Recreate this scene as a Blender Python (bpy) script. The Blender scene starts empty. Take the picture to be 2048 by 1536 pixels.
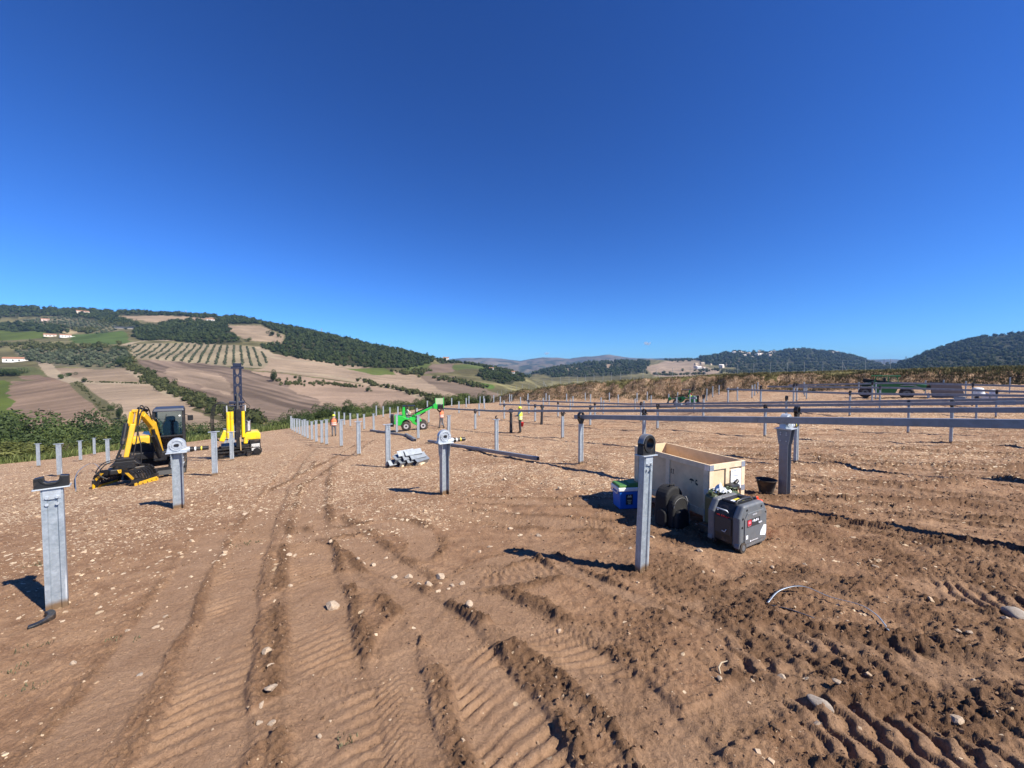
import bpy, bmesh, math, random
import numpy as np
from mathutils import Vector, Matrix, Euler

random.seed(7); RNG = np.random.default_rng(11)
scene = bpy.context.scene
COL = scene.collection

# ------------------------------------------------------------------ camera, sky, sun, exposure
EYE = 2.0
FPX = 769.0
PITCH = math.atan(28.0 / FPX)
cam_d = bpy.data.cameras.new("camera")
cam_d.sensor_width = 36.0
cam_d.lens = 36.0 * FPX / 2048.0
cam_d.clip_start = 0.05
cam_d.clip_end = 60000
cam = bpy.data.objects.new("camera", cam_d)
cam.location = (0, 0, EYE)
cam.rotation_euler = (math.pi / 2 - PITCH, 0, 0)
COL.objects.link(cam)
scene.camera = cam

SUN_EL = math.radians(44.0)
SUN_AZ = math.atan2(0.88, -0.47)          # clockwise from +Y: behind the camera, to the right
world = bpy.data.worlds.new("World")
scene.world = world
world.use_nodes = True
wn = world.node_tree.nodes; wl = world.node_tree.links
wn.clear()
w_out = wn.new("ShaderNodeOutputWorld")
w_bg = wn.new("ShaderNodeBackground")
w_sky = wn.new("ShaderNodeTexSky")
w_sky.sky_type = 'NISHITA'
w_sky.sun_disc = False
w_sky.sun_elevation = SUN_EL
w_sky.sun_rotation = SUN_AZ
w_sky.altitude = 0
w_sky.air_density = 1.0
w_sky.dust_density = 0.0
w_sky.ozone_density = 1.0
w_bg.inputs['Strength'].default_value = 0.0515
w_gam = wn.new("ShaderNodeGamma"); w_gam.inputs['Gamma'].default_value = 1.3   # contrast of the phone's picture of a clear sky
w_tint = wn.new("ShaderNodeMix"); w_tint.data_type = 'RGBA'; w_tint.blend_type = 'MULTIPLY'
w_tint.inputs[0].default_value = 1.0
w_tint.inputs[7].default_value = (0.215, 0.49, 0.98, 1)       # clear, deep-blue late-summer air
wl.new(w_sky.outputs[0], w_gam.inputs['Color'])
wl.new(w_gam.outputs[0], w_tint.inputs[6])
wl.new(w_tint.outputs[2], w_bg.inputs['Color'])
wl.new(w_bg.outputs[0], w_out.inputs['Surface'])

sun_d = bpy.data.lights.new("sun", 'SUN')
sun_d.energy = 5.0
sun_d.angle = math.radians(0.53)
sun_d.color = (1.0, 0.93, 0.82)
sun = bpy.data.objects.new("sun", sun_d)
to_sun = Vector((math.sin(SUN_AZ) * math.cos(SUN_EL), math.cos(SUN_AZ) * math.cos(SUN_EL), math.sin(SUN_EL)))
sun.rotation_euler = (-to_sun).to_track_quat('-Z', 'Y').to_euler()
sun.location = to_sun * 60
COL.objects.link(sun)

vs = scene.view_settings
scene.display_settings.display_device = 'sRGB'
vs.view_transform = 'Standard'
vs.look = 'None'
vs.exposure = 0.87
vs.gamma = 1.0
vs.use_curve_mapping = False
scene.render.engine = 'CYCLES'
cy = scene.cycles
cy.max_bounces = 6; cy.diffuse_bounces = 3; cy.glossy_bounces = 3
cy.transmission_bounces = 5; cy.transparent_max_bounces = 12; cy.volume_bounces = 0
cy.use_denoising = True
scene.render.filter_size = 1.15
cy.caustics_reflective = False; cy.caustics_refractive = False

# ------------------------------------------------------------------ geometry of the photograph
def ray(px, py):
    x = (px - 1024.0) / FPX; y = -(py - 768.0) / FPX
    ca, sa = math.cos(PITCH), math.sin(PITCH)
    return Vector((x, ca + y * sa, -sa + y * ca))

def at(px, py, Y):
    d = ray(px, py)
    return Vector((0, 0, EYE)) + d * (Y / d.y)

def sm(a, b, x):
    t = np.clip((np.asarray(x, float) - a) / (b - a), 0, 1)
    return t * t * (3 - 2 * t)

# value noise --------------------------------------------------------
def _hash(ix, iy, seed):
    h = (ix.astype(np.int64) * 374761393 + iy.astype(np.int64) * 668265263 + seed * 982451653) & 0xFFFFFFFF
    h = ((h ^ (h >> 13)) * 1274126177) & 0xFFFFFFFF
    h = h ^ (h >> 16)
    return (h & 0xFFFF).astype(np.float64) / 65535.0

def vnoise(x, y, seed=0):
    ix = np.floor(x); iy = np.floor(y)
    fx = x - ix; fy = y - iy
    fx = fx * fx * fx * (fx * (fx * 6 - 15) + 10); fy = fy * fy * fy * (fy * (fy * 6 - 15) + 10)
    ix = ix.astype(np.int64); iy = iy.astype(np.int64)
    a = _hash(ix, iy, seed); b = _hash(ix + 1, iy, seed)
    c = _hash(ix, iy + 1, seed); d = _hash(ix + 1, iy + 1, seed)
    return (a + (b - a) * fx) * (1 - fy) + (c + (d - c) * fx) * fy

def fbm(x, y, octv=4, seed=0, gain=0.5):
    s = 0.0; a = 1.0; n = 0.0
    for o in range(octv):
        k = 2.03 ** o
        s = s + a * (vnoise(x * k + 17.3 * o, y * k - 9.1 * o, seed + o) - 0.5)
        n += a; a *= gain
    return s / n * 2

# site plane, shelf edge, bank ------------------------------------------------
def F(Y):
    return np.interp(Y, [0, 27, 33, 40, 50, 60, 72, 90, 140], [2.0, 4.376, 4.75, 5.05, 5.3, 5.5, 5.8, 6.3, 7.6])

EDGE_Y = [0, 29, 32, 37, 44, 54, 70, 80, 95]
EDGE_X = [-43, -40.5, -37, -33, -27, -20, -10, -5, 2]
BK_PX = [955, 985, 1020, 1100, 1300, 1500, 1750, 2048, 2600]
BK_Y = [90, 80, 76, 70, 62, 57, 52, 46, 40]
BK_TOP = [792, 774, 768, 764, 757, 750, 744, 736, 722]

def base_h(X, Y):
    """height of the undisturbed site ground (world z)."""
    X = np.asarray(X, float); Y = np.asarray(Y, float)
    drop = F(Y) - 0.03 * np.clip(X, -60, 70)
    l = np.maximum(0, -X - 7)
    drop = drop + 0.052 * (np.sqrt(l * l + 4) - 2)
    w = X - 0.55 * Y
    drop = drop - 1.15 * sm(-7, 2, w) * sm(19, 31, Y) - 0.45 * sm(16, 35, w)
    e = np.interp(Y, EDGE_Y, EDGE_X) - X
    e = np.maximum(0, e)
    drop = drop + 0.15 * (np.sqrt(e * e + 4) - 2)
    z = EYE - drop
    t = X / np.maximum(Y, 0.3)
    px = 1024 + t * FPX
    yb = np.interp(px, BK_PX, BK_Y)
    zt = EYE + (740 - np.interp(px, BK_PX, BK_TOP)) / FPX * (yb + 4)
    k = sm(0, 5.0, Y - yb + 1.6 * fbm(X * 0.22, Y * 0.22, 3, 91)) * sm(940, 990, px)
    return z * (1 - k) + zt * k

def G(px, py, y0=0.8, y1=120.0):
    """point of the site ground seen at a pixel of the photograph."""
    Ys = np.geomspace(y0, y1, 1500)
    d = ray(px, py)
    xs = d.x / d.y * Ys; zs = EYE + d.z / d.y * Ys
    h = base_h(xs, Ys)
    i = np.argmax(zs <= h) if np.any(zs <= h) else len(Ys) - 1
    return Vector((xs[i], Ys[i], h[i]))

# ------------------------------------------------------------------ far terrain
FAR = {
 -300: [(60,905),(90,880),(130,848),(200,790),(280,745),(360,720),(430,700),(560,676),(700,650),(850,625),(950,606)],
 0:   [(60,905),(90,878),(130,847),(200,790),(270,748),(350,722),(430,700),(560,678),(700,652),(850,628),(950,613)],
 250: [(60,900),(75,882),(110,852),(160,812),(220,770),(290,735),(370,702),(450,686),(560,668),(700,650),(850,632),(950,623)],
 450: [(60,885),(75,872),(110,850),(150,825),(200,787),(270,747),(340,717),(420,692),(520,672),(650,652),(780,638),(880,630)],
 600: [(60,870),(75,864),(110,848),(150,828),(200,797),(260,763),(330,737),(420,712),(520,692),(650,670),(760,654)],
 700: [(60,860),(80,855),(120,840),(170,815),(230,785),(300,760),(380,738),(480,716),(600,695),(700,680)],
 800: [(60,846),(80,842),(120,832),(170,813),(230,790),(300,767),(380,747),(480,728),(600,711),(700,703)],
 900: [(70,835),(90,828),(130,815),(200,796),(280,777),(380,759),(480,744),(580,730),(680,720)],
 960: [(70,828),(90,822),(140,808),(220,793),(320,777),(420,760),(520,744),(620,732),(680,727)],
 1010:[(80,818),(140,812),(220,800),(320,787),(420,770),(520,754),(620,744),(680,740)],
 1060:[(80,812),(200,806),(320,794),(450,780),(560,766),(680,758),(900,756),(1200,748),(1500,744)],
 1100:[(80,806),(300,800),(600,782),(900,762),(1200,746),(1500,735),(1700,738)],
 1180:[(80,800),(300,796),(600,780),(900,758),(1200,742),(1500,728),(1700,723)],
 1260:[(80,796),(300,790),(600,774),(900,756),(1200,740),(1500,726),(1800,719)],
 1350:[(80,790),(300,786),(600,772),(900,754),(1200,740),(1600,726),(1900,717)],
 1400:[(80,788),(300,784),(600,770),(900,752),(1200,738),(1600,722),(1900,715)],
 1470:[(80,785),(300,782),(600,768),(900,750),(1200,736),(1600,716),(1900,702)],
 1530:[(80,782),(300,780),(600,766),(900,750),(1200,736),(1600,716),(1900,704)],
 1600:[(80,780),(300,778),(600,766),(900,748),(1200,734),(1600,712),(1900,696)],
 1680:[(80,777),(300,775),(600,764),(900,748),(1200,736),(1600,718),(1900,705)],
 1740:[(80,775),(300,773),(600,764),(900,750),(1200,740),(1600,728),(1900,719)],
 1790:[(80,773),(300,771),(600,760),(900,746),(1200,735),(1500,728)],
 1850:[(80,770),(300,766),(600,750),(900,726),(1200,703)],
 1900:[(80,768),(300,762),(600,742),(900,714),(1200,688)],
 1960:[(80,765),(300,758),(600,736),(900,704),(1200,673)],
 2048:[(80,760),(300,752),(600,728),(900,696),(1200,665)],
 2300:[(80,755),(300,745),(600,715),(900,675),(1200,635)],
}
FKEYS = sorted(FAR)
LY = np.linspace(math.log(55), math.log(2600), 260)
_tab = []
for k in FKEYS:
    ys = [math.log(a) for a, b in FAR[k]]; el = [(740 - b) / FPX for a, b in FAR[k]]
    top_l, top_e = ys[-1], el[-1]
    row = np.interp(LY, ys, el)
    beyond = np.maximum(0, LY - top_l)
    row = row - np.where(LY > top_l, beyond * 0.35 * max(0.12, abs(top_e)) + beyond * 0.05, 0)
    ker = np.exp(-0.5 * (np.arange(-9, 10) / 3.2) ** 2); ker /= ker.sum()
    rp = np.pad(row, 9, mode='edge')
    _tab.append(np.convolve(rp, ker, mode='valid'))
_tab = np.array(_tab)
_KX = np.array(FKEYS, float)
# smooth interpolation over columns
_FX = np.arange(-300, 2301, 10.0)
_T2 = np.array([np.interp(_FX, _KX, _tab[:, j]) for j in range(len(LY))])
_k2 = np.exp(-0.5 * (np.arange(-5, 6) / 1.8) ** 2); _k2 /= _k2.sum()
_T2 = np.array([np.convolve(np.pad(r, 5, mode='edge'), _k2, mode='valid') for r in _T2])

def far_el(px, Y):
    fx = np.clip((np.asarray(px, float) + 300) / 10.0, 0, len(_FX) - 1.001)
    fy = np.clip((np.log(np.maximum(Y, 1)) - LY[0]) / (LY[1] - LY[0]), 0, len(LY) - 1.001)
    i = fx.astype(int); j = fy.astype(int); a = fx - i; b = fy - j
    return ((_T2[j, i] * (1 - a) + _T2[j, i + 1] * a) * (1 - b) + (_T2[j + 1, i] * (1 - a) + _T2[j + 1, i + 1] * a) * b)

def height(X, Y):
    """whole terrain without the fine relief of the worked soil."""
    X = np.asarray(X, float); Y = np.asarray(Y, float)
    px = 1024 + X / np.maximum(Y, 0.3) * FPX
    zf = EYE + far_el(px, Y) * Y
    zf = zf + fbm(X * 0.012, Y * 0.012, 4, 40) * np.clip((Y - 90) * 0.012, 0, 5) 
    zn = base_h(X, np.minimum(Y, 140))
    k = sm(62, 105, Y)
    return zn * (1 - k) + zf * k

def H(px, py, y0=95.0, y1=2300.0):
    """far terrain point seen at a pixel."""
    Ys = np.geomspace(y0, y1, 1200)
    d = ray(px, py)
    xs = d.x / d.y * Ys; zs = EYE + d.z / d.y * Ys
    h = height(xs, Ys)
    hit = zs <= h
    i = int(np.argmax(hit)) if np.any(hit) else int(np.argmin(zs - h))
    return Vector((xs[i], Ys[i], h[i]))

# ------------------------------------------------------------------ tracks and ruts pressed into the soil
def path3(pts, n=8):
    """smooth ground path through pixels of the photograph."""
    P = [G(*p) for p in pts]
    P = [2 * P[0] - P[1]] + P + [2 * P[-1] - P[-2]]
    out = []
    for i in range(1, len(P) - 2):
        for k in range(n):
            t = k / n
            a, b, c, d = P[i - 1], P[i], P[i + 1], P[i + 2]
            q = 0.5 * ((2 * b) + (c - a) * t + (2 * a - 5 * b + 4 * c - d) * t * t + (3 * b - a - 3 * c + d) * t ** 3)
            out.append((q.x, q.y))
    out.append((P[-2].x, P[-2].y))
    return np.array(out)

TRACKS = []
def track(pts, w, depth=0.035, amp=0.022, pitch=0.085, skew=0.0, style='bar', berm=0.035, fade=0.0, n=8):
    TRACKS.append(dict(p=path3(pts, n), w=w, depth=depth, amp=amp, pitch=pitch, skew=skew, style=style, berm=berm))

# wheel and crawler tracks of the foreground, traced from where they lie
track([(330,1700),(415,1420),(455,1260),(490,1120),(540,1010),(590,930),(630,890)], 0.50, 0.045, 0.026, 0.11, 0.08, 'bar', 0.014)
track([(690,1700),(665,1400),(640,1250),(625,1130),(622,1050),(630,980),(650,920)], 0.52, 0.04, 0.022, 0.10, 0.10, 'bar', 0.032)
track([(1130,1700),(1010,1440),(915,1290),(840,1195),(760,1120),(700,1075),(640,1040)], 0.50, 0.055, 0.036, 0.10, 0.22, 'bar', 0.035)
track([(1500,1700),(1330,1480),(1180,1340),(1040,1240),(930,1180),(850,1140)], 0.46, 0.055, 0.026, 0.10, -0.16, 'bar', 0.085)
track([(1380,1290),(1540,1300),(1700,1310),(1880,1345),(2080,1395),(2300,1450)], 0.62, 0.05, 0.065, 0.155, 0.12, 'grouser', 0.085)
track([(1500,1430),(1680,1455),(1860,1500),(2050,1550),(2300,1620)], 0.52, 0.05, 0.052, 0.14, 0.15, 'grouser', 0.08)
track([(2300,1160),(2048,1110),(1850,1080),(1700,1050),(1580,1030)], 0.36, 0.09, 0.025, 0.10, 0.2, 'chevron', 0.10)
track([(2300,1080),(2048,1052),(1860,1030),(1700,1005),(1600,985)], 0.40, 0.07, 0.025, 0.12, 0.3, 'chevron', 0.08)
track([(2250,1030),(2040,1008),(1880,990),(1750,973),(1620,957),(1500,945)], 0.52, 0.05, 0.04, 0.16, 0.35, 'chevron', 0.06)
track([(2200,965),(1980,948),(1800,935),(1600,920)], 0.45, 0.05, 0.025, 0.16, 0.3, 'chevron', 0.05)
track([(880,1020),(960,1030),(1060,1040),(1180,1048),(1260,1050)], 0.52, 0.02, 0.022, 0.075, 0.02, 'grouser', 0.02)
track([(930,1000),(1010,1003),(1100,1006),(1230,1005),(1330,1000)], 0.42, 0.02, 0.022, 0.075, 0.02, 'grouser', 0.02)
track([(600,1075),(700,1060),(780,1050),(830,1062),(845,1095),(815,1130)], 0.46, 0.03, 0.018, 0.08, 0.1, 'bar', 0.035)
track([(1180,1130),(1080,1140),(1010,1155),(900,1150)], 0.46, 0.03, 0.025, 0.09, 0.05, 'grouser', 0.04)
track([(1350,1240),(1450,1195),(1560,1165),(1660,1150)], 0.30, 0.05, 0.02, 0.1, 0.1, 'bar', 0.05)
track([(90,1600),(240,1380),(330,1240),(400,1120),(430,1060)], 0.42, 0.015, 0.006, 0.1, 0.1, 'bar', 0.012)
track([(1060,1088),(1150,1150),(1260,1197),(1380,1237),(1500,1290)], 0.20, 0.0, 0.0, 0.1, 0.1, 'bar', 0.11)
track([(1780,1155),(1900,1185),(2048,1215),(2250,1265)], 0.55, 0.03, 0.040, 0.11, 0.1, 'grouser', 0.05)
# faint crossing prints
track([(330,1560),(620,1400),(860,1310),(1060,1270),(1300,1290)], 0.30, 0.012, 0.012, 0.045, 0.05, 'grouser', 0.006)
track([(880,1640),(800,1420),(790,1300),(850,1220),(980,1130),(1120,1090)], 0.34, 0.016, 0.014, 0.06, 0.25, 'chevron', 0.012)
track([(1250,1640),(1420,1460),(1560,1380),(1750,1340),(2100,1330)], 0.28, 0.014, 0.014, 0.05, 0.1, 'grouser', 0.01)
track([(520,1240),(600,1180),(700,1160),(800,1185),(900,1260)], 0.30, 0.012, 0.012, 0.05, 0.2, 'chevron', 0.008)
# tracks further out, towards the machines and across the rows
track([(560,985),(640,940),(700,905),(740,880)], 0.5, 0.05, 0.02, 0.2, 0.1, 'bar', 0.04)
track([(1500,900),(1750,925),(2100,952)], 0.5, 0.06, 0.02, 0.2, 0.1, 'bar', 0.06)
track([(1350,880),(1650,893),(2100,918)], 0.5, 0.06, 0.02, 0.2, 0.1, 'bar', 0.06)
track([(1250,905),(1500,915),(1700,930),(2100,975)], 0.5, 0.05, 0.02, 0.2, 0.1, 'bar', 0.06)

def relief(X, Y):
    """fine relief of the worked soil; returns dz, loose (crumbled), packed (pressed smooth)."""
    X = np.asarray(X, float); Y = np.asarray(Y, float)
    dz = np.zeros_like(X); loose = np.zeros_like(X); packed = np.zeros_like(X)
    fade = 1 - sm(25, 70, Y)
    rightness = sm(0.5, 5.0, X + 0.35 * Y) 
    und = fbm(X * 0.32, Y * 0.32, 3, 3) * 0.07 + fbm(X * 1.1, Y * 1.1, 3, 5) * 0.035 * (0.35 + rightness)
    mid = fbm(X * 4.3, Y * 4.3, 3, 8) * (0.010 + 0.022 * rightness)
    near = Y < 16
    dz += und * (0.3 + 0.7 * fade) + mid
    # a few furrow-like windrows crossing the right-hand part
    a = X * 0.30 + Y * 0.95 + 0.5 * fbm(X * 0.5, Y * 0.5, 2, 21)
    fur = np.maximum(0, np.sin(a * 3.1 + 1.7 * fbm(X * 0.25, Y * 0.25, 2, 22))) ** 4
    fmask = sm(1.5, 6, X) * sm(4.5, 7, Y) * (0.4 + 0.6 * vnoise(X * 0.3, Y * 0.3, 23))
    dz += fur * 0.085 * fmask; loose += fur * 0.8 * fmask
    for T in TRACKS:
        p = T['p']; w = T['w']; r = w * 1.1 + 0.15
        lo = p.min(0) - r; hi = p.max(0) + r
        idx = np.nonzero((X > lo[0]) & (X < hi[0]) & (Y > lo[1]) & (Y < hi[1]))[0]
        if len(idx) == 0: continue
        x = X[idx]; y = Y[idx]
        best = np.full(len(idx), 1e9); ss = np.zeros(len(idx)); uu = np.zeros(len(idx))
        s0 = 0.0
        for i in range(len(p) - 1):
            d = p[i + 1] - p[i]; L = math.hypot(*d)
            if L < 1e-6: continue
            d = d / L
            rx = x - p[i][0]; ry = y - p[i][1]
            s = rx * d[0] + ry * d[1]
            sc = np.clip(s, 0, L)
            dx = rx - sc * d[0]; dy = ry - sc * d[1]
            dd = dx * dx + dy * dy
            side = d[0] * ry - d[1] * rx
            m = dd < best
            best[m] = dd[m]; ss[m] = s0 + sc[m]; uu[m] = (np.sqrt(dd) * np.sign(side))[m]
            s0 += L
        wob = 0.05 * fbm(x * 2.2, y * 2.2, 2, 31)
        u = (uu + wob) / (w * 0.5)
        au = np.abs(u)
        inside = 1 - sm(0.86, 1.06, au)
        endf = sm(0, 0.5, ss) * (1 - sm(s0 - 0.5, s0, ss))
        patch = sm(0.36, 0.66, vnoise(x * 1.3, y * 1.3, 33) * 0.65 + 0.35 * vnoise(x * 4, y * 4, 35))
        ph = (ss + T['skew'] * (au if T['style'] == 'chevron' else u) * 0.5 + 0.026 * fbm(x * 5, y * 5, 3, 32)) / T['pitch']
        if T['style'] == 'bar': ph = ph + 0.35 * u * u * np.sign(T['skew'] + 1e-9)
        f = ph - np.floor(ph)
        if T['style'] == 'grouser':
            step = 0.16 * np.sin((u + 1) * 7.5)
            f = (ph + step) - np.floor(ph + step)
        pulse = sm(0.08, 0.30, f) * (1 - sm(0.58, 0.92, f))
        amp = 0.8 * T['amp'] * ((0.45 + 0.7 * patch) if T['style'] == 'grouser' else (0.06 + 0.95 * patch)) * (0.75 + 0.5 * vnoise(ss * 3.1, u * 1.5 + 40, 38))
        dzt = inside * (-0.42 * T['depth'] + amp * (pulse - 0.5)) * endf
        bm = np.exp(-((au - 1.22) / (0.16 + 0.18 * vnoise(x * 1.4, y * 1.4, 37))) ** 2) * endf * (0.05 + 1.5 * sm(0.25, 0.8, vnoise(x * 1.9, y * 1.9, 36)))
        dz[idx] = dz[idx] * (1 - 0.45 * inside * endf) + dzt + 0.30 * T['berm'] * bm
        lz = np.exp(-((au - 1.25) / 0.36) ** 2) * endf * (0.15 + 1.1 * sm(0.3, 0.7, vnoise(x * 2.6, y * 2.6, 39)))
        loose[idx] = np.maximum(loose[idx] * (1 - 0.7 * inside * endf), np.clip(np.maximum(bm, lz) * min(1, T['berm'] * 26), 0, 1))
        packed[idx] = np.maximum(packed[idx], inside * endf)
    front = sm(-0.2, 1.3, X - 0.12 * Y) * (1 - sm(5.0, 9.0, Y))
    loose = np.clip(loose + (0.35 * rightness * sm(0.45, 0.75, vnoise(X * 0.9, Y * 0.9, 51)) + 0.80 * front * sm(0.18, 0.60, vnoise(X * 1.6, Y * 1.6, 53))) * (0.25 + 0.75 * sm(0.3, 0.7, vnoise(X * 3, Y * 3, 52))), 0, 1)
    cb = np.exp(-(((X - 2.35) / 0.55) ** 2 + ((Y - 3.55) / 0.45) ** 2))
    loose = np.clip(loose + 1.2 * cb * sm(0.15, 0.5, vnoise(X * 4, Y * 4, 57)), 0, 1)
    # crumbs and clods
    c1 = vnoise(X * 17, Y * 17, 61); c2 = vnoise(X * 34, Y * 34, 62); c3 = vnoise(X * 70, Y * 70, 64)
    nf = 1 - sm(9, 22, Y)
    dz += nf * loose * (0.042 * np.maximum(0, c1 - 0.42) + 0.036 * np.maximum(0, c2 - 0.4) + 0.012 * (c3 - 0.5))
    dz += nf * (1 - 0.75 * packed) * (0.012 * (c2 - 0.5) + 0.009 * (c3 - 0.5)) + nf * (0.006 * (c1 - 0.5) + 0.010 * np.maximum(0, c2 - 0.62) + 0.008 * np.maximum(0, c3 - 0.6))
    # bank face: rough earth with ledges and fallen lumps
    px = 1024 + X / np.maximum(Y, 0.3) * FPX
    yb = np.interp(px, BK_PX, BK_Y)
    b = np.exp(-((Y - yb - 2.5) / 3.2) ** 2) * sm(950, 985, px)
    dz += b * (0.5 * fbm(X * 0.55, Y * 0.55, 4, 71) + 0.35 * fbm(X * 2.2, Y * 2.2, 3, 72))
    loose = np.maximum(loose, b)
    return dz, loose, packed

def gz(x, y):
    """finished ground height at one point."""
    X = np.array([x], float); Y = np.array([y], float)
    return float(height(X, Y)[0] + (relief(X, Y)[0][0] if y < 100 else 0))

def on(px, py):
    g = G(px, py); return Vector((g.x, g.y, gz(g.x, g.y)))

# ------------------------------------------------------------------ materials
def nodes_of(m):
    m.use_nodes = True
    nt = m.node_tree; nt.nodes.clear()
    out = nt.nodes.new("ShaderNodeOutputMaterial"); b = nt.nodes.new("ShaderNodeBsdfPrincipled")
    nt.links.new(b.outputs[0], out.inputs['Surface'])
    return nt, b, out

def N(nt, kind, **kw):
    n = nt.nodes.new(kind)
    for k, v in kw.items():
        if k in ('operation', 'blend_type', 'data_type', 'attribute_name', 'feature', 'noise_dimensions', 'distance', 'wave_type', 'bands_direction', 'attribute_type'):
            setattr(n, k, v)
        else:
            n.inputs[k].default_value = v
    return n

def ramp(nt, src, p0, p1, c0=(0, 0, 0, 1), c1=(1, 1, 1, 1)):
    r = nt.nodes.new("ShaderNodeValToRGB")
    r.color_ramp.elements[0].position = p0; r.color_ramp.elements[1].position = p1
    r.color_ramp.elements[0].color = c0; r.color_ramp.elements[1].color = c1
    nt.links.new(src, r.inputs[0]); return r.outputs[0]

def mixc(nt, fac, a, b, mode='MIX'):
    m = nt.nodes.new("ShaderNodeMix"); m.data_type = 'RGBA'; m.blend_type = mode
    for sock, v in ((m.inputs[0], fac), (m.inputs[6], a), (m.inputs[7], b)):
        if hasattr(v, 'links') or hasattr(v, 'is_linked'): nt.links.new(v, sock)
        elif isinstance(v, (int, float)): sock.default_value = v
        else: sock.default_value = (*v[:3], 1)
    return m.outputs[2]

MATS = {}
def mat(name, color, rough=0.6, metal=0.0, var=0.15, scale=8.0, bump=0.0, bscale=40.0, dirt=0.0, spec=0.5, coat=0.0, dirtcol=(0.20, 0.14, 0.09)):
    """paint, plastic, metal or cloth with uneven tone, grain and dust."""
    if name in MATS: return MATS[name]
    m = bpy.data.materials.new(name); nt, b, out = nodes_of(m)
    tc = nt.nodes.new("ShaderNodeTexCoord")
    n1 = N(nt, "ShaderNodeTexNoise", Scale=scale, Detail=5.0, Roughness=0.65); nt.links.new(tc.outputs['Object'], n1.inputs['Vector'])
    dark = tuple(c * (1 - var) for c in color); lite = tuple(min(1, c * (1 + var)) for c in color)
    col = mixc(nt, ramp(nt, n1.outputs[0], 0.3, 0.7), dark, lite)
    if dirt > 0:
        n2 = N(nt, "ShaderNodeTexNoise", Scale=scale * 0.6, Detail=8.0, Roughness=0.7); nt.links.new(tc.outputs['Object'], n2.inputs['Vector'])
        d = ramp(nt, n2.outputs[0], 0.62 - 0.3 * dirt, 0.95 - 0.25 * dirt)
        col = mixc(nt, d, col, dirtcol)
    nt.links.new(col, b.inputs['Base Color'])
    r = N(nt, "ShaderNodeMath", operation='MULTIPLY_ADD'); nt.links.new(n1.outputs[0], r.inputs[0]); r.inputs[1].default_value = 0.3; r.inputs[2].default_value = rough - 0.15
    nt.links.new(r.outputs[0], b.inputs['Roughness'])
    b.inputs['Metallic'].default_value = metal
    b.inputs['Specular IOR Level'].default_value = spec
    b.inputs['Coat Weight'].default_value = coat
    if bump > 0:
        n3 = N(nt, "ShaderNodeTexNoise", Scale=bscale, Detail=4.0); nt.links.new(tc.outputs['Object'], n3.inputs['Vector'])
        bp = N(nt, "ShaderNodeBump", Strength=bump, Distance=0.01); nt.links.new(n3.outputs[0], bp.inputs['Height']); nt.links.new(bp.outputs[0], b.inputs['Normal'])
    MATS[name] = m; return m

def galvanised():
    m = bpy.data.materials.new("galvanised_steel"); nt, b, out = nodes_of(m)
    tc = nt.nodes.new("ShaderNodeTexCoord")
    v = N(nt, "ShaderNodeTexVoronoi", Scale=48.0); nt.links.new(tc.outputs['Object'], v.inputs['Vector'])
    n = N(nt, "ShaderNodeTexNoise", Scale=9.0, Detail=6.0, Roughness=0.7); nt.links.new(tc.outputs['Object'], n.inputs['Vector'])
    mp = nt.nodes.new("ShaderNodeMapping"); mp.inputs['Scale'].default_value = (14, 14, 0.8); nt.links.new(tc.outputs['Object'], mp.inputs['Vector'])
    st = N(nt, "ShaderNodeTexNoise", Scale=1.6, Detail=4.0); nt.links.new(mp.outputs[0], st.inputs['Vector'])
    col = mixc(nt, ramp(nt, n.outputs[0], 0.3, 0.7), (0.28, 0.33, 0.37), (0.46, 0.51, 0.55))
    sv = nt.nodes.new('ShaderNodeSeparateColor'); nt.links.new(v.outputs['Color'], sv.inputs[0])
    col = mixc(nt, 0.5, col, mixc(nt, sv.outputs[0], (0.62, 0.64, 0.68), (1.0, 1.0, 1.0)), 'MULTIPLY')
    col = mixc(nt, ramp(nt, st.outputs[0], 0.60, 0.75), col, (0.62, 0.67, 0.70))
    sep = nt.nodes.new("ShaderNodeSeparateXYZ"); nt.links.new(tc.outputs['Object'], sep.inputs[0])
    foot = N(nt, "ShaderNodeMath", operation='MULTIPLY_ADD'); nt.links.new(n.outputs[0], foot.inputs[0]); foot.inputs[1].default_value = -0.10; nt.links.new(sep.outputs[2], foot.inputs[2])
    mud = ramp(nt, foot.outputs[0], -0.03, 0.05, (1, 1, 1, 1), (0, 0, 0, 1))
    col = mixc(nt, mud, col, (0.22, 0.15, 0.09))
    nt.links.new(col, b.inputs['Base Color'])
    b.inputs['Metallic'].default_value = 0.45
    rr = ramp(nt, n.outputs[0], 0.2, 0.8, (0.38,) * 3 + (1,), (0.58,) * 3 + (1,)); nt.links.new(rr, b.inputs['Roughness'])
    bp = N(nt, "ShaderNodeBump", Strength=0.12, Distance=0.004); nt.links.new(v.outputs['Distance'], bp.inputs['Height']); nt.links.new(bp.outputs[0], b.inputs['Normal'])
    return m

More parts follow.
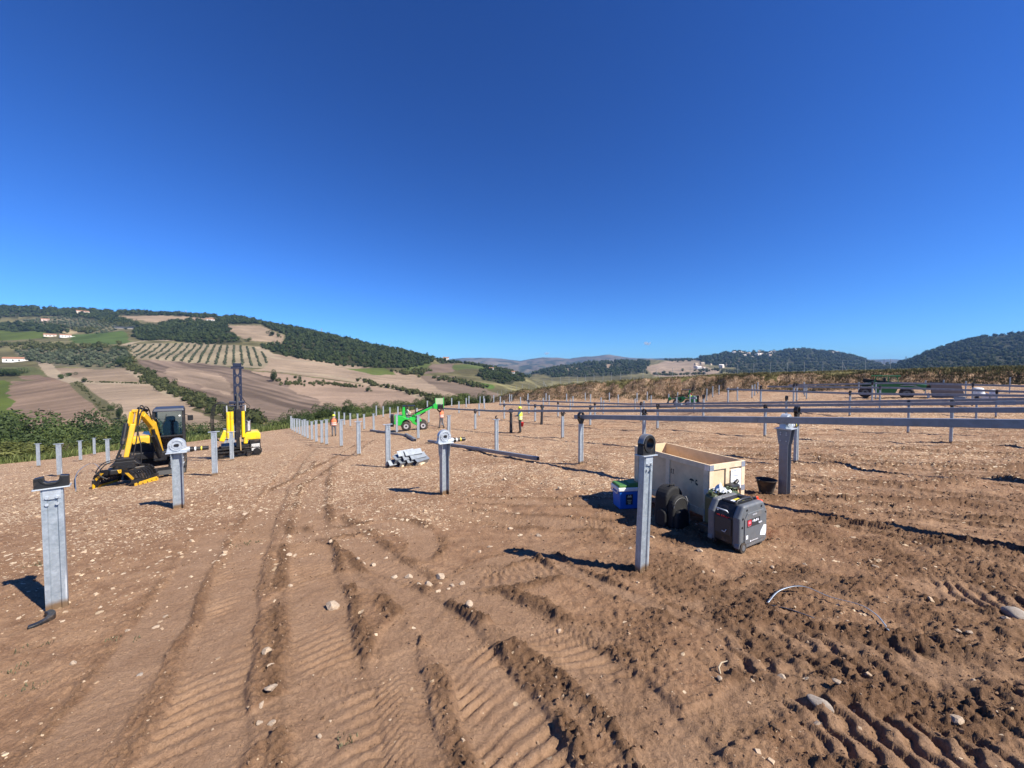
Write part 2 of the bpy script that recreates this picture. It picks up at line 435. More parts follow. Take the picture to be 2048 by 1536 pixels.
def soil_material():
    m = bpy.data.materials.new("worked_soil"); nt, b, out = nodes_of(m)
    tc = nt.nodes.new("ShaderNodeTexCoord"); P = tc.outputs['Object']
    def noise(s, d=5.0, r=0.6):
        n = N(nt, "ShaderNodeTexNoise", Scale=s, Detail=d, Roughness=r); nt.links.new(P, n.inputs['Vector']); return n.outputs[0]
    att = nt.nodes.new("ShaderNodeAttribute"); att.attribute_name = "soil"
    sep = nt.nodes.new("ShaderNodeSeparateColor"); nt.links.new(att.outputs['Color'], sep.inputs[0])
    loose, packed, stony = sep.outputs[0], sep.outputs[1], sep.outputs[2]
    big = noise(0.55, 4); med = noise(4.0, 6, 0.65); fine = noise(45.0, 6, 0.7); grit = noise(190.0, 3, 0.6)
    col = mixc(nt, ramp(nt, big, 0.35, 0.68), (0.325, 0.194, 0.112), (0.42, 0.266, 0.160))
    col = mixc(nt, ramp(nt, med, 0.42, 0.72), col, (0.225, 0.125, 0.072))
    col = mixc(nt, packed, col, mixc(nt, ramp(nt, med, 0.3, 0.7), (0.292, 0.177, 0.106), (0.39, 0.250, 0.154)))
    lo = N(nt, "ShaderNodeMath", operation='MULTIPLY'); nt.links.new(loose, lo.inputs[0]); lo.inputs[1].default_value = 0.85
    col = mixc(nt, lo.outputs[0], col, mixc(nt, fine, (0.088, 0.048, 0.027), (0.195, 0.112, 0.063)))
    col = mixc(nt, 0.62, col, mixc(nt, ramp(nt, fine, 0.3, 0.7), (0.42, 0.40, 0.38), (1.08, 1.08, 1.08)), 'MULTIPLY')
    col = mixc(nt, ramp(nt, noise(95.0, 4, 0.7), 0.60, 0.74), col, (0.135, 0.078, 0.045))
    col = mixc(nt, ramp(nt, grit, 0.64, 0.78), col, (0.46, 0.33, 0.215))
    # pale limestone chips trodden into the surface, two sizes
    hgt = None
    for sc, thr, wgt in ((10.0, 0.34, 0.62), (21.0, 0.34, 0.70), (44.0, 0.34, 0.65)):
        mp = nt.nodes.new("ShaderNodeMapping"); mp.inputs['Scale'].default_value = (1, 1, 0.2); mp.inputs['Rotation'].default_value = (0, 0, sc)
        nt.links.new(P, mp.inputs['Vector'])
        v = N(nt, "ShaderNodeTexVoronoi", Scale=sc, Randomness=1.0); nt.links.new(mp.outputs[0], v.inputs['Vector'])
        sc2 = nt.nodes.new("ShaderNodeSeparateColor"); nt.links.new(v.outputs['Color'], sc2.inputs[0])
        pick = N(nt, "ShaderNodeMath", operation='LESS_THAN'); nt.links.new(sc2.outputs[0], pick.inputs[0])
        th = N(nt, "ShaderNodeMath", operation='MULTIPLY'); nt.links.new(stony, th.inputs[0]); th.inputs[1].default_value = wgt; nt.links.new(th.outputs[0], pick.inputs[1])
        size = N(nt, "ShaderNodeMath", operation='MULTIPLY_ADD'); nt.links.new(sc2.outputs[1], size.inputs[0]); size.inputs[1].default_value = 0.28; size.inputs[2].default_value = 0.16
        ins = N(nt, "ShaderNodeMath", operation='LESS_THAN'); nt.links.new(v.outputs['Distance'], ins.inputs[0]); nt.links.new(size.outputs[0], ins.inputs[1])
        mk = N(nt, "ShaderNodeMath", operation='MULTIPLY'); nt.links.new(pick.outputs[0], mk.inputs[0]); nt.links.new(ins.outputs[0], mk.inputs[1])
        stone = mixc(nt, sc2.outputs[2], (0.46, 0.33, 0.205), (0.72, 0.58, 0.41))
        col = mixc(nt, mk.outputs[0], col, stone)
        hgt = mk.outputs[0] if hgt is None else hgt
    nt.links.new(col, b.inputs['Base Color'])
    b.inputs['Roughness'].default_value = 0.95; b.inputs['Specular IOR Level'].default_value = 0.15
    ad = N(nt, "ShaderNodeMath", operation='MULTIPLY_ADD'); nt.links.new(fine, ad.inputs[0]); ad.inputs[1].default_value = 1.0
    ad2 = N(nt, "ShaderNodeMath", operation='MULTIPLY_ADD'); nt.links.new(grit, ad2.inputs[0]); ad2.inputs[1].default_value = 0.45; nt.links.new(hgt, ad2.inputs[2])
    nt.links.new(ad2.outputs[0], ad.inputs[2])
    bp = N(nt, "ShaderNodeBump", Strength=0.95, Distance=0.02); nt.links.new(ad.outputs[0], bp.inputs['Height']); nt.links.new(bp.outputs[0], b.inputs['Normal'])
    return m

def land_material():
    """fields and slopes: the crop or soil colour of each plot, uneven in itself."""
    m = bpy.data.materials.new("land"); nt, b, out = nodes_of(m)
    tc = nt.nodes.new("ShaderNodeTexCoord"); P = tc.outputs['Object']
    att = nt.nodes.new("ShaderNodeAttribute"); att.attribute_name = "plot"
    n1 = N(nt, "ShaderNodeTexNoise", Scale=0.035, Detail=8.0, Roughness=0.65); nt.links.new(P, n1.inputs['Vector'])
    n2 = N(nt, "ShaderNodeTexNoise", Scale=0.4, Detail=6.0, Roughness=0.7); nt.links.new(P, n2.inputs['Vector'])
    c = mixc(nt, 0.75, att.outputs['Color'], mixc(nt, ramp(nt, n1.outputs[0], 0.3, 0.72), (0.62, 0.62, 0.62), (1.0, 1.0, 1.0)), 'MULTIPLY')
    c = mixc(nt, 0.55, c, mixc(nt, ramp(nt, n2.outputs[0], 0.3, 0.7), (0.6, 0.58, 0.55), (1, 1, 1)), 'MULTIPLY')
    nt.links.new(c, b.inputs['Base Color'])
    b.inputs['Roughness'].default_value = 1.0; b.inputs['Specular IOR Level'].default_value = 0.1
    bp = N(nt, "ShaderNodeBump", Strength=0.6, Distance=0.8); nt.links.new(n2.outputs[0], bp.inputs['Height']); nt.links.new(bp.outputs[0], b.inputs['Normal'])
    return m

def leaf_material(name, c0, c1, rnd=True):
    m = bpy.data.materials.new(name); nt, b, out = nodes_of(m)
    tc = nt.nodes.new("ShaderNodeTexCoord"); oi = nt.nodes.new("ShaderNodeObjectInfo")
    n = N(nt, "ShaderNodeTexNoise", Scale=2.2, Detail=3.0); nt.links.new(tc.outputs['Object'], n.inputs['Vector'])
    ad = N(nt, "ShaderNodeMath", operation='MULTIPLY_ADD'); nt.links.new(oi.outputs['Random'], ad.inputs[0]); ad.inputs[1].default_value = 0.35 if rnd else 0.0
    nt.links.new(n.outputs[0], ad.inputs[2])
    c = mixc(nt, ramp(nt, ad.outputs[0], 0.4, 0.85), c0, c1)
    nt.links.new(c, b.inputs['Base Color'])
    b.inputs['Roughness'].default_value = 0.7; b.inputs['Specular IOR Level'].default_value = 0.25
    b.inputs['Subsurface Weight'].default_value = 0.0
    tr = nt.nodes.new("ShaderNodeBsdfTranslucent"); nt.links.new(c, tr.inputs['Color'])
    mx = nt.nodes.new("ShaderNodeMixShader"); mx.inputs[0].default_value = 0.22
    nt.links.new(b.outputs[0], mx.inputs[1]); nt.links.new(tr.outputs[0], mx.inputs[2]); nt.links.new(mx.outputs[0], out.inputs['Surface'])
    return m

def canopy_material(name, c0, c1):
    m = bpy.data.materials.new(name); nt, b, out = nodes_of(m)
    tc = nt.nodes.new("ShaderNodeTexCoord"); P = tc.outputs['Object']
    att = nt.nodes.new("ShaderNodeAttribute"); att.attribute_name = "tone"
    n = N(nt, "ShaderNodeTexNoise", Scale=0.9, Detail=5.0, Roughness=0.7); nt.links.new(P, n.inputs['Vector'])
    ad = N(nt, "ShaderNodeMath", operation='MULTIPLY_ADD'); nt.links.new(n.outputs[0], ad.inputs[0]); ad.inputs[1].default_value = 0.6; nt.links.new(att.outputs['Fac'], ad.inputs[2])
    c = mixc(nt, ramp(nt, ad.outputs[0], 0.35, 1.1), c0, c1); nt.links.new(c, b.inputs['Base Color'])
    b.inputs['Roughness'].default_value = 0.9; b.inputs['Specular IOR Level'].default_value = 0.1
    bp = N(nt, "ShaderNodeBump", Strength=1.0, Distance=1.2); nt.links.new(n.outputs[0], bp.inputs['Height']); nt.links.new(bp.outputs[0], b.inputs['Normal'])
    return m

def glass_material():
    m = bpy.data.materials.new("tinted_cab_glass"); nt, b, out = nodes_of(m)
    b.inputs['Base Color'].default_value = (0.30, 0.38, 0.40, 1); b.inputs['Roughness'].default_value = 0.03
    tr = nt.nodes.new("ShaderNodeBsdfTransparent"); tr.inputs[0].default_value = (0.62, 0.72, 0.74, 1)
    gl = nt.nodes.new("ShaderNodeBsdfGlossy"); gl.inputs['Roughness'].default_value = 0.03
    fr = nt.nodes.new("ShaderNodeFresnel"); fr.inputs['IOR'].default_value = 1.5
    mx = nt.nodes.new("ShaderNodeMixShader"); nt.links.new(fr.outputs[0], mx.inputs[0]); nt.links.new(tr.outputs[0], mx.inputs[1]); nt.links.new(gl.outputs[0], mx.inputs[2])
    nt.links.new(mx.outputs[0], out.inputs['Surface'])
    return m

GALV = galvanised()
SOIL = soil_material(); LAND = land_material(); GLASS = glass_material()
TUBE = mat("torque_tube_steel", (0.24, 0.25, 0.27), 0.5, 0.4, 0.2, 6, 0.1, 30, 0.15)
CASTM = mat("cast_galvanised_steel", (0.47, 0.51, 0.55), 0.45, 0.45, 0.15, 14, 0.2, 60)
BLACKP = mat("black_plastic", (0.012, 0.012, 0.013), 0.45, 0.0, 0.3, 12, 0.1, 80, 0.25)
BLACKM = mat("black_machine_paint", (0.012, 0.012, 0.013), 0.5, 0.0, 0.3, 6, 0.1, 40, 0.22, spec=0.35)
RUBBER = mat("rubber", (0.02, 0.019, 0.018), 0.8, 0.0, 0.3, 10, 0.3, 60, 0.55)
YELLOW = mat("machine_yellow", (0.66, 0.37, 0.012), 0.42, 0.0, 0.08, 5, 0.0, 40, 0.4, coat=0.3)
YELLOWR = mat("rig_yellow", (0.78, 0.54, 0.01), 0.42, 0.0, 0.08, 5, 0.0, 40, 0.4, coat=0.3)
NAVY = mat("mast_dark_blue_paint", (0.012, 0.017, 0.04), 0.4, 0.0, 0.2, 6, 0.0, 40, 0.15)
GREEN = mat("loader_green", (0.015, 0.44, 0.045), 0.42, 0.0, 0.08, 6, 0.0, 40, 0.35, coat=0.2)
DGREEN = mat("telehandler_green", (0.012, 0.16, 0.03), 0.4, 0.0, 0.1, 5, 0.0, 40, 0.25, coat=0.2)
STEELD = mat("worn_dark_steel", (0.10, 0.10, 0.10), 0.5, 0.6, 0.3, 9, 0.2, 50, 0.3)
WHITE = mat("white_paint", (0.78, 0.78, 0.75), 0.5, 0.0, 0.06, 6, 0.0, 40, 0.12)
SILVER = mat("silver_rim", (0.66, 0.66, 0.66), 0.4, 0.5, 0.1, 9, 0.0, 40, 0.25)
HOSE = mat("hydraulic_hose", (0.010, 0.010, 0.011), 0.5, 0.0, 0.2, 20)
PLY = mat("plywood", (0.66, 0.49, 0.30), 0.75, 0.0, 0.16, 4, 0.25, 30, 0.12)
BATTEN = mat("pine_batten", (0.70, 0.55, 0.37), 0.75, 0.0, 0.18, 7, 0.25, 40, 0.12)

GALVC = mat("galvanised_channel", (0.24, 0.27, 0.30), 0.45, 0.45, 0.18, 10, 0.15, 60)
HAZE = 8e-5

# ------------------------------------------------------------------ object helpers
def link(o, parent=None):
    COL.objects.link(o)
    if parent is not None: o.parent = parent
    return o

def tag(o, label=None, cat=None, group=None, kind=None):
    if label: o["label"] = label
    if cat: o["category"] = cat
    if group: o["group"] = group
    if kind: o["kind"] = kind
    return o

def thing(name, label, cat, loc=(0, 0, 0), rz=0.0, group=None, tilt=None):
    o = bpy.data.objects.new(name, None); link(o)
    o.empty_display_size = 0.2
    o.location = loc
    o.rotation_euler = (tilt[0], tilt[1], rz) if tilt else (0, 0, rz)
    return tag(o, label, cat, group)

class MB:
    """collects shapes and links them as one mesh object."""
    def __init__(self): self.v = []; self.f = []; self.sm = []
    def add(self, vs, fs, smooth=False):
        n = len(self.v); self.v += [tuple(p) for p in vs]
        self.f += [tuple(i + n for i in f) for f in fs]; self.sm += [smooth] * len(fs); return self
    def box(self, c, s, rot=None, taper=None):
        x, y, z = s[0] / 2, s[1] / 2, s[2] / 2
        t = taper or (1, 1)
        p = [(-x, -y, -z), (x, -y, -z), (x, y, -z), (-x, y, -z), (-x * t[0], -y * t[1], z), (x * t[0], -y * t[1], z), (x * t[0], y * t[1], z), (-x * t[0], y * t[1], z)]
        p = [Vector(q) for q in p]
        if rot is not None:
            R = rot if isinstance(rot, Matrix) else Euler(rot).to_matrix()
            p = [R @ q for q in p]
        c = Vector(c); p = [q + c for q in p]
        return self.add(p, [(0, 3, 2, 1), (4, 5, 6, 7), (0, 1, 5, 4), (1, 2, 6, 5), (2, 3, 7, 6), (3, 0, 4, 7)])
    def beam(self, a, b, w, h, up=(0, 0, 1), w2=None, h2=None):
        a = Vector(a); b = Vector(b); d = (b - a).normalized(); u = Vector(up)
        if abs(d.dot(u)) > 0.98: u = Vector((1, 0, 0))
        s = d.cross(u).normalized(); u = s.cross(d)
        w2 = w2 or w; h2 = h2 or h
        p = []
        for q, ww, hh in ((a, w, h), (b, w2, h2)):
            p += [q - s * ww / 2 - u * hh / 2, q + s * ww / 2 - u * hh / 2, q + s * ww / 2 + u * hh / 2, q - s * ww / 2 + u * hh / 2]
        return self.add(p, [(3, 2, 1, 0), (4, 5, 6, 7), (0, 1, 5, 4), (1, 2, 6, 5), (2, 3, 7, 6), (3, 0, 4, 7)])
    def cyl(self, a, b, r, r2=None, n=16, caps=True, smooth=True):
        a = Vector(a); b = Vector(b); d = (b - a).normalized()
        u = Vector((0, 0, 1)) if abs(d.z) < 0.95 else Vector((1, 0, 0))
        s = d.cross(u).normalized(); u = s.cross(d); r2 = r if r2 is None else r2
        p = [a + (s * math.cos(2 * math.pi * i / n) + u * math.sin(2 * math.pi * i / n)) * r for i in range(n)]
        p += [b + (s * math.cos(2 * math.pi * i / n) + u * math.sin(2 * math.pi * i / n)) * r2 for i in range(n)]
        self.add(p, [(i, (i + 1) % n, n + (i + 1) % n, n + i) for i in range(n)], smooth)
        if caps: self.add(p, [tuple(range(n - 1, -1, -1)), tuple(range(n, 2 * n))])
        return self
    def ring(self, c, axis, ro, ri, w, n=24, a0=0.0, a1=2 * math.pi):
        """flat-sided ring or part of one, around an axis."""
        c = Vector(c); d = Vector(axis).normalized(); u = Vector((0, 0, 1)) if abs(d.z) < 0.95 else Vector((1, 0, 0))
        s = u.cross(d).normalized(); u = d.cross(s)
        full = abs(a1 - a0 - 2 * math.pi) < 1e-6; m = n if full else n + 1
        p = []
        for i in range(m):
            a = a0 + (a1 - a0) * i / n; e = s * math.cos(a) + u * math.sin(a)
            p += [c + e * ro - d * w / 2, c + e * ro + d * w / 2, c + e * ri + d * w / 2, c + e * ri - d * w / 2]
        f = []
        for i in range(n):
            j = (i + 1) % m
            for k in range(4):
                f.append((4 * i + k, 4 * i + (k + 1) % 4, 4 * j + (k + 1) % 4, 4 * j + k))
        if not full: f += [(0, 3, 2, 1), (4 * n, 4 * n + 1, 4 * n + 2, 4 * n + 3)]
        return self.add(p, f)
    def tube(self, pts, r, n=8, smooth=True):
        pts = [Vector(p) for p in pts]; rings = []
        for i, p in enumerate(pts):
            d = (pts[min(i + 1, len(pts) - 1)] - pts[max(i - 1, 0)]).normalized()
            u = Vector((0, 0, 1)) if abs(d.z) < 0.9 else Vector((1, 0, 0))
            s = d.cross(u).normalized(); u = s.cross(d); rr = r[i] if isinstance(r, (list, tuple)) else r
            rings.append([p + (s * math.cos(2 * math.pi * k / n) + u * math.sin(2 * math.pi * k / n)) * rr for k in range(n)])
        p = [q for g in rings for q in g]; f = []
        for i in range(len(rings) - 1):
            f += [(i * n + k, i * n + (k + 1) % n, (i + 1) * n + (k + 1) % n, (i + 1) * n + k) for k in range(n)]
        self.add(p, f, smooth)
        self.add(p, [tuple(range(n - 1, -1, -1)), tuple(range((len(rings) - 1) * n, len(rings) * n))])
        return self
    def prism(self, poly, frame, depth):
        """outline (a,b) in the plane of frame = (origin, axis a, axis b, axis depth)."""
        o, A, B, D = (Vector(q) for q in frame); n = len(poly)
        p = [o + A * a + B * b - D * depth / 2 for a, b in poly] + [o + A * a + B * b + D * depth / 2 for a, b in poly]
        f = [tuple(range(n - 1, -1, -1)), tuple(range(n, 2 * n))] + [(i, (i + 1) % n, n + (i + 1) % n, n + i) for i in range(n)]
        return self.add(p, f)
    def strip(self, path, t, z0, z1):
        """thin-walled profile: open path in x,y with wall thickness t, extruded in z."""
        P = [Vector((a, b, 0)) for a, b in path]; L = []; R = []
        for i, q in enumerate(P):
            d0 = (P[i] - P[i - 1]).normalized() if i else None
            d1 = (P[i + 1] - P[i]).normalized() if i < len(P) - 1 else None
            d = ((d0 or d1) + (d1 or d0)).normalized(); nrm = Vector((-d.y, d.x, 0))
            k = t / 2 / max(0.5, nrm.dot(Vector((-(d1 or d0).y, (d1 or d0).x, 0))))
            L.append(q + nrm * k); R.append(q - nrm * k)
        n = len(P); v = []
        for z in (z0, z1):
            v += [(a.x, a.y, z) for a in L] + [(a.x, a.y, z) for a in R]
        f = []
        o = 2 * n
        for i in range(n - 1):
            f += [(i, i + 1, o + i + 1, o + i), (n + i + 1, n + i, o + n + i, o + n + i + 1), (o + i, o + i + 1, o + n + i + 1, o + n + i), (i + 1, i, n + i, n + i + 1)]
        f += [(n, 0, o, o + n), (n - 1, 2 * n - 1, o + 2 * n - 1, o + n - 1)]
        return self.add(v, f)
    def sphere(self, c, r, n=12, m=8, zc=-1.0):
        r = r if isinstance(r, (tuple, list)) else (r, r, r); c = Vector(c); p = []; f = []
        for j in range(m + 1):
            th = math.pi * j / m
            for i in range(n):
                a = 2 * math.pi * i / n
                p.append(c + Vector((r[0] * math.sin(th) * math.cos(a), r[1] * math.sin(th) * math.sin(a), r[2] * max(zc, math.cos(th)))))
        for j in range(m):
            for i in range(n):
                f.append((j * n + i, (j + 1) * n + i, (j + 1) * n + (i + 1) % n, j * n + (i + 1) % n))
        return self.add(p, f, True)
    def mesh(self, name, m):
        me = bpy.data.meshes.new(name); me.from_pydata(self.v, [], self.f)
        me.polygons.foreach_set('use_smooth', self.sm); me.update()
        if m is not None: me.materials.append(m)
        return me
    def build(self, name, m, parent=None, bevel=0.0, seg=2):
        o = bpy.data.objects.new(name, self.mesh(name, m)); link(o, parent)
        bm = bmesh.new(); bm.from_mesh(o.data); bmesh.ops.recalc_face_normals(bm, faces=bm.faces); bm.to_mesh(o.data); bm.free()
        if bevel > 0:
            md = o.modifiers.new("bevel", 'BEVEL'); md.width = bevel; md.segments = seg; md.limit_method = 'ANGLE'; md.angle_limit = math.radians(35)
        return o

def copy_thing(root, loc, rz=None, label=None, group=None, scale=None, tilt=None):
    r = root.copy(); COL.objects.link(r); r.location = loc
    if rz is not None: r.rotation_euler = (tilt[0], tilt[1], rz) if tilt else (0, 0, rz)
    if scale is not None: r.scale = scale if isinstance(scale, (tuple, list)) else (scale,) * 3
    if label: r["label"] = label
    if group: r["group"] = group
    for ch in root.children:
        c = ch.copy(); COL.objects.link(c); c.parent = r
        for g in ch.children:
            d = g.copy(); COL.objects.link(d); d.parent = c
    return r

def np_mesh(name, verts, quads, m, smooth=True, attrs=None):
    """large mesh from numpy arrays (quads or triangles)."""
    me = bpy.data.meshes.new(name); k = quads.shape[1]
    me.vertices.add(len(verts)); me.vertices.foreach_set('co', np.ascontiguousarray(verts, dtype=np.float32).ravel())
    me.loops.add(quads.size); me.loops.foreach_set('vertex_index', np.ascontiguousarray(quads, dtype=np.int32).ravel())
    me.polygons.add(len(quads)); me.polygons.foreach_set('loop_start', np.arange(0, quads.size, k, dtype=np.int32))
    me.polygons.foreach_set('loop_total', np.full(len(quads), k, dtype=np.int32))
    me.polygons.foreach_set('use_smooth', np.full(len(quads), smooth))
    me.update(calc_edges=True)
    if m is not None: me.materials.append(m)
    for nm, (kind, arr) in (attrs or {}).items():
        a = me.attributes.new(nm, kind, 'POINT')
        a.data.foreach_set('color' if kind == 'FLOAT_COLOR' else 'value', np.ascontiguousarray(arr, dtype=np.float32).ravel())
    return me

def grid_quads(nr, nc):
    i = np.arange(nr - 1)[:, None] * nc + np.arange(nc - 1)[None, :]
    i = i.ravel()
    return np.stack([i, i + 1, i + nc + 1, i + nc], 1)

# ------------------------------------------------------------------ ground of the building site
nc = 850
ratios = [(0.7, 6.0, 0.0052), (6.0, 30.0, 0.0085), (30.0, 115.0, 0.013)]
rows = [0.7]
for a, b, k in ratios:
    while rows[-1] < b: rows.append(rows[-1] * (1 + k))
rows = np.array(rows)
sgrid = np.linspace(-1, 1, nc)
Yg = np.repeat(rows[:, None], nc, 1); Xg = sgrid[None, :] * (1.50 * Yg + 1.6)
Xf, Yf = Xg.ravel(), Yg.ravel()
dz, loose, packed = relief(Xf, Yf)
Zf = height(Xf, Yf) + dz
pxg = 1024 + Xf / Yf * FPX
stony = sm(0.36, 0.66, vnoise(Xf * 0.45, Yf * 0.45, 81) * 0.6 + 0.4 * vnoise(Xf * 1.7, Yf * 1.7, 82)) * 0.6
stony = stony + (0.35 + 0.5 * vnoise(Xf * 0.6, Yf * 0.6, 83)) * sm(6.0, 12, Yf) + 0.25 * sm(-1, -4, Xf) * sm(2, 6, Yf)
stony = stony * (1 - 0.65 * packed) * (1 - 0.5 * loose)
stony = np.clip(stony * (1 - 0.35 * sm(3, 9, Xf) * (1 - sm(12, 24, Yf))), 0, 1)
stony = stony * (0.04 + 0.96 * sm(3.8, 8.0, Yf))
soil = np.stack([loose, packed, stony, np.ones_like(loose)], 1)
me = np_mesh("site_ground", np.stack([Xf, Yf, Zf], 1), grid_quads(len(rows), nc)[:, ::1], SOIL, True, {"soil": ('FLOAT_COLOR', soil)})
ground = bpy.data.objects.new("ground", me); link(ground)
tag(ground, "bare brown construction-site soil with tyre and crawler tracks", None, None, "structure")
me.materials.append(LAND)
# ground beyond the shelf edge and on top of the bank is grassland, not worked soil
edge_out = (np.interp(Yf, EDGE_Y, EDGE_X) - Xf) > 0.8 + 1.2 * fbm(Xf * 0.3, Yf * 0.3, 3, 84)
ybk = np.interp(pxg, BK_PX, BK_Y)
bank_top = (Yf > ybk + 4.2 + 2.0 * fbm(Xf * 0.35, Yf * 0.35, 3, 85)) & (pxg > 965)
gmask = (edge_out | bank_top | (Yf > 95)).reshape(len(rows), nc)
fm = (gmask[:-1, :-1] & gmask[1:, 1:]).ravel()
me.polygons.foreach_set('material_index', fm.astype(np.int32))
pl = np.zeros((len(Xf), 4)); gcol = np.array([0.17, 0.15, 0.062])
pl[:, :3] = gcol * (0.7 + 0.7 * vnoise(Xf * 0.25, Yf * 0.25, 86))[:, None]; pl[:, 3] = 1
a = me.attributes.new("plot", 'FLOAT_COLOR', 'POINT'); a.data.foreach_set('color', pl.astype(np.float32).ravel())

# ------------------------------------------------------------------ hills and fields
def inside_poly(poly, X, Y):
    p = np.array(poly); ins = np.zeros(len(X), bool); j = len(p) - 1
    for i in range(len(p)):
        xi, yi = p[i]; xj, yj = p[j]
        c = ((yi > Y) != (yj > Y)) & (X < (xj - xi) * (Y - yi) / (yj - yi + 1e-12) + xi)
        ins ^= c; j = i
    return ins

def plot_world(pts):
    """outline of a field on the hillside, as world x,y."""
    out = []
    n = len(pts)
    for i in range(n):
        a = pts[i]; b = pts[(i + 1) % n]
        k = max(1, int(math.hypot(a[0] - b[0], a[1] - b[1]) / 35))
        for s in range(k):
            h = H(a[0] + (b[0] - a[0]) * s / k, a[1] + (b[1] - a[1]) * s / k); out.append((h.x, h.y))
    return out

nc2 = 920
rows2 = np.concatenate([np.geomspace(100, 620, 235)[:-1], np.geomspace(620, 2500, 72)]); nr2 = len(rows2)
s2 = np.linspace(-1, 1, nc2)
Y2 = np.repeat(rows2[:, None], nc2, 1); X2 = s2[None, :] * 1.62 * Y2
X2, Y2 = X2.ravel(), Y2.ravel()
Z2 = height(X2, Y2)
Z2 -= np.repeat(np.where(np.arange(nr2) == 0, 0.5, 0.0), nc2)
colr = np.zeros((len(X2), 3))
gn = vnoise(X2 * 0.02, Y2 * 0.02, 101); gn2 = vnoise(X2 * 0.09, Y2 * 0.09, 102)
colr[:] = np.array([0.15, 0.135, 0.065]) * (0.6 + 0.8 * gn * gn2 * 2)[:, None]
BROWN = (0.235, 0.165, 0.115); TAN = (0.33, 0.25, 0.175); PALE = (0.30, 0.25, 0.165); DARKB = (0.19, 0.14, 0.105); PINK = (0.345, 0.25, 0.18)
VINE = (0.095, 0.125, 0.024); OLG = (0.17, 0.155, 0.09); SCRUB = (0.085, 0.09, 0.038)
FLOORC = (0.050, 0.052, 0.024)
WOODS_L = [([(430,640),(470,631),(520,633),(600,651),(700,677),(800,702),(870,717),(858,728),(790,737),(700,735),(640,725),(575,715),(525,698),(520,692),(568,688),(574,672),(520,648),(450,648)], 1750, 8.5),
  ([(275,657),(330,646),(390,641),(450,650),(482,686),(400,690),(340,681),(285,681),(262,674)], 750, 8.5),
  ([(-150,608),(0,615),(200,622),(430,627),(432,637),(330,631),(245,631),(200,641),(100,632),(0,637),(-150,640)], 900, 8),
  ([(0,650),(60,648),(100,650),(132,656),(140,667),(80,665),(0,661),(-150,660),(-150,650)], 240, 9),
  ([(870,718),(930,727),(1000,738),(1060,752),(1040,765),(985,758),(950,752),(975,740),(940,728),(880,727)], 420, 7),
  ([(960,742),(1000,744),(1050,760),(1010,770),(965,760)], 160, 7),
  ([(180,632),(250,640),(285,655),(250,652),(200,643)], 130, 8)]
WOODS_R = [([(1060,748),(1085,737),(1120,731),(1180,725),(1260,722),(1300,724),(1290,745),(1240,752),(1100,755)], 700, 6), ([(1400,716),(1470,703),(1530,705),(1600,697),(1680,706),(1780,730),(1790,748),(1600,752),(1500,748),(1470,735),(1400,728)], 1500, 6.5), ([(1785,732),(1850,705),(1900,690),(1960,675),(2048,667),(2200,650),(2250,745),(2048,745),(1800,748)], 1600, 7.5), ([(1330,720),(1400,718),(1400,722),(1340,724)], 60, 5)]
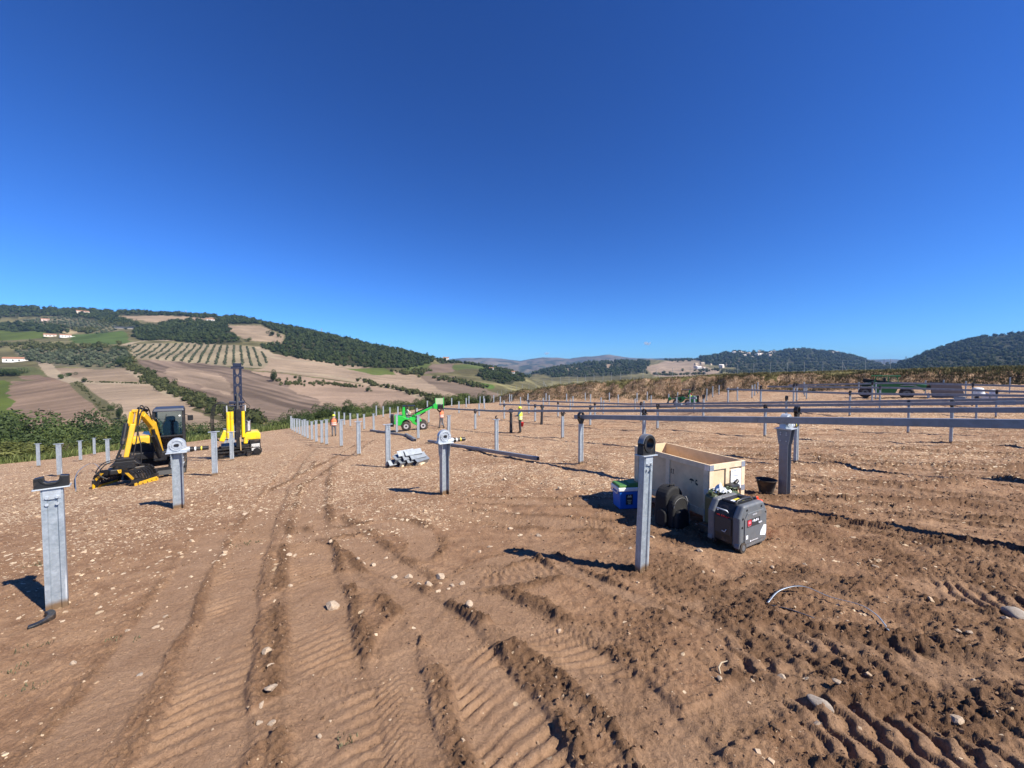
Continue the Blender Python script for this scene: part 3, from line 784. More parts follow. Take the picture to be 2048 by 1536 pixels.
PLOTS = [(p, FLOORC, None) for p, n_, s_ in WOODS_L + WOODS_R] + [
 ([(-200,770),(0,762),(14,764),(45,852),(0,865),(-200,865)], VINE, None),
 ([(16,763),(70,761),(155,767),(245,848),(40,852)], BROWN, (0.35, 1, 9, 0.25)),
 ([(38,752),(78,747),(112,754),(150,765),(62,763)], (0.225, 0.155, 0.11), (0.35, 1, 9, 0.2)),
 ([(155,768),(300,769),(380,812),(470,872),(455,885),(248,850)], TAN, (1, 0.4, 8, 0.18)),
 ([(92,736),(180,738),(252,736),(282,765),(150,763),(112,752)], (0.30, 0.225, 0.155), (1, 0.3, 8, 0.18)),
 ([(268,719),(330,722),(440,731),(505,742),(560,765),(610,790),(665,815),(690,830),(640,860),(470,860),(400,800),(330,765)], DARKB, (0.8, -0.5, 6, 0.5)),
 ([(330,735),(400,738),(450,757),(470,790),(400,780),(340,755)], (0.31, 0.23, 0.165), (0.8, -0.5, 6, 0.35)),
 ([(254,690),(282,688),(370,685),(450,690),(515,694),(536,714),(536,738),(440,731),(330,722),(268,718)], PALE, None),
 ([(536,706),(640,722),(760,738),(880,758),(960,788),(905,805),(800,778),(700,762),(560,745),(505,740),(536,736)], TAN, (1, 0.15, 7, 0.15)),
 ([(505,742),(560,747),(700,764),(800,780),(890,806),(850,830),(700,845),(665,815),(610,790),(560,765)], PINK, (1, 0.2, 8, 0.15)),
 ([(690,738),(765,735),(792,749),(745,750)], (0.12, 0.15, 0.04), None),
 ([(812,731),(862,727),(842,746),(802,747)], (0.09, 0.115, 0.035), (0.3, 1, 8, 0.3)),
 ([(864,728),(908,727),(906,743),(845,748)], DARKB, (1, 0.3, 9, 0.15)),
 ([(905,731),(960,729),(975,738),(910,741)], (0.10, 0.125, 0.04), None),
 ([(840,752),(905,752),(1000,788),(975,805),(885,782)], (0.20, 0.15, 0.11), (1, 0.3, 9, 0.2)),
 ([(925,760),(985,770),(992,779),(935,770)], (0.085, 0.14, 0.03), None),
 ([(445,652),(520,651),(568,672),(566,686),(500,682),(462,662)], (0.31, 0.235, 0.16), (1, 0.2, 9, 0.12)),
 ([(245,631),(340,632),(430,634),(425,642),(330,645),(270,640)], (0.34, 0.255, 0.17), None),
 ([(30,642),(120,633),(230,645),(282,656),(200,668),(100,651)], OLG, None),
 ([(-200,655),(0,660),(92,666),(92,677),(0,681),(-200,682)], VINE, None),
 ([(148,670),(250,661),(264,686),(190,692),(140,683)], (0.08, 0.12, 0.032), None),
 ([(120,661),(180,656),(152,668),(135,668)], (0.44, 0.35, 0.2), None),
 ([(20,700),(250,700),(262,736),(200,739),(100,731),(40,721)], (0.16, 0.145, 0.09), None),
 ([(0,735),(60,733),(95,748),(40,752),(0,750)], (0.115, 0.125, 0.05), None),
 ([(1290,735),(1330,722),(1400,728),(1440,742),(1400,756),(1310,752)], TAN, (1, 0.6, 20, 0.15)),
 ([(1350,718),(1400,720),(1400,728),(1340,724)], (0.28, 0.22, 0.15), None),
 ([(1125,738),(1150,732),(1165,735),(1135,742)], PALE, None),
 ([(1178,740),(1220,728),(1228,731),(1185,743)], TAN, None),
 ([(1440,727),(1480,718),(1490,724),(1450,731)], (0.27, 0.21, 0.14), None),
]
for pts, c, fur in PLOTS:
    poly = plot_world(pts)
    pa = np.array(poly)
    jx = X2 + fbm(X2 * 0.05, Y2 * 0.05, 2, 111) * 3.0; jy = Y2 + fbm(X2 * 0.05, Y2 * 0.05, 2, 112) * 5.0
    m = inside_poly(poly, jx, jy)
    if not m.any(): continue
    v = 0.80 + 0.40 * vnoise(X2[m] * 0.03, Y2[m] * 0.03, 113)
    if fur:
        dx, dy, per, am = fur
        L = math.hypot(dx, dy)
        q = (X2[m] * (-dy) + Y2[m] * dx) / L / per + 1.5 * vnoise(X2[m] * 0.02, Y2[m] * 0.02, 115)
        v = v * (1 + am * (vnoise(q * 2.0, (X2[m] * dx + Y2[m] * dy) / L / 60.0, 114) - 0.5) * 2)
    colr[m] = np.array(c)[None, :] * v[:, None]
# unpaved lanes
for pts, wd in (([(88,724),(98,738),(112,752),(150,764),(185,766),(300,768)], 2.2), ([(150,765),(200,805),(245,846)], 1.6), ([(260,742),(300,764),(345,790),(420,812),(500,842)], 1.8), ([(560,742),(660,752),(800,778),(905,806)], 2.0), ([(252,690),(285,682),(345,681)], 2.5), ([(520,695),(540,712),(560,718),(700,735)], 3.0)):
    P = [H(*p) for p in pts]
    best = np.full(len(X2), 1e9)
    for i in range(len(P) - 1):
        a, b = P[i], P[i + 1]; d = Vector((b.x - a.x, b.y - a.y)); L = d.length; d /= L
        s = np.clip((X2 - a.x) * d.x + (Y2 - a.y) * d.y, 0, L)
        best = np.minimum(best, np.hypot(X2 - a.x - s * d.x, Y2 - a.y - s * d.y))
    m = best < wd + 0.004 * Y2
    colr[m] = np.array((0.36, 0.29, 0.2)) if wd > 1.7 else np.array((0.13, 0.12, 0.06))
plot = np.concatenate([colr, np.ones((len(X2), 1))], 1)
me = np_mesh("hillside", np.stack([X2, Y2, Z2], 1), grid_quads(nr2, nc2), LAND, True, {"plot": ('FLOAT_COLOR', plot)})
hills = bpy.data.objects.new("hills", me); link(hills)
tag(hills, "rolling farmland hills with ploughed fields and woods", None, None, "structure")

# far mountain range beyond the valley
mp = [(300,726),(700,722),(900,718),(930,716),(960,715),(1000,717),(1040,722),(1058,718),(1085,714),(1110,715),(1140,717),(1165,713),(1195,711),(1217,709),(1235,712),(1262,716),(1300,717),(1360,716),(1420,717),(1500,716),(1700,719),(2100,716),(2500,720)]
nm, rm = 420, 46
xs = np.linspace(300, 2500, nm); crest = np.interp(xs, [p[0] for p in mp], [p[1] for p in mp])
rr = np.linspace(0, 1, rm)
V = []
for j in range(rm):
    Yd = 2900 + (5600 - 2900) * rr[j]
    el_base = (740 - 748) / FPX; el_top = (740 - crest) / FPX
    prof = np.clip(rr[j] / 0.82, 0, 1) ** 0.85
    el = el_base + (el_top - el_base) * prof
    if rr[j] > 0.82: el = el_top - (rr[j] - 0.82) * 0.12
    X = (xs - 1024) / FPX * Yd
    ridg = 1 - np.abs(fbm(X * 0.0026, np.full(nm, Yd) * 0.0026, 5, 130))
    z = EYE + el * Yd + (ridg - 0.85) * 150 * math.sin(math.pi * min(1, rr[j] / 0.85)) - 40 * (rr[j] == 0)
    V.append(np.stack([X, np.full(nm, Yd), z], 1))
V = np.concatenate(V)
mc = np.stack([0.09 + 0.11 * vnoise(V[:, 0] * 0.007, V[:, 1] * 0.007, 131), 0.075 + 0.09 * vnoise(V[:, 0] * 0.007, V[:, 1] * 0.007, 131), 0.05 + 0.055 * vnoise(V[:, 0] * 0.007, V[:, 1] * 0.007, 131), np.ones(len(V))], 1)
wood = (vnoise(V[:, 0] * 0.009, V[:, 1] * 0.006, 133) * 0.6 + 0.4 * vnoise(V[:, 0] * 0.03, V[:, 1] * 0.02, 134)) > 0.52
mc[wood, :3] = (0.05, 0.06, 0.03)
V_MIN, V_MAX = V[:, 2].min(), V[:, 2].max()
me = np_mesh("mountains", V, grid_quads(rm, nm), LAND, True, {"plot": ('FLOAT_COLOR', mc)})
o = bpy.data.objects.new("mountains", me); link(o); tag(o, "distant blue mountain range across the valley", None, None, "structure")

def lettering(name, text, size, m, parent, loc, axis_x, axis_z, depth=0.002):
    """raised lettering as a mesh part."""
    cu = bpy.data.curves.new('lettering', 'FONT'); cu.body = text; cu.size = size; cu.extrude = depth; cu.align_x = 'CENTER'; cu.align_y = 'CENTER'
    t = bpy.data.objects.new('lettering_tmp', cu); COL.objects.link(t)
    dg = bpy.context.evaluated_depsgraph_get(); dg.update()
    me = bpy.data.meshes.new_from_object(t.evaluated_get(dg)); bpy.data.objects.remove(t)
    ax, az = Vector(axis_x).normalized(), Vector(axis_z).normalized(); ay = az.cross(ax)
    me.transform(Matrix.Translation(Vector(loc)) @ Matrix((ax, az, ax.cross(az))).transposed().to_4x4())
    me.materials.clear(); me.materials.append(m)
    o = bpy.data.objects.new(name, me); link(o, parent); return o

# ------------------------------------------------------------------ piles, bearings, drives and torque tubes
RZ = math.radians(34.2)                      # rows run along local y
DV = Vector((-math.sin(RZ), math.cos(RZ), 0)); UV = Vector((math.cos(RZ), math.sin(RZ), 0))
ROW = {-4: -19.8, -3: -13.0, -2: -8.2, -1: -1.5, 0: 4.42, 1: 10.4, 2: 17.2, 3: 25.9, 4: 32.3, 5: 38.4, 6: 44.4, 7: 50.4, 8: 56.4, 9: 62.4, 10: 68.4}
TH = 1.52                                    # torque tube axis above ground
SIG = [(-0.052, 0.068), (-0.072, 0.068), (-0.072, 0), (-0.040, 0), (-0.031, 0.014), (0.031, 0.014), (0.040, 0), (0.072, 0), (0.072, 0.068), (0.052, 0.068)]

def pile_bar(h, below=0.25):
    return MB().strip(SIG, 0.006, -below, h)

def bolts(mb, pts, r=0.011, d=0.014, axis=(0, -1, 0)):
    for p in pts:
        a = Vector(p); mb.cyl(a, a + Vector(axis) * d, r, r * 0.9, 6)
    return mb

def saddle_plate(root, z, w=0.255):
    MB().box((0, 0.035, z), (w, 0.13, 0.012)).build('head_plate', CASTM, root, 0.003)
    b = MB().box((0, -0.006, z - 0.06), (0.125, 0.006, 0.11)).build('bracket', CASTM, root, 0.002)
    k = MB(); bolts(k, [(x, -0.009, z - q) for x in (-0.035, 0.035) for q in (0.095, 0.165)], 0.016, 0.012); k.build('bolt', CASTM, root)["kind"] = "stuff"

def half_housing(root, z):
    """lower bearing half: black block with a round seat and two ears."""
    out = [(-0.118, 0.0), (0.118, 0.0), (0.118, 0.105), (0.056, 0.115), (0.050, 0.066), (0.03, 0.054), (-0.03, 0.054), (-0.050, 0.066), (-0.056, 0.115), (-0.118, 0.105)]
    MB().ring((0, -0.012, z + 0.115), (0, 1, 0), 0.084, 0.074, 0.012, 16, math.pi + 0.25, 2 * math.pi - 0.25).build('bearing_lip', BLACKP, root)
    return MB().prism(out, ((0, 0.035, z), (1, 0, 0), (0, 0, 1), (0, 1, 0)), 0.085).build('bearing_housing', BLACKP, root, 0.005)

def full_bearing(root, z, strap=True):
    """closed bearing: housing, round bush with a square bore, steel strap over the top."""
    zc = z + 0.125
    MB().ring((0, 0.035, zc), (0, 1, 0), 0.100, 0.066, 0.10, 28).build('bush', BLACKP, root, 0.004)
    out = [(-0.112, 0), (0.112, 0), (0.112, 0.10)] + [(0.102 * math.cos(-a), 0.125 + 0.102 * math.sin(-a)) for a in np.linspace(0.15, math.pi - 0.15, 12)] + [(-0.112, 0.10)]
    MB().prism(out, ((0, 0.035, z), (1, 0, 0), (0, 0, 1), (0, 1, 0)), 0.08).build('bearing_housing', BLACKP, root, 0.004)
    MB().ring((0, 0.035, zc), (0, 1, 0), 0.108, 0.1005, 0.07, 20, 0.05, math.pi - 0.05).build('strap', TUBE, root)

def tube_clamp(root, z, dark=True):
    """bearing closed round the tube, with its V-shaped bracket."""
    zc = z + 0.095
    MB().ring((0, 0.035, zc), (0, 1, 0), 0.115, 0.088, 0.10, 16).build('bearing', BLACKP, root, 0.004)
    MB().prism([(-0.045, -0.16), (0.045, -0.16), (0.13, 0.0), (-0.13, 0.0)], ((0, 0.035, z), (1, 0, 0), (0, 0, 1), (0, 1, 0)), 0.075).build('bracket', BLACKP, root, 0.004)
    MB().cyl((0.10, 0.0, z + 0.03), (0.17, -0.02, z - 0.02), 0.018, 0.018, 8).build('locking_bolt', BLACKP, root)

DARKGALV = mat('shaded_galvanised_steel', (0.19, 0.21, 0.245), 0.5, 0.35, 0.15, 6, 0.1, 40)  # darker copy of the galvanised steel; the post's shade is put into the colour
def drive_post(label, loc, h, motor=True, tube=False, STEEL=None):
    STEEL = STEEL or GALV
    """H-section post carrying a slewing drive."""
    r = thing('drive_pile', label, 'pile', loc, RZ, 'piles with slewing drives')
    a, b, t = 0.080, 0.075, 0.008
    p = MB(); zb, zt = -0.3, h
    for s in (-1, 1): p.box((s * a, 0, (zb + zt) / 2), (t, 2 * b, zt - zb))
    p.box((0, 0, (zb + zt) / 2), (2 * a - t, t, zt - zb)); p.build('h_section', STEEL, r)
    br = MB()
    for s in (-1, 1):
        br.prism([(-b - 0.01, -0.30), (b + 0.01, -0.30), (0.13, 0.0), (-0.13, 0.0)], ((s * (a + 0.010), 0, h), (0, 1, 0), (0, 0, 1), (1, 0, 0)), 0.008)
    br.build('flared_bracket', STEEL, r)
    k = MB()
    for s in (-1, 1): bolts(k, [(s * (a + 0.015), y, h - z) for y in (-0.05, 0.05) for z in (0.07, 0.11, 0.23)], 0.012, 0.014, (s, 0, 0))
    k.build('bolt', CASTM, r)["kind"] = "stuff"
    MB().box((0, 0, h + 0.008), (0.34, 0.28, 0.016)).build('top_plate', CASTM, r, 0.003)
    zc = h + 0.155
    body = MB(); body.cyl((0, -0.055, zc), (0, 0.055, zc), 0.145, 0.145, 32)
    body.prism([(-0.17, -0.139), (0.17, -0.139), (0.135, 0.02), (-0.135, 0.02)], ((0, 0, zc), (1, 0, 0), (0, 0, 1), (0, 1, 0)), 0.105)
    body.cyl((-0.02, 0.0, zc - 0.115), (0.21, 0.0, zc - 0.115), 0.062, 0.062, 16)
    body.build('slew_housing', CASTM, r, 0.006)
    rg = MB()
    for s in (-1, 1): rg.ring((0, s * 0.062, zc), (0, 1, 0), 0.118, 0.088, 0.016, 28)
    rg.build('slew_ring', CASTM, r, 0.002)
    MB().cyl((0, -0.066, zc), (0, 0.066, zc), 0.078, 0.078, 24).build('rotor', CASTM, r)
    MB().prism([(-0.035, -0.02), (0.03, -0.03), (0.045, 0.015), (0.015, 0.035), (-0.03, 0.03), (-0.045, 0.01)], ((0, -0.072, zc), (1, 0, 0), (0, 0, 1), (0, 1, 0)), 0.012).build('dark_bore', BLACKP, r)  # black plate painted in for the shade inside the bore hole
    kk = MB(); bolts(kk, [(0.103 * math.cos(q), -0.07, zc + 0.103 * math.sin(q)) for q in np.linspace(0, 2 * math.pi, 13)[:-1]], 0.008, 0.01); kk.build('ring_bolt', CASTM, r)["kind"] = "stuff"
    if motor:
        m = MB().cyl((0.20, 0, zc - 0.115), (0.26, 0, zc - 0.115), 0.056, 0.056, 16).cyl((0.26, 0, zc - 0.115), (0.52, 0, zc - 0.115), 0.044, 0.044, 16).build('motor', BLACKP, r, 0.003)
        MB().cyl((0.285, 0, zc - 0.115), (0.312, 0, zc - 0.115), 0.0455, 0.0455, 16).build('white_label', WHITE, m)
        MB().cyl((0.39, 0, zc - 0.115), (0.412, 0, zc - 0.115), 0.0455, 0.0455, 16).build('yellow_label', mat('yellow_sticker', (0.75, 0.62, 0.05), 0.5), m)
    return r

def foot(px, py):
    g = on(px, py); return g

# --- near piles, each with its own head
g = foot(114, 1220)
r = thing('pile', 'wide galvanised pile with an open black bearing saddle, nearest on the left', 'pile', g, RZ + 0.16, 'near piles')
pile_bar(1.26).build('pile_bar', GALV, r); saddle_plate(r, 1.27); half_housing(r, 1.276)
LEFTPILE = g
g = foot(1288, 1150)
r = thing('pile', 'leaning galvanised pile with a closed black ring bearing, in front of the crate', 'pile', g, RZ, 'near piles', (0.0, 0.045))
pile_bar(1.33).build('pile_bar', GALV, r); saddle_plate(r, 1.335, 0.25); full_bearing(r, 1.342)
drive_post('pile with pale round slewing drive and black motor, in front of the excavator', foot(358, 1017), 1.18)
drive_post('pile with round slewing drive standing in the middle of the site', foot(889, 988), 1.16)
drive_post('dark pile whose slewing drive carries the nearest torque tube, by the bucket', foot(1568, 992), 1.34, STEEL=DARKGALV)

def plain_pile(label, loc, h, head=True, group='near piles', tilt=None):
    r = thing('pile', label, 'pile', loc, RZ, group, tilt)
    pile_bar(h).build('pile_bar', GALV, r)
    if head:
        MB().box((0, 0.035, h + 0.006), (0.30, 0.11, 0.012)).build('head_plate', CASTM, r)
        k = MB(); bolts(k, [(x, -0.004, h - q) for x in (-0.03, 0.03) for q in (0.06, 0.13)], 0.013, 0.01); k.build('bolt', CASTM, r)["kind"] = "stuff"
    return r

NEAR = [  # foot pixel, height, label
 (430, 952, 1.42, 'bare pile with a flat head plate, between excavator and pile driver'),
 (464, 922, 1.30, 'bare pile directly in front of the pile driver'),
 (119, 952, 1.42, 'bare pile standing left of the grapple, largest of those at the far left'),
 (777, 936, 1.42, 'bare pile beside the heap of steel profiles'),
 (718, 912, 1.42, 'bare pile left of the steel heap, casting a long shadow'),
 (683, 895, 1.45, 'bare pile second in line behind the steel heap'),
 (216, 929, 1.40, 'bare pile rising just behind the grapple'),
 (77, 934, 1.45, 'bare pile near the left border, in front of the thicket'),
 (161, 922, 1.40, 'lone bare pile on the stony edge left of the excavator'),
 (794, 866, 1.45, 'bare pile in front of the rear wheel of the bright green loader'),
 (837, 878, 1.48, 'bare pile in front of the front wheel of the bright green loader'),
]
for px, py, h, lab in NEAR: plain_pile(lab, foot(px, py), h)

def clamped_pile(label, px, py, group=None):
    r = thing('pile', label, 'pile', foot(px, py), RZ, group or 'piles under the torque tubes')
    pile_bar(TH - 0.26).build('pile_bar', GALV, r); tube_clamp(r, TH - 0.10); return r

clamped_pile('pile holding up the left end of the nearest torque tube', 1163, 931)
g = foot(994, 904)
r = plain_pile('bare pile with a small black clamp on top, right of the middle drive pile', g, 1.38)
MB().ring((0.02, 0.035, 1.47), (0, 1, 0), 0.075, 0.05, 0.07, 14, -2.2, 1.6).build('half_bearing', BLACKP, r)
for px, py, lab in ((951, 860, 'pile under the second tube, between the two small workers groups left of the lime-vested worker'), (1126, 876, 'pile under the second tube, right of the worker with the red bucket'), (1289, 893, 'pile under the second tube, rising behind the crate pile'), (1594, 930, 'pile under the second tube hidden behind the big dark drive pile'),
                    (1181, 852, 'pile under the third tube, right of the leaning black-wrapped pile'), (1316, 859, 'pile under the third tube, below the far green loader'), (1531, 872, 'pile under the third tube, left of the dark drive pile'), (1904, 888, 'nearest pile under the third tube, at the right')):
    clamped_pile(lab, px, py)
# two piles with dark wrapped motor posts
DARKG = mat("dark_wrapped_steel", (0.02, 0.02, 0.025), 0.6, 0.1, 0.3, 9)
for px, py, lab in ((1022, 865, 'dark drive pile that the lime-vested worker is touching'), (1083, 850, 'dark wrapped drive pile leaning under the third tube')):
    g = foot(px, py)
    r = thing('drive_pile', lab, 'pile', g, RZ, 'dark drive piles under tubes', (0, 0.05 if px > 1050 else 0))
    MB().box((0, 0, 0.62), (0.17, 0.15, 1.44), taper=(0.85, 0.85)).build('h_section', DARKG, r, 0.01)
    MB().cyl((0, -0.07, TH), (0, 0.07, TH), 0.155, 0.155, 20).build('slew_housing', DARKG, r, 0.01)
    MB().cyl((-0.06, -0.05, TH - 0.12), (-0.06, -0.05, TH - 0.42), 0.06, 0.06, 12).build('motor', BLACKP, r)

def tube_row(k, y0, y1, label, sleeves=(), size=0.125, trunc=None):
    """square torque tube of a row between two depths, laid along the ground's fall."""
    c = ROW[k]
    P = []
    n = max(3, int((y1 - y0) / 3) + 1)
    for Y in np.linspace(y1, y0, n):
        X = c - 0.68 * Y; P.append(Vector((X, Y, float(height(np.array([X]), np.array([Y]))[0]) + TH)))
    r = thing('torque_tube', label, 'steel tube', P[0], 0, 'square torque tubes on the piles')
    # straight lengths of about nine metres joined by sleeves
    L = [0, len(P) // 3, 2 * len(P) // 3, len(P) - 1]
    for i in range(3):
        a, b = P[L[i]] - P[0], P[L[i + 1]] - P[0]
        if (b - a).length < 0.5: continue
        MB().beam(a, b, size, size).build('tube_length', TUBE, r, 0.006)
    for s in sleeves:
        q = P[0].lerp(P[-1], s) ; i = int(s * (len(P) - 1)); f = s * (len(P) - 1) - i
        q = P[i].lerp(P[min(i + 1, len(P) - 1)], f) - P[0]
        d = (P[-1] - P[0]).normalized()
        MB().beam(q - d * 0.2, q + d * 0.2, size + 0.016, size + 0.016).build('sleeve', GALVC, r, 0.004)
    return P

TUBES = {}
TUBES[1] = tube_row(1, 3.4, 12.3, 'nearest long square torque tube, crossing the right side behind the crate')
TUBES[2] = tube_row(2, 5.5, 36.5, 'second torque tube, its far end lifted by the bright green loader', (0.32,))
TUBES[3] = tube_row(3, 9.5, 40.0, 'third torque tube from the front, passing over the black-wrapped pile', (0.55, 0.88))
TUBES[4] = tube_row(4, 11.0, 45.0, 'fourth torque tube from the front, starting above the red bucket', (0.5, 0.97))
TUBES[5] = tube_row(5, 14.0, 31.0, 'fifth torque tube, passing in front of the wheels of the dark green telehandler', (0.6,))
TUBES[6] = tube_row(6, 17.0, 33.0, 'sixth torque tube, passing in front of the body of the dark green telehandler', (0.7, 0.95))
TUBES[7] = tube_row(7, 21.0, 36.0, 'seventh and farthest torque tube at the right', (0.6,))

# --- far piles: one mesh each, shared
far_mb = pile_bar(1.45); far_mb.box((0, 0.035, 1.456), (0.26, 0.10, 0.014)); FARPILE = far_mb.mesh('bare_pile', GALV)
cl = pile_bar(1.36); CLPILE = cl.mesh('bare_pile_clamp', GALV)
def far_pile(x, y, clamp=False):
    z = gz(x, y)
    o = bpy.data.objects.new('bare_pile', FARPILE); link(o); o.location = (x, y, z); o.rotation_euler = (random.uniform(-.012, .012), random.uniform(-.012, .012), RZ)
    o.scale = (1, 1, random.uniform(0.96, 1.05))
    return o
used = [foot(px, py) for px, py, *_ in NEAR]
nfar = 0; per_row = {}; ORD = ['first', 'second', 'third', 'fourth', 'fifth', 'sixth', 'seventh', 'eighth', 'ninth', 'tenth']
def pix(x, y, z):
    d = Vector((x, y, z - EYE)); ca, sa = math.cos(PITCH), math.sin(PITCH)
    dep = d.y * ca - d.z * sa; up = d.y * sa + d.z * ca
    return 1024 + d.x / dep * FPX, 768 - up / dep * FPX
for k, c in ROW.items():
    if k <= -1: ys = np.arange({-1: 22.5, -2: 26.0, -3: 31.5, -4: 24.0}[k], 46, 3.2)
    elif k == 0: ys = np.arange(22.4, 66, 1.9)
    elif k == 1: ys = np.arange(20.2, 66, 2.5)
    elif k == 2: ys = np.arange(34.5, 72, 2.6)
    else: ys = np.arange({3: 35.0, 4: 14.5, 5: 16.0, 6: 18.5, 7: 22.5}.get(k, 26.0), 76, 4.3)
    for Y in ys[::-1]:
        X = c - 0.68 * Y + random.uniform(-.06, .06)
        px_ = 1024 + X / Y * FPX
        if px_ < -40 or px_ > 2090: continue
        if X < np.interp(Y, EDGE_Y, EDGE_X) + 0.5: continue
        if px_ > 970 and Y > np.interp(px_, BK_PX, BK_Y) - 1.5: continue
        if any((Vector((X, Y)) - Vector((u.x, u.y))).length < 2.0 for u in used): continue
        under = k in TUBES and TUBES[k][-1].y < Y < TUBES[k][0].y
        if k in (1,) and px_ > 760 and px_ < 850: continue
        side = 'far left slope' if px_ < 560 else None
        if under:
            per_row[k] = per_row.get(k, 0) + 1
            r = thing('clamped_pile', '%s pile from the left under the %s torque tube' % (ORD[per_row[k] - 1], ORD[k - 1]), 'pile', (X, Y, gz(X, Y)), RZ, 'slim piles under the far torque tubes')
            o = bpy.data.objects.new('pile_bar', CLPILE); link(o, r)
            mb = MB(); mb.ring((0, 0.035, TH), (0, 1, 0), 0.12, 0.09, 0.10, 12); mb.prism([(-0.045, -0.16), (0.045, -0.16), (0.13, 0.0), (-0.13, 0.0)], ((0, 0.035, TH - 0.095), (1, 0, 0), (0, 0, 1), (0, 1, 0)), 0.075); mb.build('bearing', BLACKP, r)
        else:
            o = far_pile(X, Y)
            if px_ < 560: tag(o, 'bare steel pile on the slope behind the excavator and the pile driver', 'pile', 'bare piles behind the yellow machines')
            elif px_ < 980: tag(o, 'bare steel pile in the dense far rows around the bright green loader', 'pile', 'bare piles in the far middle rows')
            else: tag(o, 'thin bare steel pile standing in front of the earth bank', 'pile', 'bare piles before the earth bank')
        nfar += 1
print('far piles', nfar)

# ------------------------------------------------------------------ things lying about in the foreground
# crate ------------------------------------------------------------
def mark(mb_pts, name, m, parent): return mb_pts.build(name, m, parent)
cn = on(1417, 1056); CRZ = math.atan2(0.40, 0.92)
cz = cn.z + 0.02
CL, CW, CH = 0.80, 1.66, 0.93
cr = thing('wooden_crate', 'large open plywood crate with pine battens and a white label sheet', 'crate', (cn.x, cn.y, cz - 0.02), CRZ)
# local: x along the short lit end (0..CL), y going back along the long shaded side (0..CW)
b0 = 0.13
for y in (0.06, CW / 2, CW - 0.06): MB().box((CL / 2, y, 0.055), (CL, 0.09, 0.11)).build('skid', BATTEN, cr, 0.004)
MB().box((CL / 2, CW / 2, b0 - 0.01), (CL, CW, 0.018)).build('floor_board', PLY, cr)
t = 0.012; hh = CH - b0
for nm, c, s in (('end_panel', (CL / 2, 0.024, b0 + hh / 2), (CL - 0.04, t, hh)), ('end_panel', (CL / 2, CW - 0.024, b0 + hh / 2), (CL - 0.04, t, hh)), ('side_panel', (0.024, CW / 2, b0 + hh / 2), (t, CW - 0.06, hh)), ('side_panel', (CL - 0.024, CW / 2, b0 + hh / 2), (t, CW - 0.06, hh))):
    MB().box(c, s).build(nm, PLY, cr)
bt, bw = 0.020, 0.085
for x0 in (bw / 2, CL / 2, CL - bw / 2):
    for y in (0.008, CW - 0.008): MB().box((x0, y, b0 + hh / 2), (bw - 0.002, bt, hh - 2 * bw - 0.002)).build('batten', BATTEN, cr, 0.003)
for z in (b0 + bw / 2, CH - bw / 2):
    for y in (0.008, CW - 0.008): MB().box((CL / 2, y, z), (CL, bt + 0.002, bw)).build('batten', BATTEN, cr, 0.003)
    for x in (0.008, CL - 0.008): MB().box((x, CW / 2, z), (bt + 0.002, CW - 0.04, bw)).build('batten', BATTEN, cr, 0.003)
for y0 in (bw / 2 + 0.022, CW / 2, CW - bw / 2 - 0.022):
    for x in (0.008, CL - 0.008): MB().box((x, y0, b0 + hh / 2), (bt, bw, hh - 2 * bw - 0.002)).build('batten', BATTEN, cr, 0.003)
TIN = mat("tinplate", (0.52, 0.58, 0.68), 0.35, 0.7, 0.15, 30)
for z in (CH - 0.05, 0.50, b0 + 0.05):
    for x in (0.045, CL - 0.045):
        MB().box((x, -0.0045, z), (0.085, 0.003, 0.085)).build('corner_plate', TIN, cr)
    MB().box((-0.0045, 0.045, z), (0.003, 0.085, 0.085)).build('corner_plate', TIN, cr)
PAPER = mat("paper", (0.75, 0.78, 0.82), 0.7, 0, 0.05, 20); INK = mat("black_ink", (0.02, 0.02, 0.02), 0.7); GREYINK = mat("grey_ink", (0.30, 0.33, 0.38), 0.8)
lab = MB().box((CL * 0.73, -0.0065, CH - 0.27), (0.235, 0.002, 0.32)).build('label_sheet', PAPER, cr)
tx = MB()
for i in range(11):
    w = 0.10 + 0.09 * ((i * 37) % 7) / 7
    tx.box((CL * 0.73 - 0.10 + w / 2, -0.0082, CH - 0.14 - i * 0.026), (w, 0.001, 0.006 if i % 3 else 0.011))
tx.build('printed_lines', GREYINK, lab)["kind"] = "stuff"
# handling marks on the shaded side: umbrella, sling, arrows, glass
mk = MB(); fx = -0.0045
def onside(y, z): return (0.0165, y, z)
um = [(0.045 * math.cos(a), 0.036 * math.sin(a)) for a in np.linspace(0, math.pi, 9)]
mk.prism(um, (onside(0.34, 0.60), (0, 1, 0), (0, 0, 1), (1, 0, 0)), 0.003); mk.box(onside(0.34, 0.585), (0.003, 0.006, 0.05))
mk.box(onside(0.25, 0.625), (0.003, 0.03, 0.025)); mk.box(onside(0.245, 0.57), (0.003, 0.045, 0.03), (0.5, 0, 0)); mk.box(onside(0.27, 0.60), (0.003, 0.012, 0.02))
mk.build('handling_mark', INK, cr)["kind"] = "stuff"
ar = MB()
for y in (0.72, 0.76): ar.box(onside(y, 0.655), (0.003, 0.008, 0.055)); ar.prism([(-0.014, 0), (0.014, 0), (0, 0.02)], (onside(y, 0.683), (0, 1, 0), (0, 0, 1), (1, 0, 0)), 0.003)
ar.box(onside(0.74, 0.625), (0.003, 0.07, 0.006))
ar.prism([(-0.02, 0), (0.02, 0), (0.012, -0.04), (-0.012, -0.04)], (onside(0.86, 0.69), (0, 1, 0), (0, 0, 1), (1, 0, 0)), 0.003)
ar.build('arrow_mark', INK, cr)["kind"] = "stuff"

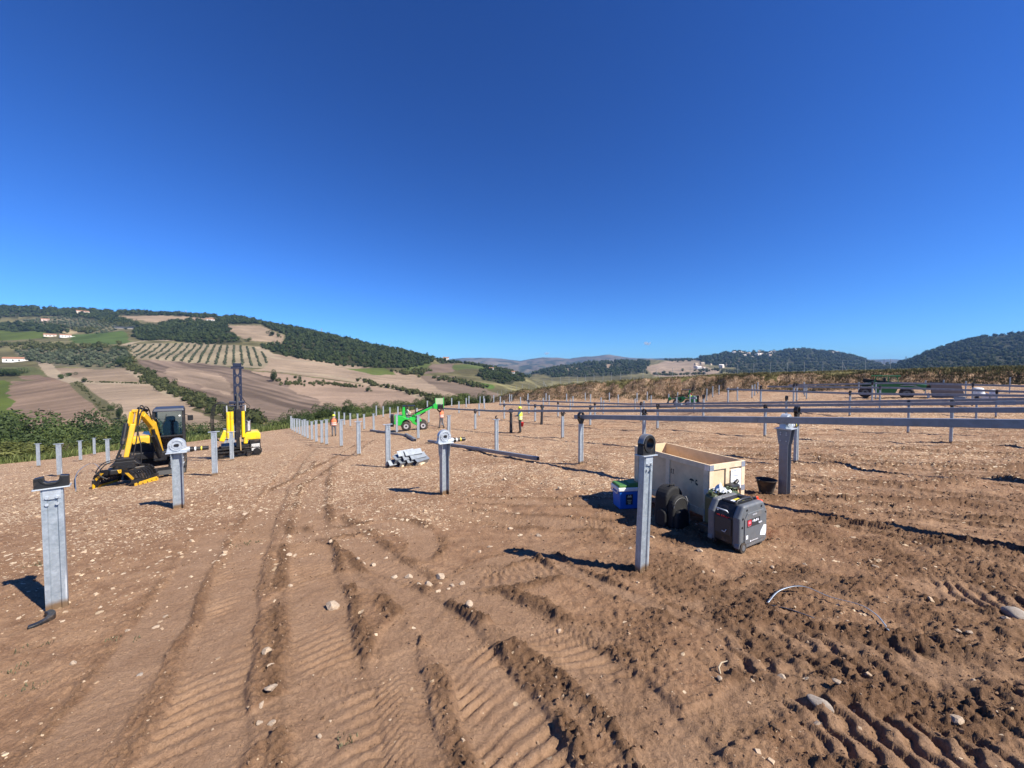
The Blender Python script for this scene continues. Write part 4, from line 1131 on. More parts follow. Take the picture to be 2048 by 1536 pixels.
# generator ----------------------------------------------------------
gn_ = on(1478, 1107); GRZ = math.atan2(0.50, 0.87)
gr = thing('generator', 'grey and black portable inverter generator with small wheels', 'generator', (gn_.x, gn_.y, gn_.z), GRZ)
GL, GW, GH = 0.66, 0.44, 0.60
GREYC = mat("generator_grey_plastic", (0.115, 0.125, 0.135), 0.5, 0, 0.12, 10, 0.1, 60, 0.30, dirtcol=(0.26, 0.21, 0.16))
# black body between two grey side covers; x along the lit face, y back
prof = [(0.0, 0.07), (0.05, 0.03), (GL - 0.05, 0.03), (GL, 0.07), (GL, GH - 0.15), (GL - 0.10, GH), (0.10, GH), (0.0, GH - 0.15)]
def shell(y0, y1, inset=0.0):
    p = [(a + (inset if a < GL / 2 else -inset), b + (inset if b < GH / 2 else -inset)) for a, b in prof]
    return MB().prism(p, ((0, (y0 + y1) / 2, 0), (1, 0, 0), (0, 0, 1), (0, 1, 0)), y1 - y0)
shell(0.09, GW - 0.09, 0.012).build('body', BLACKP, gr, 0.02, 3)
shell(0.0, 0.10).build('side_cover', GREYC, gr, 0.03, 4); shell(GW - 0.10, GW).build('side_cover', GREYC, gr, 0.03, 4)
pp = [(0.12, 0.10), (GL - 0.06, 0.10), (GL - 0.045, 0.16), (GL - 0.045, GH - 0.20), (GL - 0.12, GH - 0.10), (0.17, GH - 0.10), (0.10, GH - 0.18), (0.10, 0.14)]
MB().prism(pp, ((0, -0.004, 0), (1, 0, 0), (0, 0, 1), (0, 1, 0)), 0.016).build('service_panel', GREYC, gr, 0.008)
sc = MB(); bolts(sc, [(0.07, -0.001, GH - 0.16), (0.16, -0.001, GH - 0.06), (GL - 0.16, -0.001, GH - 0.06), (GL - 0.06, -0.001, GH - 0.16), (0.06, -0.001, 0.33), (GL - 0.04, -0.001, 0.2)], 0.015, 0.006); sc.build('screw_hole', BLACKP, gr)["kind"] = "stuff"
RED = mat("red_print", (0.5, 0.015, 0.03), 0.5); DARKLAB = mat("dark_label", (0.03, 0.032, 0.035), 0.5)
bd = MB().box((0.30, -0.0135, GH - 0.235), (0.30, 0.002, 0.10)).build('brand_plate', DARKLAB, gr)
MB().box((0.20, -0.0155, GH - 0.225), (0.085, 0.002, 0.065)).build('red_badge', RED, bd)
fx_ = MB()
for i in range(9): fx_.box((0.275 + 0.016 * i + 0.004 * ((i * 5) % 3), -0.0155, GH - 0.215 + 0.006 * math.sin(i * 1.3)), (0.011, 0.002, 0.022 + 0.012 * ((i * 3) % 2)), (0, 0.25, 0))
for i in range(6): fx_.box((0.42 + 0.014 * i, -0.0155, GH - 0.262 + 0.006 * math.cos(i * 1.7)), (0.009, 0.002, 0.02), (0, 0.3, 0))
crown = [(-0.026, -0.018), (0.026, -0.018), (0.028, 0.02), (0.013, 0.0), (0, 0.026), (-0.013, 0.0), (-0.028, 0.02)]
MB().prism(crown, ((0.20, -0.0175, GH - 0.222), (1, 0, 0), (0, 0, 1), (0, 1, 0)), 0.002).build('crown_emblem', mat("pink_print", (0.8, 0.25, 0.3), 0.5), bd)
fx_.build('lettering', mat("white_print", (0.8, 0.8, 0.82), 0.5), bd)["kind"] = "stuff"
MB().prism([(-0.075, -0.05), (0.05, -0.075), (0.075, -0.03), (0.075, 0.06), (0.02, 0.075), (-0.03, 0.03), (-0.06, 0.0)], ((0.53, -0.0135, 0.21), (1, 0, 0), (0, 0, 1), (0, 1, 0)), 0.003).build('torn_sticker', PAPER, gr)
MB().box((0.15, -0.0135, 0.19), (0.045, 0.002, 0.05)).build('small_sticker', PAPER, gr)
lt = MB(); lt.cyl((0.235, -0.0115, 0.125), (0.235, -0.0145, 0.125), 0.012, 0.012, 12)
for i in range(11): lt.box((0.265 + i * 0.014, -0.0135, 0.125), (0.009, 0.002, 0.010))
lt.build('bottom_lettering', mat("white_print", (0.8, 0.8, 0.82)), gr)["kind"] = "stuff"
tick = MB()
for i in range(5): tick.box((0.28 + i * 0.022, -0.0135, GH - 0.135), (0.008, 0.002, 0.018))
tick.build('level_marks', mat("white_print", (0.8, 0.8, 0.82)), gr)["kind"] = "stuff"
for y in (0.015, GW - 0.06):
    wv = MB().cyl((0.075, y - 0.028, 0.068), (0.075, y + 0.045, 0.068), 0.068, 0.068, 24).build('wheel', RUBBER, gr, 0.01)
    MB().cyl((0.075, y - 0.032, 0.068), (0.075, y - 0.02, 0.068), 0.036, 0.036, 18).build('hub', GREYC, wv, 0.004)
    MB().ring((0.075, y + 0.012, 0.075), (0, 1, 0), 0.088, 0.074, 0.06, 14, -0.1, math.pi * 0.85).build('wheel_arch', GREYC, gr)
for x in (GL - 0.08,): MB().box((x, GW / 2, 0.02), (0.06, GW - 0.06, 0.045)).build('foot', RUBBER, gr, 0.006)
hd = MB().tube([(0.14, 0.13, GH - 0.02), (0.16, 0.13, GH + 0.02), (0.30, 0.13, GH + 0.03), (GL - 0.2, 0.13, GH + 0.025), (GL - 0.14, 0.13, GH - 0.02)], 0.018, 8)
MB().box((GL / 2, GW / 2, GH - 0.004), (GL - 0.24, 0.20, 0.03)).build('top_cover', BLACKP, gr, 0.012, 3)
hd.build('handle', BLACKP, gr)
MB().cyl((GL * 0.62, GW / 2, GH), (GL * 0.62, GW / 2, GH + 0.035), 0.05, 0.045, 18).build('fuel_cap', BLACKP, gr, 0.005)
MB().box((0.26, GW * 0.38, GH + 0.012), (0.13, 0.09, 0.004)).build('yellow_warning_label', mat("yellow_sticker", (0.75, 0.62, 0.05), 0.5), gr)
MB().box((0.17, GW * 0.38, GH + 0.010), (0.05, 0.09, 0.004)).build('white_warning_label', PAPER, gr)
ep = MB().box((0.006, GW / 2, 0.30), (0.014, 0.22, 0.22)).build('control_panel', DARKLAB, gr, 0.006)
lettering('red_lettering', 'PRAMAC', 0.045, RED, gr, (0.006, GW / 2, GH - 0.185), (0, -1, 0), (0, 0, 1))
lettering('red_name', 'PRAMAC', 0.018, mat('pink_print', (0.8, 0.25, 0.3), 0.5), gr, (0.20, -0.0175, GH - 0.268), (1, 0, 0), (0, 0, 1), 0.001)
MB().tube([(-0.006, 0.15, GH - 0.11), (-0.03, 0.15, GH - 0.08), (-0.03, 0.29, GH - 0.08), (-0.006, 0.29, GH - 0.11)], 0.010, 6).build('pull_handle', CASTM, gr)
MB().tube([(-0.004, 0.17, 0.26), (-0.02, 0.18, 0.23), (-0.02, 0.22, 0.235)], 0.007, 6).build('hook', CASTM, gr)

# cooler -------------------------------------------------------------
cg = on(1262, 1020)
co = thing('cooler_box', 'blue cool box with white rim and green lid', 'cooler', (cg.x, cg.y, cg.z), 0.14)
BLUE = mat("cooler_blue", (0.012, 0.13, 0.52), 0.45, 0, 0.1, 6); LIDG = mat("cooler_lid_green", (0.06, 0.17, 0.03), 0.5, 0, 0.12, 6)
MB().box((0, 0.19, 0.17), (0.40, 0.30, 0.34), taper=(1.08, 1.08)).build('body', BLUE, co, 0.025, 3)
MB().box((0, 0.19, 0.372), (0.47, 0.36, 0.07)).build('rim', WHITE, co, 0.015, 3)
ld = MB().box((0, 0.19, 0.425), (0.45, 0.34, 0.045), taper=(0.95, 0.95)).build('lid', LIDG, co, 0.012, 3)
MB().box((0.09, 0.19, 0.455), (0.20, 0.28, 0.03), taper=(0.9, 0.92)).build('raised_lid_half', LIDG, ld, 0.01)
st = MB().box((-0.02, 0.0275, 0.185), (0.13, 0.004, 0.19), (0.045, 0, 0)).build('product_label', DARKLAB, co)
ll = MB(); LB = mat("label_print", (0.55, 0.55, 0.35), 0.6)
ll.prism([(-0.045, 0), (-0.02, 0.045), (0.0, 0.02), (0.02, 0.05), (0.045, 0)], ((-0.02, 0.021, 0.225), (1, 0, 0), (0, 0, 1), (0, 1, 0)), 0.003)
for i in range(3): ll.box((-0.02, 0.024 - i * 0.0, 0.17 - i * 0.03), (0.08 - 0.018 * i, 0.006, 0.012))
ll.build('label_lines', LB, st)["kind"] = "stuff"
for s in (-1, 1): MB().tube([(s * 0.225, 0.06, 0.40), (s * 0.245, 0.06, 0.30), (s * 0.245, 0.32, 0.30), (s * 0.225, 0.32, 0.40)], 0.012, 6).build('carry_handle', WHITE, co)

# rucksack -----------------------------------------------------------
bg_ = on(1340, 1050)
bp_ = thing('rucksack', 'black rucksack leaning against the shaded side of the crate', 'backpack', (bg_.x, bg_.y + 0.02, bg_.z), 0.55)
CLOTHK = mat("black_nylon", (0.008, 0.008, 0.009), 0.8, 0, 0.3, 25, 0.4, 90, 0.0)
def pillow(mb, c, s, n=14, m=10, e=0.55):
    p = []; f = []
    for j in range(m + 1):
        th = math.pi * (j / m - 0.5)
        for i in range(n):
            a = 2 * math.pi * i / n
            g_ = lambda v: math.copysign(abs(v) ** e, v)
            p.append(Vector(c) + Vector((s[0] / 2 * g_(math.cos(th)) * g_(math.cos(a)), s[1] / 2 * g_(math.cos(th)) * g_(math.sin(a)), s[2] / 2 * g_(math.sin(th)))))
    for j in range(m):
        for i in range(n): f.append((j * n + i, j * n + (i + 1) % n, (j + 1) * n + (i + 1) % n, (j + 1) * n + i))
    mb.add(p, f, True); return mb
def arch(w, h, n=12):
    r = w / 2; return [(-r, 0.03), (-r * 0.9, 0.0), (r * 0.9, 0.0), (r, 0.03)] + [(r * math.cos(a) , h - r * 0.85 + r * 0.85 * math.sin(a)) for a in np.linspace(0, math.pi, n)]
FR = ((0, 0, 0), (1, 0, 0), (0, 0, 1), (0, 1, 0))
MB().prism(arch(0.42, 0.62), ((0, 0.02, 0), *FR[1:]), 0.22).build('main_bag', CLOTHK, bp_, 0.055, 4)
MB().prism(arch(0.36, 0.50), ((0, -0.13, 0.01), *FR[1:]), 0.12).build('middle_pocket', CLOTHK, bp_, 0.04, 4)
MB().prism(arch(0.29, 0.30), ((-0.01, -0.215, 0.02), *FR[1:]), 0.09).build('front_pocket', CLOTHK, bp_, 0.03, 4)
for s in (-1, 1): MB().prism(arch(0.16, 0.27), ((s * 0.215, -0.02, 0.02), (0, 1, 0), (0, 0, 1), (1, 0, 0)), 0.07).build('side_pocket', CLOTHK, bp_, 0.025, 3)
GREYZ = mat("grey_piping", (0.12, 0.12, 0.12), 0.6)
zt = []
for i in range(13):
    a = math.pi * i / 12; zt.append((0.165 * math.cos(a), -0.192, 0.34 + 0.13 * math.sin(a)))
MB().tube(zt, 0.006, 6).build('zip', GREYZ, bp_)
MB().tube([(0.15, -0.17, 0.47), (0.19, -0.20, 0.36), (0.195, -0.20, 0.20), (0.17, -0.22, 0.05)], 0.013, 6).build('strap', mat("grey_webbing", (0.20, 0.20, 0.20), 0.7), bp_)
MB().tube([(-0.07, -0.02, 0.585), (-0.05, -0.03, 0.64), (0.05, -0.03, 0.64), (0.07, -0.02, 0.585)], 0.012, 6).build('grab_loop', CLOTHK, bp_)

# jerry cans, jacket and red can behind the generator
OLIVE = mat("olive_can_paint", (0.05, 0.075, 0.035), 0.45, 0, 0.2, 8, 0.1, 30, 0.25)
def jerry(loc, rz, label, m=OLIVE):
    r = thing('jerry_can', label, 'fuel can', loc, rz, 'fuel cans behind the generator')
    MB().prism([(-0.17, 0), (0.17, 0), (0.17, 0.36), (0.05, 0.42), (-0.12, 0.44), (-0.17, 0.40)], ((0, 0, 0.0), (1, 0, 0), (0, 0, 1), (0, 1, 0)), 0.16).build('can_body', m, r, 0.025, 3)
    for y in (-0.05, 0, 0.05): MB().tube([(-0.06, y, 0.43), (-0.05, y, 0.475), (0.08, y, 0.455), (0.10, y, 0.40)], 0.012, 6).build('handle_bar', m, r)
    MB().cyl((-0.13, 0, 0.43), (-0.15, 0, 0.48), 0.03, 0.03, 10).build('cap', m, r)
    MB().prism([(-0.10, 0.08), (0.10, 0.30), (0.07, 0.33), (-0.13, 0.11)], ((0, -0.082, 0), (1, 0, 0), (0, 0, 1), (0, 1, 0)), 0.012).build('pressed_rib', m, r)
    MB().prism([(-0.13, 0.30), (0.07, 0.08), (0.10, 0.11), (-0.10, 0.33)], ((0, -0.079, 0), (1, 0, 0), (0, 0, 1), (0, 1, 0)), 0.012).build('pressed_rib', m, r)
    return r
Q = Vector((gn_.x, gn_.y, 0)); ex = Vector((math.cos(GRZ), math.sin(GRZ), 0)); ey = Vector((-math.sin(GRZ), math.cos(GRZ), 0))
def gp(a, b):
    q = Q + ex * a + ey * b; return Vector((q.x, q.y, gz(q.x, q.y)))
jerry(gp(0.46, GW + 0.16) + Vector((0, 0, 0.14)), GRZ, 'olive fuel can behind the left half of the generator')
jerry(gp(0.82, GW + 0.16) + Vector((0, 0, 0.14)), GRZ + 0.15, 'olive fuel can behind the right half of the generator')
kk = thing('tool_box', 'black tool box holding up the fuel cans behind the generator', 'toolbox', gp(0.64, GW + 0.18), GRZ)
MB().box((0, 0, 0.07), (0.74, 0.26, 0.14)).build('box_body', BLACKP, kk, 0.01); MB().box((0, -0.134, 0.10), (0.08, 0.01, 0.04)).build('latch', STEELD, kk)
rc = thing('red_canister', 'small orange-red plastic canister with black cap right of the fuel cans', 'canister', gp(0.98, GW - 0.12), GRZ + 0.2)
ORED = mat("orange_red_plastic", (0.75, 0.07, 0.015), 0.45, 0, 0.1, 8)
MB().box((0, 0, 0.22), (0.20, 0.16, 0.44), taper=(0.92, 0.9)).build('can_body', ORED, rc, 0.02, 3)
MB().cyl((-0.05, 0, 0.43), (-0.06, 0, 0.49), 0.03, 0.03, 12).build('cap', BLACKP, rc)
MB().tube([(0.0, 0, 0.44), (0.02, 0, 0.475), (0.07, 0, 0.47), (0.085, 0, 0.43)], 0.013, 6).build('grip', ORED, rc)
bk = thing('work_lamp', 'black cased tool lying on the fuel cans', 'tool', gp(0.95, GW + 0.22) + Vector((0, 0, 0.58)), GRZ)
MB().box((0, 0, 0.05), (0.22, 0.14, 0.09)).build('tool_body', BLACKP, bk, 0.02); MB().cyl((0.08, 0, 0.09), (0.16, 0, 0.13), 0.03, 0.025, 10).build('grip', BLACKP, bk)
# crumpled clear bag on the cans
fb = thing('plastic_bag', 'crumpled clear plastic bag lying on the fuel cans', 'bag', gp(0.52, GW + 0.14) + Vector((0, 0, 0.60)), GRZ)
mb = MB(); nn = 9; pv = []
for j in range(nn):
    for i in range(nn):
        u, v = i / (nn - 1) - 0.5, j / (nn - 1) - 0.5
        pv.append((u * 0.24, v * 0.20, 0.10 * max(0, 1 - 2.2 * (u * u + v * v) ** 0.5) + random.uniform(0, 0.05)))
mb.add(pv, [(j * nn + i, j * nn + i + 1, (j + 1) * nn + i + 1, (j + 1) * nn + i) for j in range(nn - 1) for i in range(nn - 1)])
mb.build('film', mat("crumpled_film", (0.55, 0.57, 0.58), 0.25, 0.2, 0.1, 20), fb)

# black bucket beside the drive pile
bu_ = on(1532, 992)
bu = thing('mason_bucket', 'black rubber mortar bucket beside the dark drive pile', 'bucket', (bu_.x, bu_.y, bu_.z), 0.3)
nB = 24; prof_ = [(0.115, 0.0), (0.175, 0.29), (0.19, 0.295), (0.185, 0.28), (0.165, 0.28), (0.108, 0.015), (0.0, 0.012)]
pv = []; fv = []
for r_, z_ in prof_:
    for i in range(nB): pv.append((r_ * math.cos(2 * math.pi * i / nB), r_ * math.sin(2 * math.pi * i / nB), z_))
for j in range(len(prof_) - 1):
    for i in range(nB): fv.append((j * nB + i, j * nB + (i + 1) % nB, (j + 1) * nB + (i + 1) % nB, (j + 1) * nB + i))
MB().add(pv, fv, True).build('tub', RUBBER, bu)
MB().tube([(0.19 * math.cos(a), 0.19 * math.sin(a), 0.30 - 0.10 * math.sin(a)) for a in np.linspace(0, math.pi, 12)], 0.006, 6).build('bail', STEELD, bu)

# metal strap lying on the ground, right foreground
def strap_obj(name, label, pts, w, m, lift=None):
    P = [on(*p) + Vector((0, 0, l)) for p, l in zip(pts, lift or [0.01] * len(pts))]
    PP = [2 * P[0] - P[1]] + P + [2 * P[-1] - P[-2]]; out = []
    for i in range(1, len(PP) - 2):
        for k in range(6):
            t = k / 6; a, b, c, d = PP[i - 1:i + 3]
            out.append(0.5 * ((2 * b) + (c - a) * t + (2 * a - 5 * b + 4 * c - d) * t * t + (3 * b - a - 3 * c + d) * t ** 3))
    out.append(PP[-2])
    mb = MB(); base = out[0].copy(); pv = []; n = len(out)
    for i, q in enumerate(out):
        d = (out[min(i + 1, n - 1)] - out[max(0, i - 1)]).normalized(); s = d.cross(Vector((0.25, 0.1, 1))).normalized(); nn_ = s.cross(d)
        q = q - base
        pv += [q - s * w / 2 - nn_ * .002, q + s * w / 2 - nn_ * .002, q + s * w / 2 + nn_ * .002, q - s * w / 2 + nn_ * .002]
    fv = [(0, 3, 2, 1), (4 * n - 4, 4 * n - 3, 4 * n - 2, 4 * n - 1)]
    for i in range(n - 1):
        for k in range(4): fv.append((4 * i + k, 4 * i + (k + 1) % 4, 4 * i + 4 + (k + 1) % 4, 4 * i + 4 + k))
    o = mb.add(pv, fv, True).build(name, m); o.location = base; tag(o, label, 'strap'); return o
strap_obj('steel_strap', 'thin steel packing strap curling over the tracks at the right front', [(1534,1207),(1560,1190),(1605,1186),(1660,1200),(1720,1217),(1752,1232),(1768,1250),(1776,1275)], 0.014, mat("strap_steel", (0.24, 0.28, 0.33), 0.45, 0.5), [0.01, 0.07, 0.08, 0.05, 0.04, 0.03, 0.02, 0.01])
strap_obj('black_strap', 'dark flattened packing strap inside the loop of the steel one', [(1540,1210),(1580,1222),(1628,1240)], 0.03, mat("strap_black", (0.03, 0.03, 0.04), 0.5))
# strap looping behind the left front pile
strap_obj('steel_strap', 'grey packing strap arching up behind the open black saddle at the left', [(152,982),(152,960),(165,946),(185,940),(200,948),(206,965)], 0.025, mat("strap_steel", (0.42, 0.48, 0.55), 0.35, 0.6), [0.0, 0.14, 0.26, 0.32, 0.22, 0.02])
# loose half bearing at the foot of the left pile
hb = on(68, 1243)
hbo = thing('loose_bearing_half', 'curved black bearing half lying at the foot of the left pile', 'bearing part', hb + Vector((0, 0, 0.02)), 0.35)
MB().ring((0, -0.06, 0), (0, 0, 1), 0.17, 0.115, 0.06, 18, 0.5, 2.75).build('curved_shell', BLACKP, hbo, 0.008)

# steel profiles heaped by a pile
hp = on(812, 934)
hx = MB()
hr = []
SPEC = [(-0.42, 0.0, 0), (-0.14, 0.0, 1), (0.14, 0.02, 2), (0.40, 0.0, 3), (-0.28, 0.14, 4), (0.0, 0.15, 5), (0.27, 0.13, 6), (-0.12, 0.28, 7), (0.12, 0.27, 8)]
Lc = MB().strip([(-0.10, 0.10), (-0.10, -0.10), (0.10, -0.10), (0.10, 0.10)], 0.008, -0.32, 0.32).mesh('steel_channel', GALVC)
for i, (x, z, k) in enumerate(SPEC):
    o = bpy.data.objects.new('steel_channel', Lc); link(o)
    o.rotation_euler = Euler((math.pi / 2, math.radians(45 + random.uniform(-6, 6)), 0.5 + random.uniform(-.05, .05)), 'XYZ')
    o.matrix_world = Matrix.Translation(hp + Vector((x * 0.9 + 0.02, 0.25 + 0.45 * x, z + 0.11))) @ Matrix.Rotation(-0.62 + random.uniform(-.22, .22), 4, 'Z') @ Matrix.Rotation(random.uniform(-.08, .08), 4, 'Y') @ Matrix.Rotation(math.pi / 2, 4, 'X') @ Matrix.Rotation(math.radians(45 + random.uniform(-12, 12)), 4, 'Z')
    tag(o, 'galvanised steel channel in the heap on the ground beside a bare pile', 'steel profile', 'heaped steel channels')
for dx in (-0.1, 0.45):
    bb = MB().box((0, 0, 0.03), (0.10, 0.6, 0.07), (0, 0, -0.2)).build('wood_block', BATTEN); bb.location = hp + Vector((dx, 0.3 + 0.5 * dx, -0.01))
    tag(bb, 'short timber block under the left of the steel heap' if dx < 0 else 'short timber block under the right of the steel heap', 'timber')

# tubes waiting on the ground
def ground_tube(p0, p1, label, size=0.125):
    a = on(*p0); b = on(*p1); a.z += size / 2; b.z += size / 2
    mid = a.lerp(b, 0.5)
    for s in (0.25, 0.5, 0.75):
        q = a.lerp(b, s); gzv = gz(q.x, q.y) + size / 2
        if gzv > q.z: a.z += (gzv - q.z); b.z += (gzv - q.z)
    r = thing('loose_tube', label, 'steel tube', a, 0)
    d = (b - a); MB().beam((0, 0, 0), d, size, size).build('tube_length', TUBE, r, 0.006)
    MB().beam(d - d.normalized() * 0.02, d + d.normalized() * 0.012, size - 0.03, size - 0.03).build('dark_tube_end', BLACKM, r)  # black plug, the shade of the hollow inside drawn as colour
    return r
ground_tube((857, 884), (1076, 925), 'long square tube lying on the ground behind the middle drive pile')
ground_tube((741, 862), (812, 872), 'dark square tube lying on the ground in front of the bright green loader')
ground_tube((812, 871), (830, 882), 'short pale tube offcut lying at the end of the dark ground tube', 0.16)

# ------------------------------------------------------------------ machines
def hose(pts, r, parent, m=HOSE, name='hose'):
    P = [Vector(p) for p in pts]; PP = [2 * P[0] - P[1]] + P + [2 * P[-1] - P[-2]]; out = []
    for i in range(1, len(PP) - 2):
        for k in range(5):
            t = k / 5; a, b, c, d = PP[i - 1:i + 3]
            out.append(0.5 * ((2 * b) + (c - a) * t + (2 * a - 5 * b + 4 * c - d) * t * t + (3 * b - a - 3 * c + d) * t ** 3))
    out.append(PP[-2])
    return MB().tube(out, r, 6).build(name, m, parent)

def crawler(parent, x, y0, y1, w, h, axis='y', z0=0.0):
    """rubber track loop with rollers, sprocket and links."""
    r = h / 2
    def P(s, z):
        return (x, s, z + z0) if axis == 'y' else (s, x, z + z0)
    loop = []
    for a in np.linspace(math.pi / 2, -math.pi / 2, 9): loop.append((y1 - r + r * math.cos(a), r + r * math.sin(a)))
    for a in np.linspace(-math.pi / 2, -3 * math.pi / 2, 9): loop.append((y0 + r + r * math.cos(a), r + r * math.sin(a)))
    A, B, D = ((0, 1, 0), (0, 0, 1), (1, 0, 0)) if axis == 'y' else ((1, 0, 0), (0, 0, 1), (0, 1, 0))
    t = MB(); o = P(0, 0)
    n = len(loop); inner = [(a * 1.0 + (0), b) for a, b in loop]
    cy_, cz_ = (y0 + y1) / 2, r
    k = 0.86
    out = [Vector(o) + Vector(A) * a + Vector(B) * b for a, b in loop]
    inn = [Vector(o) + Vector(A) * (a - (0.045 if a > cy_ else -0.045) * (abs(a - cy_) / (y1 - cy_)) ** 6) + Vector(B) * (cz_ + (b - cz_) * k) for a, b in loop]
    d = Vector(D) * w / 2
    v = []; f = []
    for q in range(n): v += [out[q] - d, out[q] + d, inn[q] + d, inn[q] - d]
    for q in range(n):
        j = (q + 1) % n
        for e in range(4): f.append((4 * q + e, 4 * q + (e + 1) % 4, 4 * j + (e + 1) % 4, 4 * j + e))
    t.add(v, f)
    tr = t.build('crawler_track', RUBBER, parent)
    lug = MB()
    per = y1 - y0 - 2 * r
    for i in range(int(per / 0.09)):
        s = y0 + r + i * 0.09
        for z in (-0.008, h + 0.008): lug.box(P(s, z), (w, 0.04, 0.03) if axis == 'y' else (0.04, w, 0.03))
    for e, cc in ((1, y1 - r), (-1, y0 + r)):
        for a in np.linspace(-1.2, 1.2, 6): lug.box(P(cc + e * (r + 0.006) * math.cos(a), r + (r + 0.006) * math.sin(a)), (w, 0.03, 0.03) if axis == 'y' else (0.03, w, 0.03))
    lug.build('track_lug', RUBBER, tr)["kind"] = "stuff"
    fr = MB().box(P((y0 + y1) / 2, r), (w * 0.55, y1 - y0 - h, h * 0.55) if axis == 'y' else (y1 - y0 - h, w * 0.55, h * 0.55)).build('track_frame', BLACKM, parent, 0.01)
    for s in np.linspace(y0 + r, y1 - r, 5):
        a = Vector(P(s, r * 0.8 if 0 < (s - y0 - r) < (y1 - y0 - 2 * r - 0.01) else r)); dd = Vector(D) * (w * 0.52)
        MB().cyl(a - dd, a + dd, r * (0.42 if y0 + r + .01 < s < y1 - r - .01 else 0.72), None, 14).build('roller', BLACKM, parent)

# --- excavator with grapple
eg = on(345, 949); ERZ = math.atan2(-eg.x, eg.y) - 0.04
ex_ = thing('excavator', 'yellow and black mini excavator with arched boom and open grapple', 'excavator', eg, ERZ)
for s in (-1, 1): crawler(ex_, -0.40 + s * 0.62, -0.15, 1.75, 0.32, 0.48)
MB().box((-0.40, 0.80, 0.42), (0.95, 0.8, 0.26)).build('chassis', BLACKM, ex_, 0.02)
MB().prism([(-0.28, -0.10), (0.02, -0.14), (0.06, 0.10), (0.0, 0.12), (-0.20, 0.05)], ((-0.40, -0.50, 0.28), (0, 1, 0), (0, 0, 1), (1, 0, 0)), 1.55).build('dozer_blade', BLACKM, ex_, 0.01)
for x in (-0.75, -0.05): MB().beam((x, -0.45, 0.28), (x, 0.4, 0.38), 0.09, 0.12).build('blade_arm', BLACKM, ex_)
MB().cyl((-0.40, 0.85, 0.5), (-0.40, 0.85, 0.64), 0.42, 0.42, 24).build('slew_ring', BLACKM, ex_)
MB().box((-0.40, 0.95, 0.76), (1.56, 1.75, 0.26)).build('deck', BLACKM, ex_, 0.04)
hd = MB().box((-0.80, 1.05, 1.16), (0.74, 1.45, 0.56), taper=(0.92, 0.94)).build('engine_hood', YELLOW, ex_, 0.09, 4)
MB().box((-0.82, 0.30, 1.02), (0.62, 0.04, 0.30)).build('grille', BLACKM, ex_, 0.01)
MB().box((-0.40, 1.80, 0.98), (1.5, 0.22, 0.55)).build('counterweight', BLACKM, ex_, 0.08, 3)
# cab: posts, roof, panes
cb = (-0.46, 0.34, 0.12, 1.35, 0.86, 2.36)
x0, x1, y0, y1, z0, z1 = cb
fr = MB()
for x in (x0, x1):
    for y, lean in ((y0, 0.10), (y1, -0.05)):
        fr.beam((x, y - 0.02, z0), (x, y + lean, z1 - 0.06), 0.075, 0.075)
for z in (z0 + 0.03, z0 + 0.52): fr.box(((x0 + x1) / 2, y0 + 0.0 + 0.06 * (z - z0) / 1.5, z), (x1 - x0, 0.06, 0.06))
fr.box((x1, (y0 + y1) / 2, z0 + 0.42), (0.05, y1 - y0, 0.05)); fr.box((x0, (y0 + y1) / 2, z0 + 0.42), (0.05, y1 - y0, 0.05))
fr.box((x1, (y0 + y1) / 2 + 0.1, (z0 + z1) / 2), (0.06, 0.07, z1 - z0 - 0.1))
cabo = fr.build('cab_frame', BLACKM, ex_, 0.012)
MB().box(((x0 + x1) / 2, (y0 + y1) / 2, z0 + 0.0), (x1 - x0 + 0.04, y1 - y0, 0.10)).build('cab_floor', BLACKM, cabo, 0.01)
MB().box(((x0 + x1) / 2, (y0 + y1) / 2 + 0.03, z1 - 0.035), (x1 - x0 + 0.07, y1 - y0 + 0.02, 0.11), taper=(0.93, 0.94)).build('cab_roof', mat("cab_roof_dark", (0.035, 0.04, 0.055), 0.45, 0, 0.1, 5), cabo, 0.03, 3)
MB().box((x1, (y0 + y1) / 2, z0 + 0.20), (0.03, y1 - y0 - 0.08, 0.38)).build('door_lower', BLACKM, cabo)
def pane(pts): return MB().add(pts, [(0, 1, 2, 3)]).build('pane', GLASS, cabo)
f0 = y0 + 0.005
pane([(x0 + .04, f0 + .02, z0 + .56), (x1 - .04, f0 + .02, z0 + .56), (x1 - .04, y0 + .09, z1 - .10), (x0 + .04, y0 + .09, z1 - .10)])
pane([(x0 + .04, f0 - .015, z0 + .08), (x1 - .04, f0 - .015, z0 + .08), (x1 - .04, f0 + .01, z0 + .49), (x0 + .04, f0 + .01, z0 + .49)])
pane([(x1, y0 + .06, z0 + .46), (x1, y1 - .05, z0 + .46), (x1, y1 - .06, z1 - .12), (x1, y0 + .1, z1 - .12)])
pane([(x0, y0 + .06, z0 + .46), (x0, y1 - .05, z0 + .46), (x0, y1 - .06, z1 - .12), (x0, y0 + .1, z1 - .12)])
pane([(x0 + .04, y1 - .02, z0 + .50), (x1 - .04, y1 - .02, z0 + .50), (x1 - .04, y1 - .05, z1 - .12), (x0 + .04, y1 - .05, z1 - .12)])
SEAT = mat("seat_vinyl", (0.012, 0.016, 0.03), 0.6)
xc = (x0 + x1) / 2 + 0.02
se = pillow(MB(), (xc, 0.85, z0 + 0.72), (0.46, 0.16, 0.60)).build('driver_seat', SEAT, cabo); pillow(MB(), (xc, 0.66, z0 + 0.42), (0.48, 0.48, 0.16)).build('seat_cushion', SEAT, cabo); pillow(MB(), (xc, 0.86, z0 + 1.08), (0.28, 0.12, 0.20)).build('headrest', SEAT, cabo)
